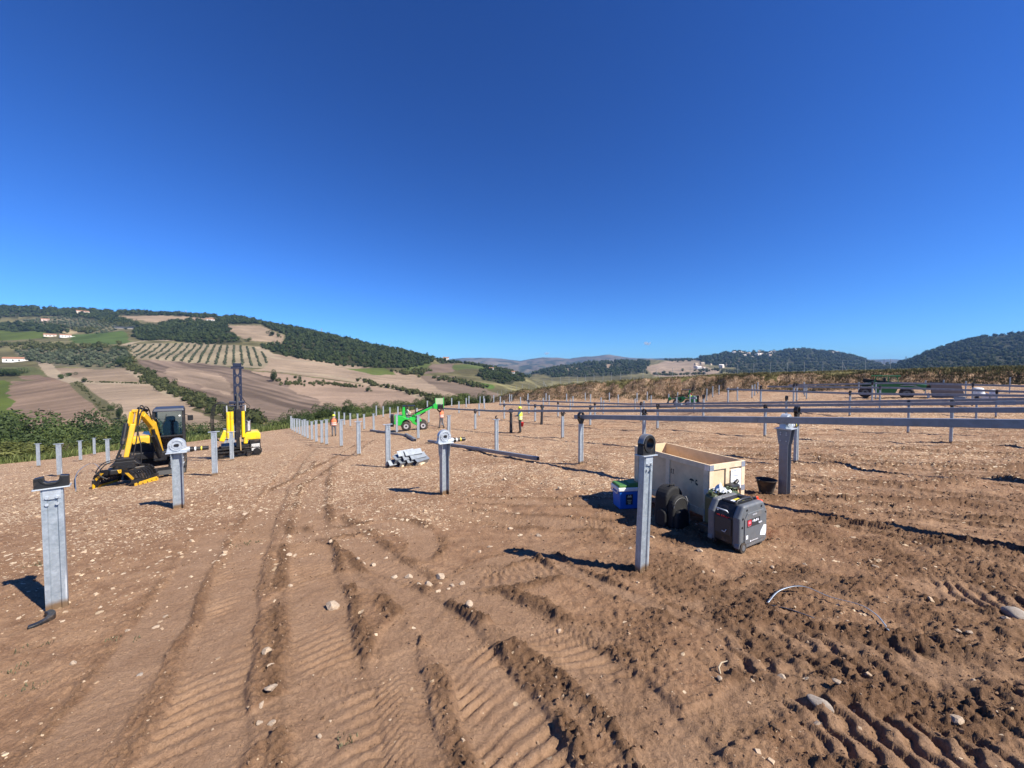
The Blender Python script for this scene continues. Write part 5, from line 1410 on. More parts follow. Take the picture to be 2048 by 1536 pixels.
for s in (-1, 1):
    MB().box((xc + s * 0.30, 0.62, z0 + 0.50), (0.10, 0.42, 0.22)).build('control_console', BLACKM, cabo, 0.02); MB().cyl((xc + s * 0.30, 0.45, z0 + 0.6), (xc + s * 0.29, 0.42, z0 + 0.76), 0.02, 0.025, 8).build('joystick', BLACKM, cabo)
    MB().box((xc + s * 0.12, 0.30, z0 + 0.25), (0.06, 0.03, 0.36)).build('travel_lever', BLACKM, cabo)
MB().tube([(x0 + .12, y0 + .03, z0 + .64), (x0 + .30, y0 + .05, z0 + 1.10), (x0 + .34, y0 + .07, z1 - .18)], 0.010, 6).build('wiper', BLACKM, cabo)
MB().cyl((x1 - .10, y0 + .06, z1 - .26), (x1 - .10, y0 + .055, z1 - .26), 0.03, 0.03, 12).build('round_sticker', WHITE, cabo)
mi = MB().box((x1 + 0.20, y0 + 0.05, z1 - 0.36), (0.16, 0.05, 0.20)).build('mirror', BLACKM, cabo, 0.03, 3)
MB().tube([(x1, y0 + .1, z1 - .22), (x1 + .10, y0 + .06, z1 - .24), (x1 + .19, y0 + .06, z1 - .30)], 0.012, 6).build('mirror_arm', BLACKM, mi)
# boom
B0, B1, B2 = Vector((-0.30, -0.10, 0.86)), Vector((-0.47, -0.50, 1.95)), Vector((-0.66, -0.92, 2.30))
side = Vector((0.92, -0.38, 0)).normalized()
bo = MB(); bo.beam(B0, B1, 0.15, 0.18, side.cross(B1 - B0), 0.16, 0.26); bo.beam(B1 - (B1 - B0).normalized() * 0.06, B2, 0.155, 0.25, side.cross(B2 - B1), 0.14, 0.16)
boo = bo.build('boom', YELLOW, ex_, 0.03, 3)
MB().beam(B0 + Vector((0.0, -0.13, 0.02)), B0.lerp(B1, 0.62) + Vector((-0.02, -0.19, 0)), 0.13, 0.13).build('cylinder_guard', BLACKM, boo, 0.02)
MB().cyl(B0 + Vector((0, -0.16, -0.12)), B0.lerp(B1, 0.82) + Vector((0, -0.13, 0)), 0.045, 0.045, 12).build('boom_cylinder', BLACKM, boo)
MB().box(B0 + Vector((0, 0.02, -0.12)), (0.34, 0.32, 0.34)).build('swing_bracket', BLACKM, boo, 0.04)
A0, A1 = Vector((-0.80, -1.05, 2.42)), Vector((-1.05, -1.30, 0.90))
ar = MB()
for s in (-1, 1): ar.beam(A0 + Vector((s * 0.09, 0, 0.0)), A0.lerp(A1, 0.30) + Vector((s * 0.075, 0, 0)), 0.05, 0.16)
ar.beam(A0.lerp(A1, 0.26), A1, 0.14, 0.20, (0, -1, 0), 0.12, 0.14)
ar.beam(A0 + Vector((-.1, 0, 0.02)), A0 + Vector((.12, 0, 0.02)), 0.08, 0.10); ar.beam(A0 + Vector((0.05, 0, 0)), B2, 0.14, 0.18)
aro = ar.build('arm', YELLOW, ex_, 0.025, 3)
MB().cyl(A0.lerp(A1, 0.22) + Vector((-0.16, -0.08, -.02)), A0.lerp(A1, 0.62) + Vector((-0.14, -0.16, -.05)), 0.06, 0.06, 12).cyl(A0.lerp(A1, 0.62) + Vector((-0.14, -0.16, -.05)), A1 + Vector((-0.18, -0.12, 0.12)), 0.03, 0.03, 10).build('arm_cylinder', BLACKM, aro)
MB().cyl(B2 + Vector((0.12, 0.05, 0.12)), A0 + Vector((0.06, 0, 0.10)), 0.05, 0.05, 10).build('stick_cylinder', BLACKM, aro)
MB().beam(A1 + Vector((-0.18, -0.12, 0.12)), A1 + Vector((-0.14, -0.10, -0.22)), 0.05, 0.09).beam(A1 + Vector((-0.02, 0, 0)), A1 + Vector((0.02, -0.05, -0.24)), 0.12, 0.12).build('linkage', STEELD, aro, 0.01)
for pts in ([B1 + Vector((.02, -.1, .1)), B2 + Vector((.15, -.1, .22)), A0 + Vector((.16, -.12, .05)), A0.lerp(A1, .35) + Vector((.14, -.1, 0)), A0.lerp(A1, .8) + Vector((.32, -.12, .1)), A1 + Vector((.36, -.1, -.3))],
            [B1 + Vector((-.05, -.1, .12)), B2 + Vector((.05, -.12, .25)), A0 + Vector((.1, -.15, .1)), A0.lerp(A1, .5) + Vector((.16, -.14, 0)), A1 + Vector((.15, -.16, -.1))],
            [A1 + Vector((-.10, -.1, .1)), A1 + Vector((-.45, -.15, .02)), A1 + Vector((-.62, -.2, -.25)), A1 + Vector((-.42, -.2, -.42)), A1 + Vector((-.2, -.15, -.40))],
            [A1 + Vector((-.12, -.14, .05)), A1 + Vector((-.40, -.2, -.02)), A1 + Vector((-.56, -.25, -.28)), A1 + Vector((-.38, -.25, -.46)), A1 + Vector((-.15, -.2, -.44))]):
    hose(pts, 0.017, aro)
# grapple: quick hitch, rotator and two ribbed jaws
gc = Vector((-1.03, -1.42, 0))
wpt = ex_.matrix_basis @ gc if False else Matrix.Translation(eg) @ Matrix.Rotation(ERZ, 4, 'Z') @ gc
gfl = gz(wpt.x, wpt.y) - eg.z
gp0 = thing('grapple_root', '', '', (0, 0, 0)); bpy.data.objects.remove(gp0)
GZ = gfl
gb = MB()
gb.box(gc + Vector((0.0, 0, GZ + 0.80)), (0.42, 0.34, 0.10)); gb.prism([(-0.36, 0), (0.36, 0), (0.22, 0.14), (-0.22, 0.14)], (gc + Vector((0, 0, GZ + 0.62)), (1, 0, 0), (0, 0, 1), (0, 1, 0)), 0.42)
gb.box(gc + Vector((-0.10, -0.12, GZ + 0.86)), (0.05, 0.05, 0.26)); gb.box(gc + Vector((0.12, -0.12, GZ + 0.86)), (0.05, 0.05, 0.26))
gro = gb.build('grapple', BLACKM, ex_, 0.02)
MB().cyl(gc + Vector((0, 0, GZ + 0.54)), gc + Vector((0, 0, GZ + 0.64)), 0.30, 0.30, 24).build('rotator', BLACKM, gro, 0.01)
MB().box(gc + Vector((0.02, 0, GZ + 0.47)), (0.80, 0.46, 0.16), (0, 0, 0.2)).build('grapple_frame', BLACKM, gro, 0.03)
MB().prism([(-0.11, 0.06), (0.11, 0.06), (0.075, -0.045), (-0.075, -0.045)], (gc + Vector((-0.06, -0.262, GZ + 0.47)), (0.98, 0.2, 0), (0, 0, 1), (-0.2, 0.98, 0)), 0.02).build('yellow_badge', YELLOW, gro)
lettering('badge_lettering', 'MB', 0.09, BLACKM, gro, gc + Vector((-0.062, -0.276, GZ + 0.478)), (0.98, 0.2, 0), (0, 0, 1))
yaw = -0.62; exg = Vector((math.cos(yaw), math.sin(yaw), 0)); eyg = Vector((-math.sin(yaw), math.cos(yaw), 0))
def gl(a, b, c): return gc + exg * a + eyg * b + Vector((0, 0, GZ + c))
for s, nm in ((-1, 'left'), (1, 'right')):
    arc = [(0.20, 0.47), (0.38, 0.46), (0.50, 0.37), (0.56, 0.24), (0.56, 0.11)]
    jw = MB()
    for y in (-0.36, 0.36):
        for i in range(4):
            a, b = arc[i], arc[i + 1]; jw.beam(gl(s * a[0], y, a[1]), gl(s * b[0], y, b[1]), 0.05, 0.17)
        jw.prism([(0.16, 0.47), (0.38, 0.47), (0.52, 0.37), (0.58, 0.20), (0.57, 0.02), (0.50, 0.02), (0.46, 0.20), (0.34, 0.36)], (gl(0, y, 0), exg * s, (0, 0, 1), eyg), 0.03)
    jw.beam(gl(s * 0.55, -0.37, 0.10), gl(s * 0.55, 0.37, 0.10), 0.06, 0.05); jw.beam(gl(s * 0.38, -0.37, 0.46), gl(s * 0.38, 0.37, 0.46), 0.10, 0.06)
    jo = jw.build('jaw', BLACKM, gro, 0.006)
    for y in np.linspace(-0.28, 0.28, 7):
        rb = MB()
        for i in range(1, 4):
            a, b = arc[i], arc[i + 1]; rb.beam(gl(s * (a[0] - .005), y, a[1]), gl(s * (b[0] - .005), y, b[1]), 0.045, 0.05)
        rb.build('rib', BLACKM, jo)
    ed = MB().beam(gl(s * 0.60, -0.42, 0.06), gl(s * 0.60, 0.42, 0.06), 0.03, 0.15).build('cutting_edge', YELLOW, jo, 0.004)
    kq = MB()
    for y in np.linspace(-0.32, 0.32, 5): kq.cyl(gl(s * 0.616, y, 0.06), gl(s * 0.624, y, 0.06), 0.018, 0.018, 8)
    kq.build('edge_bolt', BLACKM, ed)["kind"] = "stuff"
    MB().prism([(0.30, 0.455), (0.40, 0.455), (0.56, 0.28), (0.52, 0.22)], (gl(0, -0.385, 0), exg * s, (0, 0, 1), eyg), 0.012).build('yellow_side_mark', YELLOW, jo)

# --- pile driver
rg = on(480, 914); RRZ = math.atan2(-rg.x, rg.y) + 0.02
rig = thing('pile_driver', 'yellow crawler pile driver with a tall dark slotted mast', 'pile driver', rg, RRZ)
for s in (0.0, 1.0): crawler(rig, 0.05 + s, -0.95, 0.92, 0.26, 0.44, 'x')
MB().box((0.0, 0.55, 0.50), (1.5, 1.1, 0.16)).build('chassis', BLACKM, rig, 0.02)
for z in (0.30, 0.46): MB().box((-0.35, -0.12, z), (1.1, 0.07, 0.08)).build('side_rail', BLACKM, rig, 0.01)
for x in (-0.95, 0.35): MB().box((x, -0.10, 0.13), (0.16, 0.2, 0.26)).build('stabiliser_foot', BLACKM, rig, 0.01)
eb = MB().prism([(0.16, 0.62), (0.34, 0.62), (0.34, 0.80), (0.88, 0.80), (0.88, 1.06), (0.80, 1.20), (0.30, 1.20), (0.16, 1.02)], ((0, 0.45, 0), (1, 0, 0), (0, 0, 1), (0, 1, 0)), 0.95).build('engine_cover', YELLOWR, rig, 0.05, 3)
MB().box((0.64, 0.40, 0.55), (0.46, 0.9, 0.50)).build('engine_housing', BLACKM, rig, 0.02)
gm = MB().box((0.66, -0.058, 0.42), (0.34, 0.012, 0.34)).build('white_mesh_guard', WHITE, rig)
wm = MB()
for i in range(8):
    wm.beam((0.50 + i * 0.042, -0.066, 0.26), (0.50 + i * 0.042 + 0.03, -0.066, 0.58), 0.007, 0.004, (0, 1, 0)); wm.beam((0.50, -0.068, 0.27 + i * 0.042), (0.82, -0.068, 0.25 + i * 0.042), 0.004, 0.007)
wm.build('mesh_wire', STEELD, gm)["kind"] = "stuff"
def plate_hole(mb, cx, cz, w, h, rx, rz_, y, d, n=28):
    o = []; i_ = []
    for k in range(n):
        a = 2 * math.pi * (k + 0.5) / n; c, s = math.cos(a), math.sin(a)
        q = min((w / 2) / max(1e-6, abs(c)), (h / 2) / max(1e-6, abs(s)))
        ox, oz = c * q, s * q
        o.append((cx + ox, cz + oz)); i_.append((cx + c * rx, cz + s * rz_))
    v = []
    for k in range(n): v += [(o[k][0], y - d / 2, o[k][1]), (o[k][0], y + d / 2, o[k][1]), (i_[k][0], y + d / 2, i_[k][1]), (i_[k][0], y - d / 2, i_[k][1])]
    f = []
    for k in range(n):
        j = (k + 1) % n
        f += [(4 * k, 4 * j, 4 * j + 3, 4 * k + 3), (4 * k + 1, 4 * k + 2, 4 * j + 2, 4 * j + 1), (4 * k + 3, 4 * j + 3, 4 * j + 2, 4 * k + 2), (4 * k, 4 * k + 1, 4 * j + 1, 4 * j)]
    mb.add(v, f)
ms = MB(); MX = -0.02
for cz_, hz in ((4.28, 0.44), (3.82, 0.48), (3.34, 0.48), (2.86, 0.48), (2.38, 0.48), (1.90, 0.48)):
    plate_hole(ms, MX, cz_, 0.235, hz, 0.068, hz * 0.40, -0.04, 0.03)
for s in (-1, 1): ms.box((MX + s * 0.145, 0.06, 2.75), (0.055, 0.22, 3.75))
ms.box((MX, 0.02, 4.58), (0.345, 0.22, 0.16)); ms.box((MX, 0.0, 4.44), (0.52, 0.14, 0.12))
mso = ms.build('mast', NAVY, rig, 0.006)
MB().tube([(MX - 0.9, 0.02, 4.56), (MX - 0.3, 0, 4.46)], 0.012, 6).tube([(MX + 0.3, 0, 4.46), (MX + 0.62, 0.02, 4.44)], 0.012, 6).build('side_rod', STEELD, mso)
MB().cyl((MX - 0.03, -0.12, 0.55), (MX - 0.03, -0.12, 3.15), 0.055, 0.055, 12).build('lift_cylinder', STEELD, mso)
MB().box((MX - 0.03, -0.10, 1.45), (0.17, 0.16, 1.9)).build('hammer', BLACKM, rig, 0.01)
MB().box((MX - 0.05, 0.0, 2.72), (0.62, 0.26, 0.13)).box((MX - 0.06, 0.0, 2.56), (0.66, 0.2, 0.05)).build('carriage', NAVY, rig, 0.02)
for x in (-0.42, -0.27, 0.18): MB().cyl((MX + x, -0.06, 0.98), (MX + x, -0.06, 2.28), 0.075, 0.075, 14).box((MX + x, -0.06, 1.6), (0.10, 0.10, 1.2)).build('yellow_cylinder', YELLOWR, rig)
for x in (-0.46, 0.28): MB().cyl((MX + x, -0.04, 2.28), (MX + x, -0.04, 2.58), 0.03, 0.03, 10).build('piston_rod', SILVER, rig)
MB().box((MX - 0.55, 0.1, 2.25), (0.07, 0.12, 0.62)).build('side_guard', BLACKM, rig, 0.01)
MB().box((-0.62, 0.2, 1.10), (0.22, 0.5, 0.55), (0, 0.35, 0)).build('side_cover', YELLOWR, rig, 0.04)
MB().box((0.36, 0.25, 1.50), (0.26, 0.3, 0.55)).build('radiator', STEELD, rig, 0.01); MB().box((0.40, 0.09, 1.50), (0.10, 0.01, 0.48)).build('radiator_grille', SILVER, rig)
for k in range(3):
    dx = 0.05 * k
    hose([(-0.45, 0.1, 0.9), (-0.86 - dx, 0.05, 0.95), (-1.0 - dx, 0.0, 1.7), (-0.92 - dx, 0.0, 2.55), (-0.72, 0.0, 2.78 - dx), (-0.40, 0.0, 2.62)], 0.022, rig)
hose([(0.16, 0, 2.95), (0.28, 0.05, 2.7), (0.46, 0.05, 2.5), (0.38, 0.05, 2.35)], 0.016, rig); hose([(0.2, -.05, 2.2), (0.36, -.05, 1.9), (0.4, 0, 1.75)], 0.018, rig)
MB().cyl((0.04, -0.20, 0.35), (0.02, -0.20, 1.0), 0.028, 0.028, 10).build('control_lever', mat("brass_fitting", (0.55, 0.42, 0.22), 0.4, 0.4), rig)

# --- compact articulated loaders
def wheel_at(parent, x, y, z, r, w, rim=SILVER):
    wv = MB(); n = 28
    prof = [(r * 0.55, -w / 2), (r * 0.86, -w / 2), (r, -w * 0.36), (r, w * 0.36), (r * 0.86, w / 2), (r * 0.55, w / 2)]
    v = []; f = []
    for i in range(n):
        a = 2 * math.pi * i / n
        for rr_, yy in prof: v.append((x + rr_ * math.cos(a), y + yy, z + rr_ * math.sin(a)))
    m = len(prof)
    for i in range(n):
        j = (i + 1) % n
        for k in range(m - 1): f.append((i * m + k, i * m + k + 1, j * m + k + 1, j * m + k))
    wv.add(v, f, True)
    for i in range(18):
        a = 2 * math.pi * i / 18
        for s in (-1, 1): wv.box((x + r * 1.0 * math.cos(a + s * 0.06), y + s * w * 0.24, z + r * 1.0 * math.sin(a + s * 0.06)), (0.04, w * 0.42, 0.035), Matrix.Rotation(-a, 3, 'Y'))
    t = wv.build('tyre', RUBBER, parent)
    for s in (-1, 1):
        MB().cyl((x, y + s * w * 0.25, z), (x, y + s * w * 0.42, z), r * 0.56, r * 0.50, 20).build('rim', rim, t)
        MB().cyl((x, y + s * w * 0.42, z), (x, y + s * w * 0.46, z), r * 0.22, r * 0.2, 14).build('hub', BLACKM, t)
    return t

def loader(label, loc, rz, m, mirror=1, boom_up=True, triangle=False):
    r = thing('compact_loader', label, 'loader', loc, rz, 'compact articulated loaders')
    S = mirror
    for x in (-0.22, 1.10):
        for y in (0.0, 0.95): wheel_at(r, S * x, y, 0.37, 0.37, 0.30)
    X = lambda p: [(S * a, b) for a, b in p]
    MB().prism(X([(-1.15, 0.55), (-0.85, 0.42), (-0.55, 0.42), (-0.50, 0.72), (-0.30, 0.86), (0.02, 0.86), (0.25, 0.66), (0.30, 0.90), (-0.20, 1.02), (-0.55, 1.20), (-1.10, 1.22)]), ((0, 0.47, 0), (1, 0, 0), (0, 0, 1), (0, 1, 0)), 0.85).build('rear_body', m, r, 0.04, 3)
    MB().box((S * -1.28, 0.47, 0.85), (0.26, 0.78, 0.85)).build('counterweight', BLACKM, r, 0.04)
    MB().box((S * -1.35, 0.47, 0.42), (0.40, 0.70, 0.16)).build('rear_weight', BLACKM, r, 0.02)
    MB().prism(X([(0.30, 0.55), (0.60, 0.36), (0.92, 0.48), (1.02, 0.72), (0.92, 0.92), (0.50, 1.02), (0.05, 1.06), (0.10, 0.80)]), ((0, 0.47, 0), (1, 0, 0), (0, 0, 1), (0, 1, 0)), 0.72).build('front_body', m, r, 0.04, 3)
    MB().cyl((S * 0.62, 0.09, 0.78), (S * 0.62, 0.12, 0.78), 0.14, 0.14, 18).build('pivot_cover', BLACKM, r)
    MB().prism(X([(-0.48, 1.05), (-0.22, 1.0), (-0.28, 1.40), (-0.30, 1.92), (-0.46, 1.92), (-0.52, 1.4)]), ((0, 0.47, 0), (1, 0, 0), (0, 0, 1), (0, 1, 0)), 0.80).build('rear_guard', m, r, 0.03)
    MB().box((S * 0.02, 0.47, 1.95), (0.98, 0.85, 0.05)).build('canopy', BLACKM, r, 0.015)
    for y in (0.08, 0.86): MB().beam((S * 0.46, y, 1.94), (S * 0.60, y, 1.0), 0.05, 0.05).build('roof_post', BLACKM, r)
    pillow(MB(), (S * -0.16, 0.47, 1.16), (0.44, 0.44, 0.14)).build('seat', SEAT, r)
    pillow(MB(), (S * -0.26, 0.47, 1.38), (0.14, 0.42, 0.42)).build('seat_back', SEAT, r)
    MB().ring((S * 0.34, 0.47, 1.32), (S * -0.5, 0, 0.9), 0.16, 0.135, 0.025, 20).build('steering_wheel', BLACKM, r)
    MB().beam((S * 0.52, 0.47, 1.02), (S * 0.36, 0.47, 1.30), 0.05, 0.05).build('steering_column', BLACKM, r)
    tip = Vector((S * (1.95 if boom_up else 1.7), 0.30, 1.85 if boom_up else 0.75))
    bm_ = MB().beam((S * 0.30, 0.30, 1.10), tip, 0.14, 0.20, (0, 0, 1), 0.12, 0.15).build('lift_boom', m, r, 0.02)
    MB().cyl((S * 0.55, 0.30, 0.95), Vector((S * 0.30, 0.30, 1.1)).lerp(tip, 0.62) - Vector((0, 0, 0.12)), 0.045, 0.045, 12).build('lift_cylinder', BLACKM, bm_)
    MB().cyl(Vector((S * 0.45, 0.30, 1.32)), Vector((S * 0.30, 0.30, 1.1)).lerp(tip, 0.92) + Vector((0, 0, 0.16)), 0.05, 0.05, 12).build('tilt_cylinder', BLACKM, bm_)
    MB().prism(X([(0, -0.16), (0.30, -0.22), (0.34, 0.10), (0.16, 0.30), (-0.04, 0.12)]), (tip, (1, 0, 0), (0, 0, 1), (0, 1, 0)), 0.26).build('attachment_plate', m, bm_, 0.02)
    if boom_up:
        MB().box(tip + Vector((S * 0.55, 0.1, -0.05)), (0.46, 0.5, 0.34)).build('carrier', BLACKM, bm_, 0.02)
        MESHG = mat("pale_green_mesh_screen", (0.36, 0.44, 0.27), 0.6, 0, 0.1, 20)
        sc_ = MB().box(tip + Vector((S * 0.50, 0.1, 0.42)), (0.62, 0.02, 0.50)).build('mesh_screen', MESHG, bm_)
        MB().beam(tip + Vector((S * 0.84, 0.1, -0.15)), tip + Vector((S * 0.84, 0.1, 0.72)), 0.05, 0.05).beam(tip + Vector((S * 0.18, 0.1, 0.1)), tip + Vector((S * 0.18, 0.1, 0.68)), 0.04, 0.04).build('screen_post', m, sc_)
    else:
        MB().prism(X([(0.25, -0.62), (0.95, -0.66), (0.98, -0.60), (0.45, -0.50), (0.35, -0.05), (0.25, -0.05)]), (tip, (1, 0, 0), (0, 0, 1), (0, 1, 0)), 1.1).build('bucket', BLACKM, bm_, 0.01)
    if triangle:
        MB().prism([(-0.19, 0), (0.19, 0), (0, 0.34)], ((S * -0.50, -0.01, 1.30), (1, 0, 0), (0, 0, 1), (0, 1, 0)), 0.02).build('orange_warning_triangle', mat("signal_orange", (0.85, 0.12, 0.04), 0.5), r)
        MB().sphere((S * -0.4, 0.1, 1.22), (0.2, 0.12, 0.14)).build('yellow_hood_badge', mat("lime_cap", (0.55, 0.75, 0.05), 0.5), r)
    return r
lg = on(818, 862); LRZ = math.atan2(-lg.x, lg.y)
LOADER = loader('bright green compact loader lifting the far end of a torque tube', lg, LRZ + 0.03, GREEN)
l2 = on(1372, 812)
loader('distant green loader with an orange warning triangle, facing the left', l2, -0.42, mat("loader_green_shaded", (0.012, 0.20, 0.05), 0.4, 0, 0.1, 6, 0, 40, 0.2), -1, False, True)  # darker copy of the loader green, with the machine's shade put into the paint

# --- telehandler with grey bin, bags and pallet
tg = on(1790, 797); TRZ = -math.atan2(tg.x, tg.y)
te = thing('telehandler', 'long dark green telehandler parked behind the far tubes', 'telehandler', tg, TRZ)
for x in (-2.05, 0.75):
    for y in (0.0, 1.75): wheel_at(te, x, y, 0.5, 0.5, 0.42, mat("dark_rim", (0.16, 0.17, 0.16), 0.5, 0.2))
MB().prism([(-2.35, 1.05), (-1.55, 1.05), (-1.30, 0.42), (0.0, 0.42), (0.20, 1.02), (1.35, 1.02), (1.9, 0.75), (2.0, 1.30), (0.5, 1.45), (-1.7, 1.45), (-2.3, 1.30)], ((0, 0.87, 0), (1, 0, 0), (0, 0, 1), (0, 1, 0)), 1.75).build('chassis', DGREEN, te, 0.05, 3)
MB().box((-2.05, 0.87, 1.15), (0.8, 2.2, 0.08)).build('mudguard', BLACKM, te, 0.02)
tc_ = MB()
for x in (-1.45, -0.5, 0.2):
    for y in (0.06, 0.95): tc_.beam((x, y, 1.4), (x + (0.12 if x < -1 else -0.1 if x > 0 else 0), y, 2.02), 0.07, 0.07)
tco = tc_.build('cab_frame', DGREEN, te, 0.01)
MB().box((-0.68, 0.5, 2.07), (2.0, 1.1, 0.10)).build('cab_roof', DGREEN, tco, 0.03)
for p in ([(-1.4, 0.05, 1.45), (-0.54, 0.05, 1.45), (-0.54, 0.05, 2.0), (-1.3, 0.05, 2.0)], [(-0.46, 0.05, 1.45), (0.16, 0.05, 1.45), (0.08, 0.05, 2.0), (-0.46, 0.05, 2.0)], [(0.2, 0.06, 1.45), (0.2, 0.95, 1.45), (0.1, 0.95, 2.0), (0.1, 0.06, 2.0)]):
    MB().add(p, [(0, 1, 2, 3)]).build('pane', GLASS, tco)
pillow(MB(), (-0.75, 0.5, 1.6), (0.2, 0.5, 0.6)).build('driver_seat', SEAT, tco)
tb = MB().beam((-2.3, 1.35, 1.62), (2.6, 1.35, 0.95), 0.30, 0.34).build('telescopic_boom', BLACKM, te, 0.02)
MB().box((2.75, 1.1, 0.75), (0.2, 1.4, 0.8)).build('fork_carriage', BLACKM, tb, 0.02)
for k in range(2): hose([(0.3, 0.0, 1.2), (0.9, -0.05, 1.35 - .1 * k), (1.5, 0, 1.1), (1.8, 0.1, 0.9)], 0.03, te, SILVER if k else HOSE)
MB().prism([(2.35, 0.02), (4.05, 0.02), (3.70, 1.48), (2.20, 1.62), (2.05, 1.50)], ((tg.x * 0, 0.1, 0.05), (1, 0, 0), (0, 0, 1), (0, 1, 0)), 0.0001)
bn = thing('steel_skip', 'grey sloped steel skip beside the dark green telehandler', 'skip', tg + Vector((math.cos(TRZ), math.sin(TRZ), 0)) * 2.35 + Vector((0, 0, 0.0)), TRZ)
GREYB = mat("dull_grey_paint", (0.19, 0.165, 0.14), 0.7, 0, 0.12, 3, 0.1, 20, 0.3)
sk = MB().prism([(0.05, 0.05), (1.95, 0.05), (1.62, 1.42), (-0.15, 1.52)], ((0, 0.0, 0), (1, 0, 0), (0, 0, 1), (0, 1, 0)), 0.05)
sk.prism([(0.05, 0.05), (1.95, 0.05), (1.62, 1.42), (-0.15, 1.52)], ((0, 1.4, 0), (1, 0, 0), (0, 0, 1), (0, 1, 0)), 0.05)
sk.beam((0.05, 0.7, 0.05), (-0.13, 0.7, 1.5), 1.36, 0.05, (1, 0, 0)); sk.beam((1.93, 0.7, 0.05), (1.6, 0.7, 1.4), 1.36, 0.05, (1, 0, 0)); sk.box((1.0, 0.7, 0.03), (1.9, 1.36, 0.05))
sk.build('skip_body', GREYB, bn, 0.01)
MB().beam((-0.2, -0.02, 1.54), (1.66, -0.02, 1.44), 0.08, 0.08).build('rim_bar', STEELD, bn); MB().sphere((-0.25, -0.05, 0.35), (0.09, 0.09, 0.26)).build('white_bundle', WHITE, bn)
BAGW = mat("white_woven_bag", (0.72, 0.72, 0.70), 0.85, 0, 0.08, 12, 0.3, 40)
for px_, py_, sx, sz, lab in ((1956, 799, 0.65, 0.9, 'white woven bulk bag with a peaked top, left of the white sacks'), (1968, 800, 0.5, 0.5, 'grey-white sack on the ground between two white bags'), (1986, 800, 0.4, 0.8, 'small upright white bag, rightmost of the sacks')):
    g = on(px_, py_); o = pillow(MB(), (0, 0, sz / 2), (sx, 0.7, sz), 14, 8, 0.6).build('bulk_bag', BAGW); o.location = g; o.rotation_euler = (0, 0, -0.8); tag(o, lab, 'bag', 'white bags at the far right')
g = on(1931, 800); r = thing('wooden_pallet', 'pale wooden pallet tilted on the ground beside the white bags', 'pallet', g + Vector((0, 0, 0.12)), -0.75, None, (0.0, -0.25))
for i in range(6): MB().box((0, -0.42 + i * 0.17, 0.14), (1.0, 0.11, 0.025)).build('slat', BATTEN, r)
for x in (-0.42, 0, 0.42): MB().box((x, 0, 0.075), (0.10, 0.96, 0.10)).build('bearer', BATTEN, r)

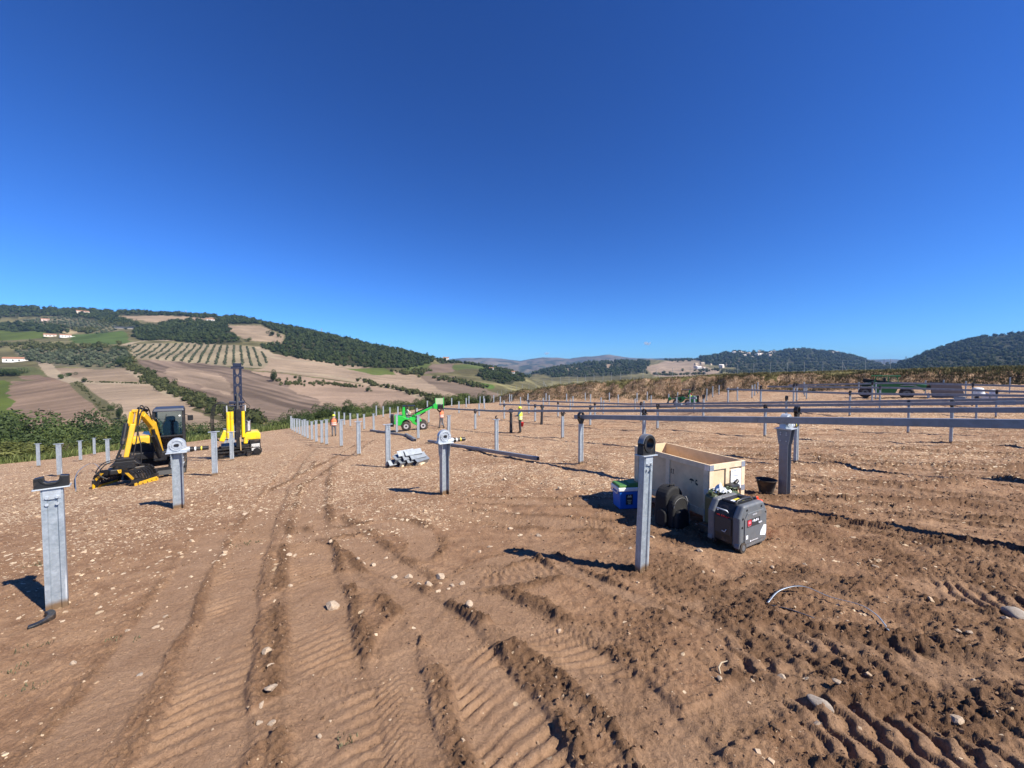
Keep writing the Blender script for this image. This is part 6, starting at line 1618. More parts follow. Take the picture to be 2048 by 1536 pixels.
# ------------------------------------------------------------------ people
SKIN = mat("skin", (0.42, 0.24, 0.16), 0.55, 0, 0.08, 20)
def person(label, loc, rz, arms, shirt, trousers, vest=None, helmet=None, legs=None, scale=1.0, hair=None, lean=0.0, seated=False):
    """one continuous figure grown over a posed skeleton; local +y is the way it faces."""
    r = thing('person', label, 'person', loc, rz)
    r.scale = (scale,) * 3
    hz = 0.94 if not seated else 0.0
    V = []; E = []; R = []
    def v(p, rad, par=None):
        V.append(p); R.append(rad if isinstance(rad, tuple) else (rad, rad)); i = len(V) - 1
        if par is not None: E.append((par, i))
        return i
    L = lambda z: lean * z
    pel = v((0, 0, hz), (0.165, 0.12))
    bel = v((0, L(.18), hz + 0.18), (0.155, 0.11), pel); che = v((0, L(.36), hz + 0.36), (0.18, 0.125), bel); shl = v((0, L(.49), hz + 0.49), (0.13, 0.10), che)
    nec = v((0, L(.56) + .01, hz + 0.565), 0.058, shl); hed = v((0, L(.64) + 0.02, hz + 0.66), (0.075, 0.09), nec); top = v((0, L(.72) + 0.015, hz + 0.765), (0.072, 0.085), hed)
    nose = v((0, L(.66) + 0.115, hz + 0.675), 0.016, hed)
    hands = []
    for s in (-1, 1):
        sh = v((s * 0.195, L(.47), hz + 0.465), 0.070, shl)
        el, wr = arms[0 if s < 0 else 1]
        el = Vector(el) + Vector((0, 0, hz)); wr = Vector(wr) + Vector((0, 0, hz))
        e = v(tuple(el), 0.050, sh); w_ = v(tuple(wr), 0.034, e)
        d = (wr - el).normalized(); pm = wr + d * 0.065; p = v(tuple(pm), (0.040, 0.022), w_)
        sd = d.cross(Vector((0, 0, 1)) if abs(d.z) < 0.8 else Vector((0, 1, 0))).normalized()
        for k, ln in ((-1.5, 0.065), (-0.5, 0.078), (0.5, 0.074), (1.5, 0.058)):
            a = pm + d * 0.045 + sd * k * 0.017; f1 = v(tuple(a), 0.010, p); v(tuple(a + d * ln + Vector((0, 0, -0.012))), 0.008, f1)
        tb_ = v(tuple(wr + d * 0.03 + sd * s * 0.04), 0.011, w_); v(tuple(wr + d * 0.075 + sd * s * 0.055), 0.009, tb_)
        hands.append(pm)
    for i, s in enumerate((-1, 1)):
        hp_ = v((s * 0.095, 0, hz - 0.06), 0.098, pel)
        kn, an = (legs[i] if legs else (((s * 0.11, 0.01, 0.50)), ((s * 0.12, -0.02, 0.085))))
        k = v(kn, 0.062, hp_); ca = v(tuple(Vector(kn).lerp(Vector(an), 0.4) + Vector((0, -0.015, 0))), 0.060, k); a = v(an, 0.045, ca)
        v((an[0] * 1.05, an[1] + 0.10, an[2] - 0.04), (0.046, 0.032), a); h_ = v((an[0], an[1] - 0.045, an[2] - 0.045), 0.038, a)
        v((an[0] * 1.08, an[1] + 0.19, an[2] - 0.052), (0.040, 0.026), len(V) - 2)
    me = bpy.data.meshes.new('body'); me.from_pydata(V, E, []); o = bpy.data.objects.new('body_tmp', me); COL.objects.link(o)
    o.modifiers.new('skin', 'SKIN'); o.modifiers.new('sub', 'SUBSURF').levels = 2
    for i, sv in enumerate(me.skin_vertices[0].data): sv.radius = R[i]; sv.use_root = (i == 0)
    dg = bpy.context.evaluated_depsgraph_get(); dg.update()
    m2 = bpy.data.meshes.new_from_object(o.evaluated_get(dg)); bpy.data.objects.remove(o)
    m2.materials.clear()
    BOOT = mat("work_boot", (0.03, 0.022, 0.016), 0.8, 0, 0.3, 12)
    for m_ in (trousers, shirt, SKIN, BOOT): m2.materials.append(m_)
    bootz = min(p[2] for p in V) + 0.13
    for p in m2.polygons:
        c = p.center; p.use_smooth = True
        k = 1 if c.z > hz + 0.02 else 0
        if c.z > hz + 0.545 and abs(c.x) < 0.12: k = 2
        for h_ in hands:
            if (c - h_).length < 0.145: k = 2
        if not seated and c.z < bootz - 0.01 and k == 0: k = 3
        p.material_index = k
    b = bpy.data.objects.new('body', m2); link(b, r)
    if vest:
        vm, band = vest
        ring_z = [(-0.02, 0.20, 0.150), (0.10, 0.195, 0.148), (0.22, 0.20, 0.152), (0.34, 0.205, 0.155), (0.44, 0.185, 0.142), (0.52, 0.11, 0.11)]
        pv = []; fv = []; n = 20
        for z, a, c in ring_z:
            for i in range(n): pv.append((a * math.cos(2 * math.pi * i / n), c * math.sin(2 * math.pi * i / n) + L(z), hz + z))
        for j in range(len(ring_z) - 1):
            for i in range(n): fv.append((j * n + i, j * n + (i + 1) % n, (j + 1) * n + (i + 1) % n, (j + 1) * n + i))
        vo = MB().add(pv, fv, True).build('safety_vest', vm, r)
        for z in (0.04, 0.17):
            pv = []
            for zz in (z - 0.028, z + 0.028):
                for i in range(n): pv.append((0.207 * math.cos(2 * math.pi * i / n), 0.158 * math.sin(2 * math.pi * i / n) + L(zz), hz + zz))
            MB().add(pv, [(i, (i + 1) % n, n + (i + 1) % n, n + i) for i in range(n)], True).build('reflective_band', band, vo)
    if helmet:
        he = MB().sphere((0, L(.72) + 0.01, hz + 0.755), (0.118, 0.140, 0.115), 18, 10, -0.12).build('helmet', helmet, r)
        MB().prism([(0.12 * math.cos(a), 0.06 * math.sin(a)) for a in np.linspace(0, math.pi, 9)], ((0, L(.72) + 0.125, hz + 0.745), (1, 0, 0), (0, 1, 0), (0, 0, 1)), 0.014).build('brim', helmet, he)
    if hair: MB().sphere((0, L(.7) - 0.01, hz + 0.745), (0.092, 0.105, 0.10), 14, 8, -0.3).build('hair', hair, r)
    ey = MB()
    for s in (-1, 1): ey.sphere((s * 0.032, L(.66) + 0.093, hz + 0.695), 0.012, 8, 6)
    ey.build('eyes', mat("eye_dark", (0.02, 0.015, 0.012), 0.3), r)["kind"] = "stuff"
    MB().box((0, L(.62) + 0.098, hz + 0.622), (0.045, 0.012, 0.010)).build('mouth', mat("lip", (0.35, 0.13, 0.10), 0.5), r)
    for s in (-1, 1): MB().sphere((s * 0.084, L(.66) + 0.01, hz + 0.675), (0.014, 0.024, 0.034), 8, 6).build('ear', SKIN, r)
    return r, hands
ORV = mat("orange_vest", (0.85, 0.20, 0.08), 0.7, 0, 0.08, 14); LIMEV = mat("lime_vest", (0.62, 0.80, 0.06), 0.7, 0, 0.08, 14); BAND = mat("silver_band", (0.72, 0.72, 0.70), 0.4, 0.2)
HELM = mat("yellow_helmet", (0.72, 0.78, 0.04), 0.35, 0, 0.05, 8)
DKCL = mat("dark_cloth", (0.018, 0.019, 0.024), 0.85, 0, 0.3, 20); GREYT = mat("grey_work_trousers", (0.10, 0.10, 0.11), 0.85, 0, 0.2, 18); MAR = mat("dark_red_shirt", (0.06, 0.02, 0.02), 0.85, 0, 0.2, 18); BLUET = mat("blue_shirt", (0.03, 0.09, 0.16), 0.85, 0, 0.2, 18)
g = on(668, 872)
person('worker in orange vest and yellow helmet standing behind a pile left of the loader', g, math.atan2(-g.x, g.y) + 0.1, [((-0.27, 0.02, 0.24), (-0.24, 0.16, 0.05)), ((0.28, 0.03, 0.23), (0.22, 0.22, 0.10))], MAR, GREYT, (ORV, BAND), HELM)
g = on(883, 857)
person('worker in orange vest reaching up to the lifted torque tube', g, math.atan2(-g.x, g.y) + 0.9, [((-0.25, 0.20, 0.60), (-0.18, 0.30, 0.86)), ((0.25, 0.22, 0.58), (0.16, 0.34, 0.84))], MAR, GREYT, (ORV, BAND), mat("orange_helmet", (0.80, 0.40, 0.06), 0.4), [((-0.12, 0.06, 0.5), (-0.16, 0.10, 0.085)), ((0.11, -0.02, 0.5), (0.13, -0.16, 0.085))])
g = on(1040, 866)
pr, hands = person('worker in lime vest and helmet holding a red bucket beside a dark pile', g, 1.35, [((-0.25, 0.10, 0.26), (-0.12, 0.36, 0.22)), ((0.29, -0.02, 0.20), (0.31, -0.02, -0.05))], BLUET, DKCL, (LIMEV, BAND), HELM)
hw = Matrix.Translation(g) @ Matrix.Rotation(1.35, 4, 'Z') @ Vector(hands[1])
rb = thing('red_bucket', 'red plastic bucket carried by the lime-vested worker', 'bucket', hw + Vector((0.02, -0.02, -0.42)), 0.2)
pv = []; fv = []; prof_ = [(0.0, 0.0), (0.125, 0.0), (0.165, 0.28), (0.175, 0.285), (0.16, 0.28), (0.12, 0.012), (0, 0.012)]
for r_, z_ in prof_:
    for i in range(20): pv.append((r_ * math.cos(2 * math.pi * i / 20), r_ * math.sin(2 * math.pi * i / 20), z_))
for j in range(len(prof_) - 1):
    for i in range(20): fv.append((j * 20 + i, j * 20 + (i + 1) % 20, (j + 1) * 20 + (i + 1) % 20, (j + 1) * 20 + i))
MB().add(pv, fv, True).build('pail', mat("red_plastic", (0.65, 0.012, 0.03), 0.4, 0, 0.06, 8), rb)
MB().tube([(0.165 * math.cos(a), 0, 0.27 + 0.15 * math.sin(a)) for a in np.linspace(0, math.pi, 12)], 0.006, 6).build('bail', STEELD, rb)
# driver of the bright loader
M = Matrix.Translation(lg) @ Matrix.Rotation(LRZ + 0.03, 4, 'Z')
sp = M @ Vector((-0.12, 0.47, 1.24))
person('driver in pale shirt seated on the bright green loader', sp, LRZ + 0.03 - math.pi / 2, [((-0.24, 0.16, 0.24), (-0.15, 0.38, 0.14)), ((0.24, 0.16, 0.24), (0.15, 0.38, 0.14))], mat("pale_shirt", (0.55, 0.52, 0.45), 0.85, 0, 0.1, 14), DKCL, None, None, [((-0.14, 0.42, -0.02), (-0.14, 0.50, -0.36)), ((0.14, 0.42, -0.02), (0.14, 0.50, -0.36))], 0.94, mat("dark_hair", (0.02, 0.014, 0.01), 0.8), 0.0, True)

# ------------------------------------------------------------------ stones and clods
def rock_mesh(seed, m, flat=0.7, sub=2, cut=(0.45, 0.82)):
    bm = bmesh.new(); bmesh.ops.create_icosphere(bm, subdivisions=sub, radius=1.0)
    rn = random.Random(seed); ax = [Vector((rn.uniform(-1, 1), rn.uniform(-1, 1), rn.uniform(-1, 1))).normalized() for _ in range(14)]; ct = [rn.uniform(*cut) for _ in ax]
    for v in bm.verts:
        for a, c in zip(ax, ct):
            d = v.co.dot(a)
            if d > c: v.co -= a * (d - c)
        v.co *= 1 + rn.uniform(-0.03, 0.03); v.co.z *= flat
    me = bpy.data.meshes.new('stone'); bm.to_mesh(me); bm.free(); me.materials.append(m)
    for p in me.polygons: p.use_smooth = sub > 2
    return me
STONE = mat("limestone", (0.46, 0.36, 0.26), 0.9, 0, 0.3, 5, 0.6, 30, 0.55, dirtcol=(0.24, 0.16, 0.10))
STONEG = mat("grey_river_stone", (0.30, 0.255, 0.21), 0.9, 0, 0.25, 5, 0.5, 30, 0.4, dirtcol=(0.2, 0.135, 0.085))
ROCKS = [rock_mesh(i, STONE, 0.55 + 0.08 * (i % 4)) for i in range(6)]; ROCKG = [rock_mesh(20 + i, STONEG, 0.7, 3, (0.68, 0.92)) for i in range(3)]
STONES = [ # px, py, diameter in px of the photograph, grey?, label
 (540,1388,30,0,'tan angular stone beside the left rut, largest on that side'), (880,1152,26,0,'pale rounded stone, largest of the cluster at the mid foreground'), (856,1163,24,0,'pale stone left of the largest one in the middle cluster'),
 (818,1150,18,0,None), (790,1150,18,0,None), (747,1127,16,0,None), (772,1114,12,0,None), (876,1179,16,0,None), (905,1168,12,0,None), (925,1163,14,0,None), (898,1176,10,0,None), (838,1171,14,0,None), (716,1127,10,0,None), (727,1126,10,0,None),
 (665,1212,32,0,'half-buried flat stone between the two middle tracks'), (937,1225,22,0,'whitish stone on the berm right of the middle cluster'), (576,1113,18,0,'pale flat stone slab pile at the head of the left rut'), (570,1122,14,0,None), (588,1110,14,0,None), (661,1087,16,0,None), (580,1175,12,0,None), (535,1310,20,0,'upright pale stone in the left rut'), (540,1345,18,0,None), (522,1415,18,0,None), (518,1452,16,0,None), (543,1450,18,0,None),
 (1640,1408,38,1,'large grey rounded stone at the right front'), (1563,1363,22,0,'tan rounded stone left of the grey one at the right front'), (1675,1387,20,0,'small cream stone above the large grey one'), (1634,1450,18,0,None), (1505,1365,12,0,None), (1915,1435,30,0,'brown oval stone near the right border'), (2035,1232,40,1,'grey boulder cut by the right border'), (2012,1245,14,0,None), (1940,1268,16,0,None), (1915,1262,14,0,None), (1750,1132,16,0,None), (1610,1120,10,0,None), (1545,1127,10,0,None),
 (1118,1260,14,0,None), (1400,1102,18,0,'pale stone in the shadow of the generator'), (1305,1072,12,0,None), (980,1088,12,0,None), (1078,1065,14,0,None), (1020,1050,12,0,None), (960,1100,10,0,None), (800,998,14,0,'pale stone on the shadow of the middle drive pile'), (200,1215,10,0,None), (330,1232,12,0,None), (255,1260,12,0,None), (280,1348,12,1,None), (145,1325,16,0,None), (310,1253,14,0,None), (430,1125,12,0,None), (640,1470,14,0,None), (780,1440,8,0,None), (1440,1362,14,0,'cream stone with a dry root beside it'),
 (1120,980,10,0,None), (1290,1145,10,0,None), (1010,960,12,0,None), (1340,905,10,0,None), (490,1030,12,0,None), (460,1015,14,0,None), (520,1020,12,0,None), (380,1060,12,0,None)]
for i, (px, py, d, grey, lab) in enumerate(STONES):
    p = on(px, py + d * 0.15); r = d * 0.5 * p.y / FPX * 1.05
    o = bpy.data.objects.new('stone', (ROCKG if grey else ROCKS)[i % (3 if grey else 6)]); link(o)
    o.location = p + Vector((0, 0, r * (-0.12 if grey else 0.10))); o.scale = (r * random.uniform(.95, 1.2), r * random.uniform(.75, 1.0), r * random.uniform(.8, 1.0)); o.rotation_euler = (random.uniform(-.3, .3), random.uniform(-.3, .3), random.uniform(0, 6.3))
    tag(o, lab or 'small loose pale stone on the tracked soil', 'stone', None if lab else 'small loose stones')

def scatter_stones(n, name, label, m, smin, smax, dens, yr, flat, seed, power=2.2, cut=None):
    """many small stones as one mesh: jittered eight-corner chips."""
    rng = np.random.default_rng(seed)
    t = rng.uniform(-1, 1, n * 4); Y = yr[0] * (yr[1] / yr[0]) ** rng.uniform(0, 1, n * 4)
    X = t * (1.42 * Y + 0.8)
    dzv, lo, pk = relief(X, Y)
    keep = rng.uniform(0, 1, len(X)) < dens(X, Y, lo, pk)
    keep &= X > np.interp(Y, EDGE_Y, EDGE_X) + 0.3
    X, Y, dzv = X[keep][:n], Y[keep][:n], dzv[keep][:n]; k = len(X)
    Z = height(X, Y) + dzv
    s = smin * (smax / smin) ** (rng.uniform(0, 1, k) ** power)
    s = s * np.clip(Y / 6.5, 0.30, 1.0) * (1 + 0.02 * np.maximum(0, Y - 6))
    s = np.where(rng.uniform(0, 1, k) < 0.012, np.maximum(s, smax * 0.55), s)
    c = np.array([[x, y, z] for z in (-1, 1) for y in (-1, 1) for x in (-1, 1)], float) * np.array([1, .72, flat])
    Vv = c[None] * (1 + rng.uniform(-.38, .2, (k, 8, 3))); Vv[:, 4:, :2] *= 0.72
    a = rng.uniform(0, 6.28, k); ca, sa = np.cos(a), np.sin(a)
    x = Vv[..., 0] * ca[:, None] - Vv[..., 1] * sa[:, None]; y = Vv[..., 0] * sa[:, None] + Vv[..., 1] * ca[:, None]
    tx, ty = rng.uniform(-.35, .35, k), rng.uniform(-.35, .35, k)
    z = Vv[..., 2] + x * tx[:, None] + y * ty[:, None]
    P = np.stack([x, y, z], -1) * s[:, None, None] * 0.5
    P += np.stack([X, Y, Z + s * flat * 0.03], 1)[:, None, :]
    f = np.array([[0, 2, 3, 1], [4, 5, 7, 6], [0, 1, 5, 4], [1, 3, 7, 5], [3, 2, 6, 7], [2, 0, 4, 6]])
    F_ = (np.arange(k) * 8)[:, None, None] + f[None]
    tone = np.repeat(rng.uniform(0, 1, k), 8)
    me = np_mesh(name, P.reshape(-1, 3), F_.reshape(-1, 4), m, False, {"tone": ('FLOAT', tone)})
    o = bpy.data.objects.new(name, me); link(o); tag(o, label, None, None, 'stuff'); return o

def tone_material(name, c0, c1, rough=0.95):
    m = bpy.data.materials.new(name); nt, b, out = nodes_of(m)
    att = nt.nodes.new("ShaderNodeAttribute"); att.attribute_name = "tone"
    tc = nt.nodes.new("ShaderNodeTexCoord"); n = N(nt, "ShaderNodeTexNoise", Scale=60.0, Detail=4.0); nt.links.new(tc.outputs['Object'], n.inputs['Vector'])
    c = mixc(nt, att.outputs['Fac'], c0, c1); c = mixc(nt, 0.5, c, mixc(nt, n.outputs[0], (0.55, 0.53, 0.5), (1, 1, 1)), 'MULTIPLY')
    nt.links.new(c, b.inputs['Base Color']); b.inputs['Roughness'].default_value = rough; b.inputs['Specular IOR Level'].default_value = 0.2
    return m
GRAV = tone_material("limestone_chips", (0.30, 0.20, 0.125), (0.56, 0.44, 0.31)); CLOD = tone_material("soil_clods", (0.13, 0.078, 0.046), (0.25, 0.16, 0.10))
def d_gravel(X, Y, lo, pk):
    base = sm(0.42, 0.70, vnoise(X * 0.45, Y * 0.45, 81) * 0.6 + 0.4 * vnoise(X * 1.7, Y * 1.7, 82)) * 0.8 + 0.12 + 0.55 * sm(6, 12, Y) + 0.25 * sm(-1.2, -3.5, X)
    base = base * (0.28 + 0.72 * sm(3.0, 8.0, Y))
    return np.clip(base * (1 - 0.75 * pk) * (1 - 0.35 * sm(3, 8, X) * (1 - sm(10, 20, Y))), 0, 1)
scatter_stones(21000, 'gravel', 'pale limestone chips strewn over the site', GRAV, 0.012, 0.085, d_gravel, (1.2, 46.0), 0.40, 5, 3.6)
scatter_stones(24000, 'soil_clods', 'dark crumbled soil clods along the tracks', CLOD, 0.008, 0.050, lambda X, Y, lo, pk: np.clip(lo * 1.6 + 0.09, 0, 1), (1.2, 14.0), 0.75, 9, 2.6)

# ------------------------------------------------------------------ trees, shrubs, woods
BARK = mat("bark", (0.10, 0.075, 0.05), 0.9, 0, 0.3, 6, 0.4, 20)
LEAF_D = leaf_material("dark_foliage", (0.024, 0.040, 0.014), (0.070, 0.10, 0.030)); LEAF_G = leaf_material("shrub_foliage", (0.038, 0.060, 0.016), (0.105, 0.135, 0.036)); LEAF_Y = leaf_material("yellowish_foliage", (0.065, 0.080, 0.020), (0.15, 0.155, 0.045))

def crown_mesh(name, m, seed, n=1500, leaf=0.16, lobes=9, spread=(1.0, 1.0, 1.0), core=True):
    """leaf-sized faces spread through several clumps; unit-size crown centred on the origin."""
    rng = np.random.default_rng(seed)
    c = rng.normal(0, 0.42, (lobes, 3)); c[:, 2] *= 0.8; rad = rng.uniform(0.26, 0.55, lobes)
    idx = rng.integers(0, lobes, n)
    d = rng.normal(0, 1, (n, 3)); d /= np.linalg.norm(d, axis=1)[:, None]
    p = c[idx] + d * (rad[idx] * rng.uniform(0.55, 1.08, n) ** 0.6)[:, None]
    p *= np.array(spread)
    a = d + rng.normal(0, 0.55, (n, 3)); a /= np.linalg.norm(a, axis=1)[:, None]
    b = np.cross(a, rng.normal(0, 1, (n, 3))); b /= np.linalg.norm(b, axis=1)[:, None]; e = np.cross(a, b)
    s = leaf * rng.uniform(0.6, 1.3, n)
    q = np.stack([p - b * s[:, None], p + e * s[:, None] * .55, p + b * s[:, None], p - e * s[:, None] * .55], 1)
    V = q.reshape(-1, 3); F_ = np.arange(n * 4).reshape(-1, 4)
    return np_mesh(name, V, F_, m, False)
def trunk_mesh(seed, h=1.0):
    mb = MB(); rn = random.Random(seed)
    mb.tube([(0, 0, -0.15), (0.02, 0, h * 0.3), (rn.uniform(-.06, .06), rn.uniform(-.06, .06), h * 0.7), (rn.uniform(-.1, .1), rn.uniform(-.1, .1), h)], [0.07, 0.055, 0.04, 0.02], 7)
    for k in range(4):
        a = rn.uniform(0, 6.28); z = h * rn.uniform(0.35, 0.7); mb.tube([(0, 0, z), (0.2 * math.cos(a), 0.2 * math.sin(a), z + 0.2), (0.42 * math.cos(a), 0.42 * math.sin(a), z + 0.42)], [0.03, 0.02, 0.008], 5)
    return mb.mesh('trunk', BARK)
CROWNS = [crown_mesh('crown', LEAF_G, 1, 3600, 0.05, 11), crown_mesh('crown', LEAF_D, 2, 3600, 0.05, 10, (0.85, 0.85, 1.1)), crown_mesh('crown', LEAF_D, 3, 3200, 0.052, 8), crown_mesh('crown', LEAF_G, 4, 3600, 0.05, 13, (1.15, 1.15, 0.85)), crown_mesh('crown', LEAF_Y, 5, 3200, 0.05, 12, (1.1, 1.1, 0.85))]
TRUNKS = [trunk_mesh(i) for i in range(3)]
def tree(name, label, p, h, w, kind, cat='tree', group=None, trunk_h=0.35):
    r = thing(name, label, cat, p, random.uniform(0, 6.28), group)
    t = bpy.data.objects.new('trunk', random.choice(TRUNKS)); link(t, r); t.scale = (h * 0.45, h * 0.45, h * 0.7)
    c = bpy.data.objects.new('crown', CROWNS[kind]); link(c, r)
    ch = h * (1 - trunk_h)
    c.location = (0, 0, h * trunk_h + ch * 0.42); c.scale = (w * 0.55, w * 0.55, ch * 0.62); c.rotation_euler = (0, 0, random.uniform(0, 6.28))
    return r
# thicket below the site edge: tops follow the line seen in the photograph
TOPX = [0, 50, 95, 125, 175, 200, 240, 300, 375, 412, 450, 500, 540, 575, 650, 700, 750, 800, 825, 860, 900, 925, 960]
TOPY = [842, 830, 843, 840, 830, 845, 846, 850, 855, 850, 845, 836, 846, 830, 816, 808, 811, 802, 804, 800, 788, 782, 790]
rn = random.Random(5); cnt = 0
for k in range(190):
    px = -60 + 1035 * (k + rn.uniform(0, 1)) / 190
    Y0 = next((Y for Y in np.arange(24, 90, 0.5) if (px - 1024) / FPX * Y < np.interp(Y, EDGE_Y, EDGE_X) - 1.5), None)
    if Y0 is None: continue
    back = rn.random() if px < 560 else rn.uniform(0.35, 0.8)
    Y = Y0 + 2.5 + back * 26
    X = (px - 1024) / FPX * Y
    zg = float(height(np.array([X]), np.array([Y]))[0])
    ty = np.interp(px, TOPX, TOPY) + (rn.uniform(-3, 12) + (1 - back) * 26 if px < 560 else rn.uniform(-6, 9))
    h = (740 - ty) / FPX * Y + EYE - zg
    h = min(max(h, 1.2), 10.0)
    kind = 4 if (back < 0.35 and rn.random() < 0.45) else rn.choice([0, 1, 2, 3, 0, 1])
    w = max(2.2, h * rn.uniform(0.75, 1.1)) if back > 0.3 else h * rn.uniform(1.0, 1.6)
    if px < 560: lab, grp = 'bushy shrub in the dense thicket below the left edge of the site', 'thicket shrubs on the left'
    else: lab, grp = 'dark bushy tree in the belt beyond the far middle piles', 'trees of the belt beyond the piles'
    tree('thicket_shrub' if px < 560 else 'belt_tree', lab, (X, Y, zg), h, w, kind, 'shrub' if px < 560 else 'tree', grp, 0.12 if back < .4 else 0.2); cnt += 1
print('thicket', cnt)
# trees standing alone in the fields
LONE = [(122,758,14,12,'round dark tree at the field corner, left of a small one','tree'), (138,752,10,12,'small round tree right of the field corner tree',None), (168,764,8,13,'low round bush on the grassy field boundary',None), (238,838,26,16,'tall dark tree at the lower end of the ploughed field',None), (222,822,14,14,'smaller tree left of the tall dark field tree',None),
        (547,763,20,18,'dark tree on the stony knoll right of the pile driver mast',None), (601,760,8,8,'small bush on the stony knoll',None), (643,768,7,8,'bush at the edge of the stony patch',None), (735,783,9,14,'lone bush on the pale slope above the loader',None), (545,672,10,14,'round tree at the edge of the upper clearing',None), (557,675,8,8,'small tree right of the round one in the clearing',None), (497,684,10,10,'tree at the lower corner of the hillside wood',None), (721,758,4,4,'tiny bush on the lane of the pale slope',None),
        (20,752,20,34,'broad dark tree cluster below the left farmhouse',None), (245,702,12,18,'dark round tree at the top of the lane by the olive grove',None), (240,733,18,26,'broad dark tree at the lower corner of the olive grove',None)]
for px, py, hh_, ww_, lab, _ in LONE:
    p = H(px, py); tree('field_tree', lab, p - Vector((0, 0, 0.2)), hh_ * p.y / FPX * 1.05, ww_ * p.y / FPX * 1.1, rn.choice([1, 2, 1, 0]), 'tree', 'trees standing in the fields', 0.10)

ico = bmesh.new(); bmesh.ops.create_icosphere(ico, subdivisions=1, radius=1.0)
ICO_V = np.array([v.co[:] for v in ico.verts]); ICO_F = np.array([[v.index for v in f.verts] for f in ico.faces]); ico.free()
def wood(name, label, P, S, m, seed, zs=1.0, leaves=30):
    """a far wood as one mesh of uneven tree crowns: a small core and loose leaf clumps. P (k,3), S (k,) crown radius."""
    rng = np.random.default_rng(seed); k = len(P)
    c0 = P + np.stack([0 * S, 0 * S, S * zs * 0.6], 1)
    sc = np.stack([S * rng.uniform(.75, 1.2, k), S * rng.uniform(.75, 1.2, k), S * zs * rng.uniform(.75, 1.35, k)], 1)
    n = len(ICO_V); V1 = ICO_V[None] * (1 + rng.uniform(-0.25, 0.25, (k, n, 1))) * sc[:, None, :] * 0.74 + c0[:, None, :]
    F1 = (np.arange(k) * n)[:, None, None] + ICO_F[None]
    d = rng.normal(0, 1, (k, leaves, 3)); d[..., 2] = np.abs(d[..., 2]) * 0.9 - 0.25; d /= np.linalg.norm(d, axis=2)[..., None]
    p = c0[:, None, :] + d * sc[:, None, :] * rng.uniform(0.65, 1.12, (k, leaves, 1))
    a = d + rng.normal(0, 0.5, d.shape); b = np.cross(a, rng.normal(0, 1, d.shape)); b /= np.linalg.norm(b, axis=2)[..., None]; e = np.cross(d, b)
    r = S[:, None, None] * rng.uniform(0.16, 0.42, (k, leaves, 1))
    q = np.stack([p - b * r, p + e * r * .8, p + b * r, ], 2)
    V2 = q.reshape(-1, 3); F2 = np.arange(len(V2)).reshape(-1, 3) + k * n
    t0 = rng.uniform(0, 1, k); tone = np.concatenate([np.repeat(t0 * 0.7, n), np.repeat(np.repeat(t0, leaves) * 0.6 + rng.uniform(0, .5, k * leaves), 3)])
    me = np_mesh(name, np.concatenate([V1.reshape(-1, 3), V2]), np.concatenate([F1.reshape(-1, 3), F2]), m, False, {"tone": ('FLOAT', tone)})
    o = bpy.data.objects.new(name, me); link(o); tag(o, label, None, None, 'stuff'); return o
WOODM = canopy_material("far_wood_canopy", (0.016, 0.026, 0.011), (0.050, 0.066, 0.024)); OLIVEM = canopy_material("olive_canopy", (0.035, 0.048, 0.028), (0.095, 0.11, 0.065)); SCRUBM = canopy_material("scrub_canopy", (0.03, 0.04, 0.014), (0.085, 0.09, 0.035))
def pts_in(poly_px, n, seed):
    """n random ground points inside an outline on the hillside."""
    poly = plot_world(poly_px); a = np.array(poly); rng = np.random.default_rng(seed); out = []
    lo, hi = a.min(0), a.max(0); tot = 0
    while tot < n:
        # denser sampling by angle: uniform in picture would favour near; use uniform in world
        X = rng.uniform(lo[0], hi[0], n * 4); Y = rng.uniform(lo[1], hi[1], n * 4); m = inside_poly(poly, X, Y)
        out.append(np.stack([X[m], Y[m]], 1)); tot += m.sum()
        if len(out) > 60: break
    P = np.concatenate(out)[:n]; return np.concatenate([P, height(P[:, 0], P[:, 1])[:, None]], 1)
def size_for(P, px, rng_seed, lo=.75, hi=1.3):
    return np.random.default_rng(rng_seed).uniform(lo, hi, len(P)) * px * P[:, 1] / FPX * 0.5
W = []
for i, (poly, n, px) in enumerate(WOODS_L):
    P = pts_in(poly, n, 200 + i); W.append((P, size_for(P, px, 300 + i)))
P = np.concatenate([w[0] for w in W]); S = np.concatenate([w[1] for w in W])
wood('hillside_wood', 'dark oak woods covering the ridge of the left hill', P, S, WOODM, 1)
W = []
for i, (poly, n, px) in enumerate(WOODS_R):
    P = pts_in(poly, n, 400 + i); W.append((P, size_for(P, px, 500 + i)))
wood('distant_wood', 'dark woods on the far hills behind the earth bank', np.concatenate([w[0] for w in W]), np.concatenate([w[1] for w in W]), WOODM, 2)
# olive groves planted in rows
def rows_in(poly_px, dx, dy, ang, jit, seed):
    poly = plot_world(poly_px); a = np.array(poly); c = a.mean(0); R = np.hypot(*(a - c).max(0)) * 1.6
    ca, sa = math.cos(ang), math.sin(ang); rng = np.random.default_rng(seed)
    u, v = np.meshgrid(np.arange(-R, R, dx), np.arange(-R, R, dy)); u = u.ravel() + rng.uniform(-jit, jit, u.size); v = v.ravel() + rng.uniform(-jit, jit, v.size)
    X = c[0] + u * ca - v * sa; Y = c[1] + u * sa + v * ca; m = inside_poly(poly, X, Y)
    X, Y = X[m], Y[m]; return np.stack([X, Y, height(X, Y)], 1)
P1 = rows_in([(25,702),(250,702),(262,735),(200,737),(100,730),(45,720)], 7.5, 9.0, 0.55, 1.0, 1); S1 = np.random.default_rng(3).uniform(2.0, 3.4, len(P1))
wood('olive_grove', 'grey-green olive trees in slanting rows above the ploughed fields', P1, S1, OLIVEM, 3, 0.9)
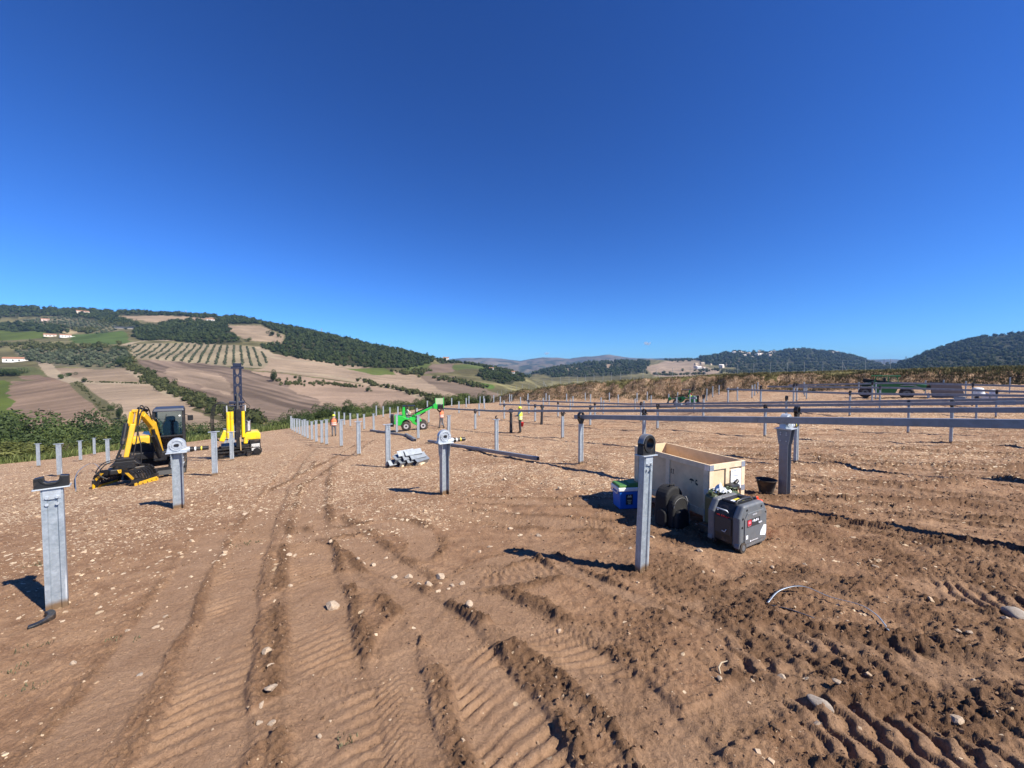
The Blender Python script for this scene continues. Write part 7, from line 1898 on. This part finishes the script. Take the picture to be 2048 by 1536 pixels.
P2 = rows_in([(257,691),(370,687),(450,691),(514,696),(533,714),(533,734),(440,730),(330,721),(270,717)], 6.0, 3.0, 0.62, 0.5, 2); S2 = np.random.default_rng(4).uniform(0.5, 1.3, len(P2))
wood('young_orchard', 'rows of young trees on the pale terraced field', P2, S2, OLIVEM, 4, 0.9)
P3 = rows_in([(35,643),(120,634),(230,646),(278,656),(200,667),(100,651)], 12.0, 12.0, 0.4, 1.0, 5); S3 = np.random.default_rng(6).uniform(2.2, 3.6, len(P3))
wood('upper_olive_grove', 'sparse olive rows near the top of the left hill', P3, S3, OLIVEM, 5, 0.8)
# hedges and scrub
W = []
def line_pts(pts, n, jx, seed):
    rng = np.random.default_rng(seed); Q = [H(*p) for p in pts]; out = []
    for i in range(len(Q) - 1):
        k = int(n * 1.0 / (len(Q) - 1))
        for s in rng.uniform(0, 1, k): q = Q[i].lerp(Q[i + 1], s); out.append((q.x + rng.normal(0, jx), q.y + rng.normal(0, jx)))
    o = np.array(out); return np.concatenate([o, height(o[:, 0], o[:, 1])[:, None]], 1)
for i, (pts, n, jx, sz) in enumerate((([(255,712),(262,735),(300,757),(340,780),(400,803),(455,828),(520,850)], 420, 2.2, (0.8, 2.2)), ([(150,765),(175,785),(245,848)], 90, 0.5, (0.25, 0.5)), ([(175,764),(240,766),(300,768)], 70, 0.6, (0.3, 0.6)), ([(720,762),(800,780),(850,793),(880,805)], 90, 1.6, (1.0, 2.2)), ([(565,760),(600,768),(640,770)], 60, 6, (0.6, 1.3)), ([(650,768),(690,772),(705,774)], 60, 3, (0.6, 1.3)), ([(0,748),(30,750)], 20, 3, (1.5, 3)), ([(800,745),(830,750),(845,740)], 70, 5, (1.2, 2.6)), ([(880,758),(920,765),(960,775)], 90, 5, (1.2, 2.6)), ([(0,690),(60,692),(120,696),(200,698)], 150, 9, (1.5, 3.2)), ([(200,645),(240,650),(280,656)], 60, 6, (2, 4)), ([(1400,742),(1470,745),(1560,746)], 90, 30, (3, 6)), ([(1320,748),(1400,750)], 60, 20, (3, 5)), ([(150,660),(175,662),(190,664)], 40, 4, (2.5, 4.5)))):
    P = line_pts(pts, n, jx, 600 + i); W.append((P, np.random.default_rng(700 + i).uniform(*sz, len(P))))
wood('field_scrub', 'hedges and scrub along the field boundaries', np.concatenate([w[0] for w in W]), np.concatenate([w[1] for w in W]), SCRUBM, 6, 1.0)

# ------------------------------------------------------------------ houses, pylons, fence, clouds
ROOFT = mat("terracotta_roof", (0.30, 0.15, 0.09), 0.9, 0, 0.2, 0.8, 0, 40); PLAST = mat("pale_plaster", (0.62, 0.53, 0.44), 0.9, 0, 0.1, 0.5); PLASTW = mat("white_plaster", (0.75, 0.72, 0.66), 0.9, 0, 0.08, 0.5); DARKW = mat("dark_window", (0.03, 0.035, 0.04), 0.3)
def house(label, px, py, w, d, h, rz=0.0, wall=PLAST, group=None, windows=3, wing=None):
    p = H(px, py); r = thing('house', label, 'house', p - Vector((0, 0, 0.5)), math.atan2(-p.x, p.y) + rz, group)
    wl_ = MB().box((0, 0, h / 2), (w, d, h)).prism([(-d / 2, 0), (d / 2, 0), (0, d * 0.22)], ((0, 0, h), (0, 1, 0), (0, 0, 1), (1, 0, 0)), w - 0.2).build('wall', wall, r)
    for s in (-1, 1): MB().beam((0, s * (d / 2 + 0.3), h - 0.05), (0, 0, h + d * 0.23 + 0.05), w + 0.6, 0.15, (0, 0, 1)).build('roof', ROOFT, r)
    for i in range(windows):
        x = -w / 2 + w * (i + 0.7) / (windows + 0.4)
        f = MB().box((x, -d / 2 - 0.02, h * 0.55), (1.0, 0.1, 1.3)).build('window', DARKW, r)
    if wing: MB().box((wing * (w / 2 + w * 0.2), 0.3, h * 0.32), (w * 0.42, d * 0.9, h * 0.66)).build('wing', wall, r)
    return r
house('long pale farmhouse left half above the olive grove', 100, 674, 12, 6, 3.4, 0.05, PLAST, 'farmhouses'); house('white farmhouse right half with a lower annex', 131, 675, 11, 6, 3.6, 0.1, PLASTW, 'farmhouses', 3, 1)
house('small pink house among the upper olive rows', 91, 643, 11, 7, 4.5, 0.0, mat("pink_plaster", (0.62, 0.45, 0.38), 0.9), 'farmhouses', 2); house('villa among trees near the hilltop', 165, 628, 20, 9, 6, 0.2, PLAST, 'farmhouses')
house('low farmhouse at the left border below the olive grove', 28, 724, 12, 6, 3.4, -0.2, PLASTW, 'farmhouses', 3, 1); house('white house on the crest between woods', 421, 643, 12, 7, 4, 0.1, PLASTW, 'farmhouses', 2)
house('white house at the right end of the left ridge', 892, 720, 10, 7, 4.5, 0, PLASTW, 'farmhouses', 2); house('lower white house on the right slope of the left hill', 1025, 748, 8, 6, 4, 0, PLASTW, 'farmhouses', 2); house('small house on the hill shoulder behind the bank', 983, 741, 7, 5, 4, 0, PLASTW, 'farmhouses', 2)
vn = random.Random(3)
hm = MB(); hm.box((0, 0, 2.6), (9, 7, 5.2)); hm.prism([(-3.5, 0), (3.5, 0), (0, 1.5)], ((0, 0, 5.2), (0, 1, 0), (0, 0, 1), (1, 0, 0)), 9.2)
VH = [hm.mesh('village_house', m_) for m_ in (PLAST, PLASTW, mat("ochre_plaster", (0.45, 0.36, 0.26), 0.9, 0, 0.1, 0.5))]
for k in range(58):
    if k < 34: px, py = vn.uniform(1462, 1552), vn.gauss(709, 2.5)
    elif k < 50: px = vn.uniform(1590, 1690); py = np.interp(px, [1590, 1620, 1690], [700, 699, 709]) + vn.uniform(0, 3)
    else: px, py = vn.uniform(1380, 1450), vn.uniform(728, 742)
    p = H(px, py); o = bpy.data.objects.new('village_house', VH[k % 3]); link(o); o.location = p + Vector((0, 0, 2.5)); o.rotation_euler = (0, 0, vn.uniform(-.8, .8)); s = vn.uniform(0.8, 1.5); o.scale = (s, s, s)
    tag(o, ('pale house of the village on the left shoulder of the far hill' if k < 34 else 'house on the rounded top of the far hill' if k < 50 else 'farm building at the foot of the far village hill'), 'house', ('village houses on the shoulder', 'houses on the far hilltop', 'farm buildings below the village')[0 if k < 34 else 1 if k < 50 else 2])
sh = thing('long_shed', 'long low dark-roofed shed above the hillside wood', 'shed', H(258, 658), 0.35)
MB().box((0, 0, 1.6), (34, 7, 3.2)).build('wall', PLAST, sh); MB().box((0, -0.6, 3.4), (36, 9, 0.4), (0.12, 0, 0)).build('roof', mat("dark_sheet_roof", (0.05, 0.05, 0.05), 0.7), sh)
PYL = mat("pylon_steel", (0.28, 0.30, 0.32), 0.6, 0.3)
def pylon(label, px, py, h):
    p = H(px, py); r = thing('pylon', label, 'pylon', p - Vector((0, 0, 1)), math.atan2(-p.x, p.y) + 0.3, 'pylons on the ridges')
    t = MB()
    for sx in (-1, 1):
        for sy in (-1, 1): t.beam((sx * h * .09, sy * h * .09, 0), (sx * h * .02, sy * h * .02, h), h * .014, h * .014)
    for i in range(5):
        z0_, z1_ = h * i / 5, h * (i + 1) / 5; a, b = h * (.09 - .014 * i), h * (.09 - .014 * (i + 1))
        for sy in (-1, 1): t.beam((-a, sy * a, z0_), (b, sy * b, z1_), h * .008, h * .008); t.beam((a, sy * a, z0_), (-b, sy * b, z1_), h * .008, h * .008)
    t.build('lattice_tower', PYL, r)
    for z in (0.72, 0.86): MB().beam((-h * .17, 0, h * z), (h * .17, 0, h * z), h * .016, h * .016).build('cross_arm', PYL, r)
for px, py, h_, lab in ((372, 627, 14, 'lattice pylon on the ridge above the clearing'), (643, 661, 12, 'lattice pylon on the wooded ridge, middle one'), (779, 697, 11, 'lattice pylon low on the descending ridge'), (1768, 729, 22, 'small pylon in the saddle between the far hills'), (1812, 722, 20, 'small pylon at the foot of the right hill')): pylon(lab, px, py, h_)

# wire fence on top of the bank
fo = on(1060, 770)
fence = thing('wire_fence', 'thin wire mesh fence with steel posts along the top of the bank', 'fence', (0, 0, 0))
prev = None; wires = MB()
FM = mat("fence_steel", (0.32, 0.33, 0.33), 0.6, 0.3)
FENCE_PX = [995, 1003, 1012, 1022, 1033, 1045, 1058, 1072, 1087, 1104, 1121, 1138, 1155, 1171, 1188, 1206, 1223, 1241, 1262, 1286, 1312, 1345, 1380, 1410, 1440, 1475, 1507, 1540, 1574, 1608, 1645, 1684, 1730, 1780]
for i, px in enumerate(FENCE_PX):
    Y = float(np.interp(px, BK_PX, BK_Y)) + 7.5; X = (px - 1024) / FPX * Y; z = gz(X, Y)
    hh_ = 1.9
    MB().cyl((X, Y, z - 0.2), (X, Y, z + hh_), 0.03, 0.03, 6).build('post', FM, fence)
    top_ = Vector((X, Y, z + hh_))
    if prev:
        for q in (0.02, 0.5, 1.0, 1.5, 1.85): wires.cyl(prev - Vector((0, 0, q)), top_ - Vector((0, 0, q)), 0.006, None, 4, False)
    if i in (8, 20, 31): MB().cyl((X + 0.9, Y, z - 0.1), (X, Y, z + 1.5), 0.04, 0.04, 6).build('stay', FM, fence)
    prev = top_
wires.build('wire', FM, fence)["kind"] = "stuff"

# grasses: dry tufts on bank and edge, weeds in the soil
def tufts(name, label, P, hmin, hmax, m, seed, blades=7, spread=0.18):
    rng = np.random.default_rng(seed); k = len(P)
    base = np.repeat(P, blades, 0) + np.concatenate([rng.normal(0, spread, (k * blades, 2)), np.zeros((k * blades, 1))], 1)
    hgt_ = rng.uniform(hmin, hmax, k * blades); a = rng.uniform(0, 6.28, k * blades); ln = rng.uniform(0.1, 0.6, k * blades) * hgt_
    d = np.stack([np.cos(a), np.sin(a), 0 * a], 1); s = np.stack([-np.sin(a), np.cos(a), 0 * a], 1); w = hgt_ * 0.055 + 0.004
    q = np.stack([base - s * w[:, None], base + s * w[:, None], base + d * (ln * .4)[:, None] + s * (w * .6)[:, None] + np.array([0, 0, 1]) * (hgt_ * .65)[:, None], base + d * ln[:, None] + np.array([0, 0, 1]) * hgt_[:, None]], 1)
    F_ = np.arange(len(q) * 4).reshape(-1, 4); tone = np.repeat(rng.uniform(0, 1, len(q)), 4)
    me = np_mesh(name, q.reshape(-1, 3), F_, m, False, {"tone": ('FLOAT', tone)})
    o = bpy.data.objects.new(name, me); link(o); tag(o, label, None, None, 'stuff'); return o
GRASSD = tone_material("bank_grass", (0.11, 0.11, 0.035), (0.36, 0.30, 0.13), 0.8); GRASSG = tone_material("edge_grass", (0.055, 0.085, 0.022), (0.16, 0.18, 0.06), 0.8); WEED = tone_material("grey_green_weed", (0.07, 0.07, 0.04), (0.15, 0.14, 0.08), 0.8); DRY = tone_material("bank_weeds", (0.030, 0.030, 0.012), (0.13, 0.11, 0.05), 0.9)
rng = np.random.default_rng(77)
px = rng.uniform(985, 2150, 7000); yb = np.interp(px, BK_PX, BK_Y); Y = yb + rng.uniform(3.0, 13, 7000); X = (px - 1024) / FPX * Y
m = rng.uniform(0, 1, 7000) < (0.35 + 0.65 * sm(1250, 1600, px)) * sm(0.25, 0.6, vnoise(X * 0.3, Y * 0.3, 95)); X, Y = X[m], Y[m]
Z = height(X, Y) + relief(X, Y)[0]
tufts('bank_grass', 'green and straw-coloured grass along the top of the bank', np.stack([X, Y, Z], 1), 0.12, 0.5, GRASSD, 1, 6, 0.25)
px = rng.uniform(985, 2150, 9000); yb = np.interp(px, BK_PX, BK_Y); Y = yb + rng.uniform(0.3, 5.0, 9000); X = (px - 1024) / FPX * Y; Z = height(X, Y) + relief(X, Y)[0]
tufts('bank_weeds', 'withered weeds on the face of the earth bank', np.stack([X, Y, Z], 1), 0.10, 0.36, DRY, 2, 6, 0.22)
Y = rng.uniform(20, 62, 5200); X = np.interp(Y, EDGE_Y, EDGE_X) - rng.uniform(0.3, 14, 5200) ** 1.0; Z = height(X, Y) + relief(X, Y)[0]
tufts('edge_grass', 'rough green grass below the left edge of the site', np.stack([X, Y, Z], 1), 0.25, 0.8, GRASSG, 3, 6, 0.3)
wp = [(240,1282),(70,1295),(20,1340),(30,1380),(75,1132),(85,1128),(480,1090),(500,1085),(160,983),(190,985),(1128,888),(1135,890),(690,1475)] 
Pw = []
for a, b in wp:
    q = on(a, b)
    for k in range(4): x, y = q.x + random.gauss(0, .07), q.y + random.gauss(0, .05); Pw.append((x, y, gz(x, y)))
tufts('ground_weeds', 'small grey-green weeds scattered on the bare soil', np.array(Pw), 0.01, 0.03, WEED, 4, 7, 0.02)
# dry root in the foreground
rt = thing('dry_root', 'pale dry root curling from the soil in the right foreground', 'root', on(1440, 1352), 0)
MB().tube([(0, 0, 0), (0.0, 0.02, 0.03), (0.03, 0.04, 0.05), (0.08, 0.05, 0.055)], [0.008, 0.007, 0.005, 0.003], 6).build('root_stem', mat("dry_wood", (0.45, 0.36, 0.24), 0.9), rt)
# two small clouds far beyond the mountains
cvm = bpy.data.materials.new("cloud_vapour"); cvm.use_nodes = True; cn_ = cvm.node_tree; cn_.nodes.clear()
co_ = cn_.nodes.new("ShaderNodeOutputMaterial"); cv_ = cn_.nodes.new("ShaderNodeVolumePrincipled"); cv_.inputs['Color'].default_value = (0.92, 0.97, 1, 1); cv_.inputs['Density'].default_value = 0.006; cv_.inputs['Anisotropy'].default_value = -0.3
cn_.links.new(cv_.outputs[0], co_.inputs['Volume'])
for px, py, w, lab in ((1295, 688, 12, 'small white cloud above the far hills, right of centre'), (1093, 707, 9, 'faint small cloud just above the blue mountains')):
    c = at(px, py, 26000); s = w * 26000 / FPX
    bm = bmesh.new(); rn_ = random.Random(px)
    for k in range(11):
        mt = Matrix.Translation(Vector((rn_.uniform(-.5, .5) * s, rn_.uniform(-.3, .3) * s, rn_.uniform(-.22, .3) * s))) @ Matrix.Diagonal((1.1, 1, 0.85, 1))
        bmesh.ops.create_icosphere(bm, subdivisions=2, radius=s * rn_.uniform(.08, .26), matrix=mt)
    me = bpy.data.meshes.new('cloud'); bm.to_mesh(me); bm.free(); me.materials.append(cvm)
    rmd = bpy.data.objects.new('cloud', me); link(rmd); rmd.location = c; tag(rmd, lab, 'cloud', 'small clouds')
    md = rmd.modifiers.new('one_skin', 'REMESH'); md.mode = 'VOXEL'; md.voxel_size = s * 0.04

# ------------------------------------------------------------------ the air between here and the mountains
hz_m = bpy.data.materials.new("valley_haze"); hz_m.use_nodes = True; hn = hz_m.node_tree; hn.nodes.clear()
ho = hn.nodes.new("ShaderNodeOutputMaterial"); hv = hn.nodes.new("ShaderNodeVolumePrincipled")
hv.inputs['Color'].default_value = (0.30, 0.55, 1.0, 1); hv.inputs['Density'].default_value = HAZE; hv.inputs['Anisotropy'].default_value = 0.0
hn.links.new(hv.outputs[0], ho.inputs['Volume'])
zlo = min(float(Z2.min()), float(V_MIN)) - 1.0; zhi = max(float(Z2.max()) + 30, float(V_MAX) + 5)
hzo = MB().box((0, 4000, (zlo + zhi) / 2), (33000, 8800, zhi - zlo)).build('haze', hz_m)
tag(hzo, 'thin blue air over the valley', None, None, 'stuff')
print('haze z', zlo, zhi)

#print('TRIS', sum(sum(len(p.vertices) - 2 for p in m_.polygons) if len(m_.polygons) < 2000 else len(m_.polygons) * (len(m_.polygons[0].vertices) - 2) for m_ in bpy.data.meshes if m_.polygons))
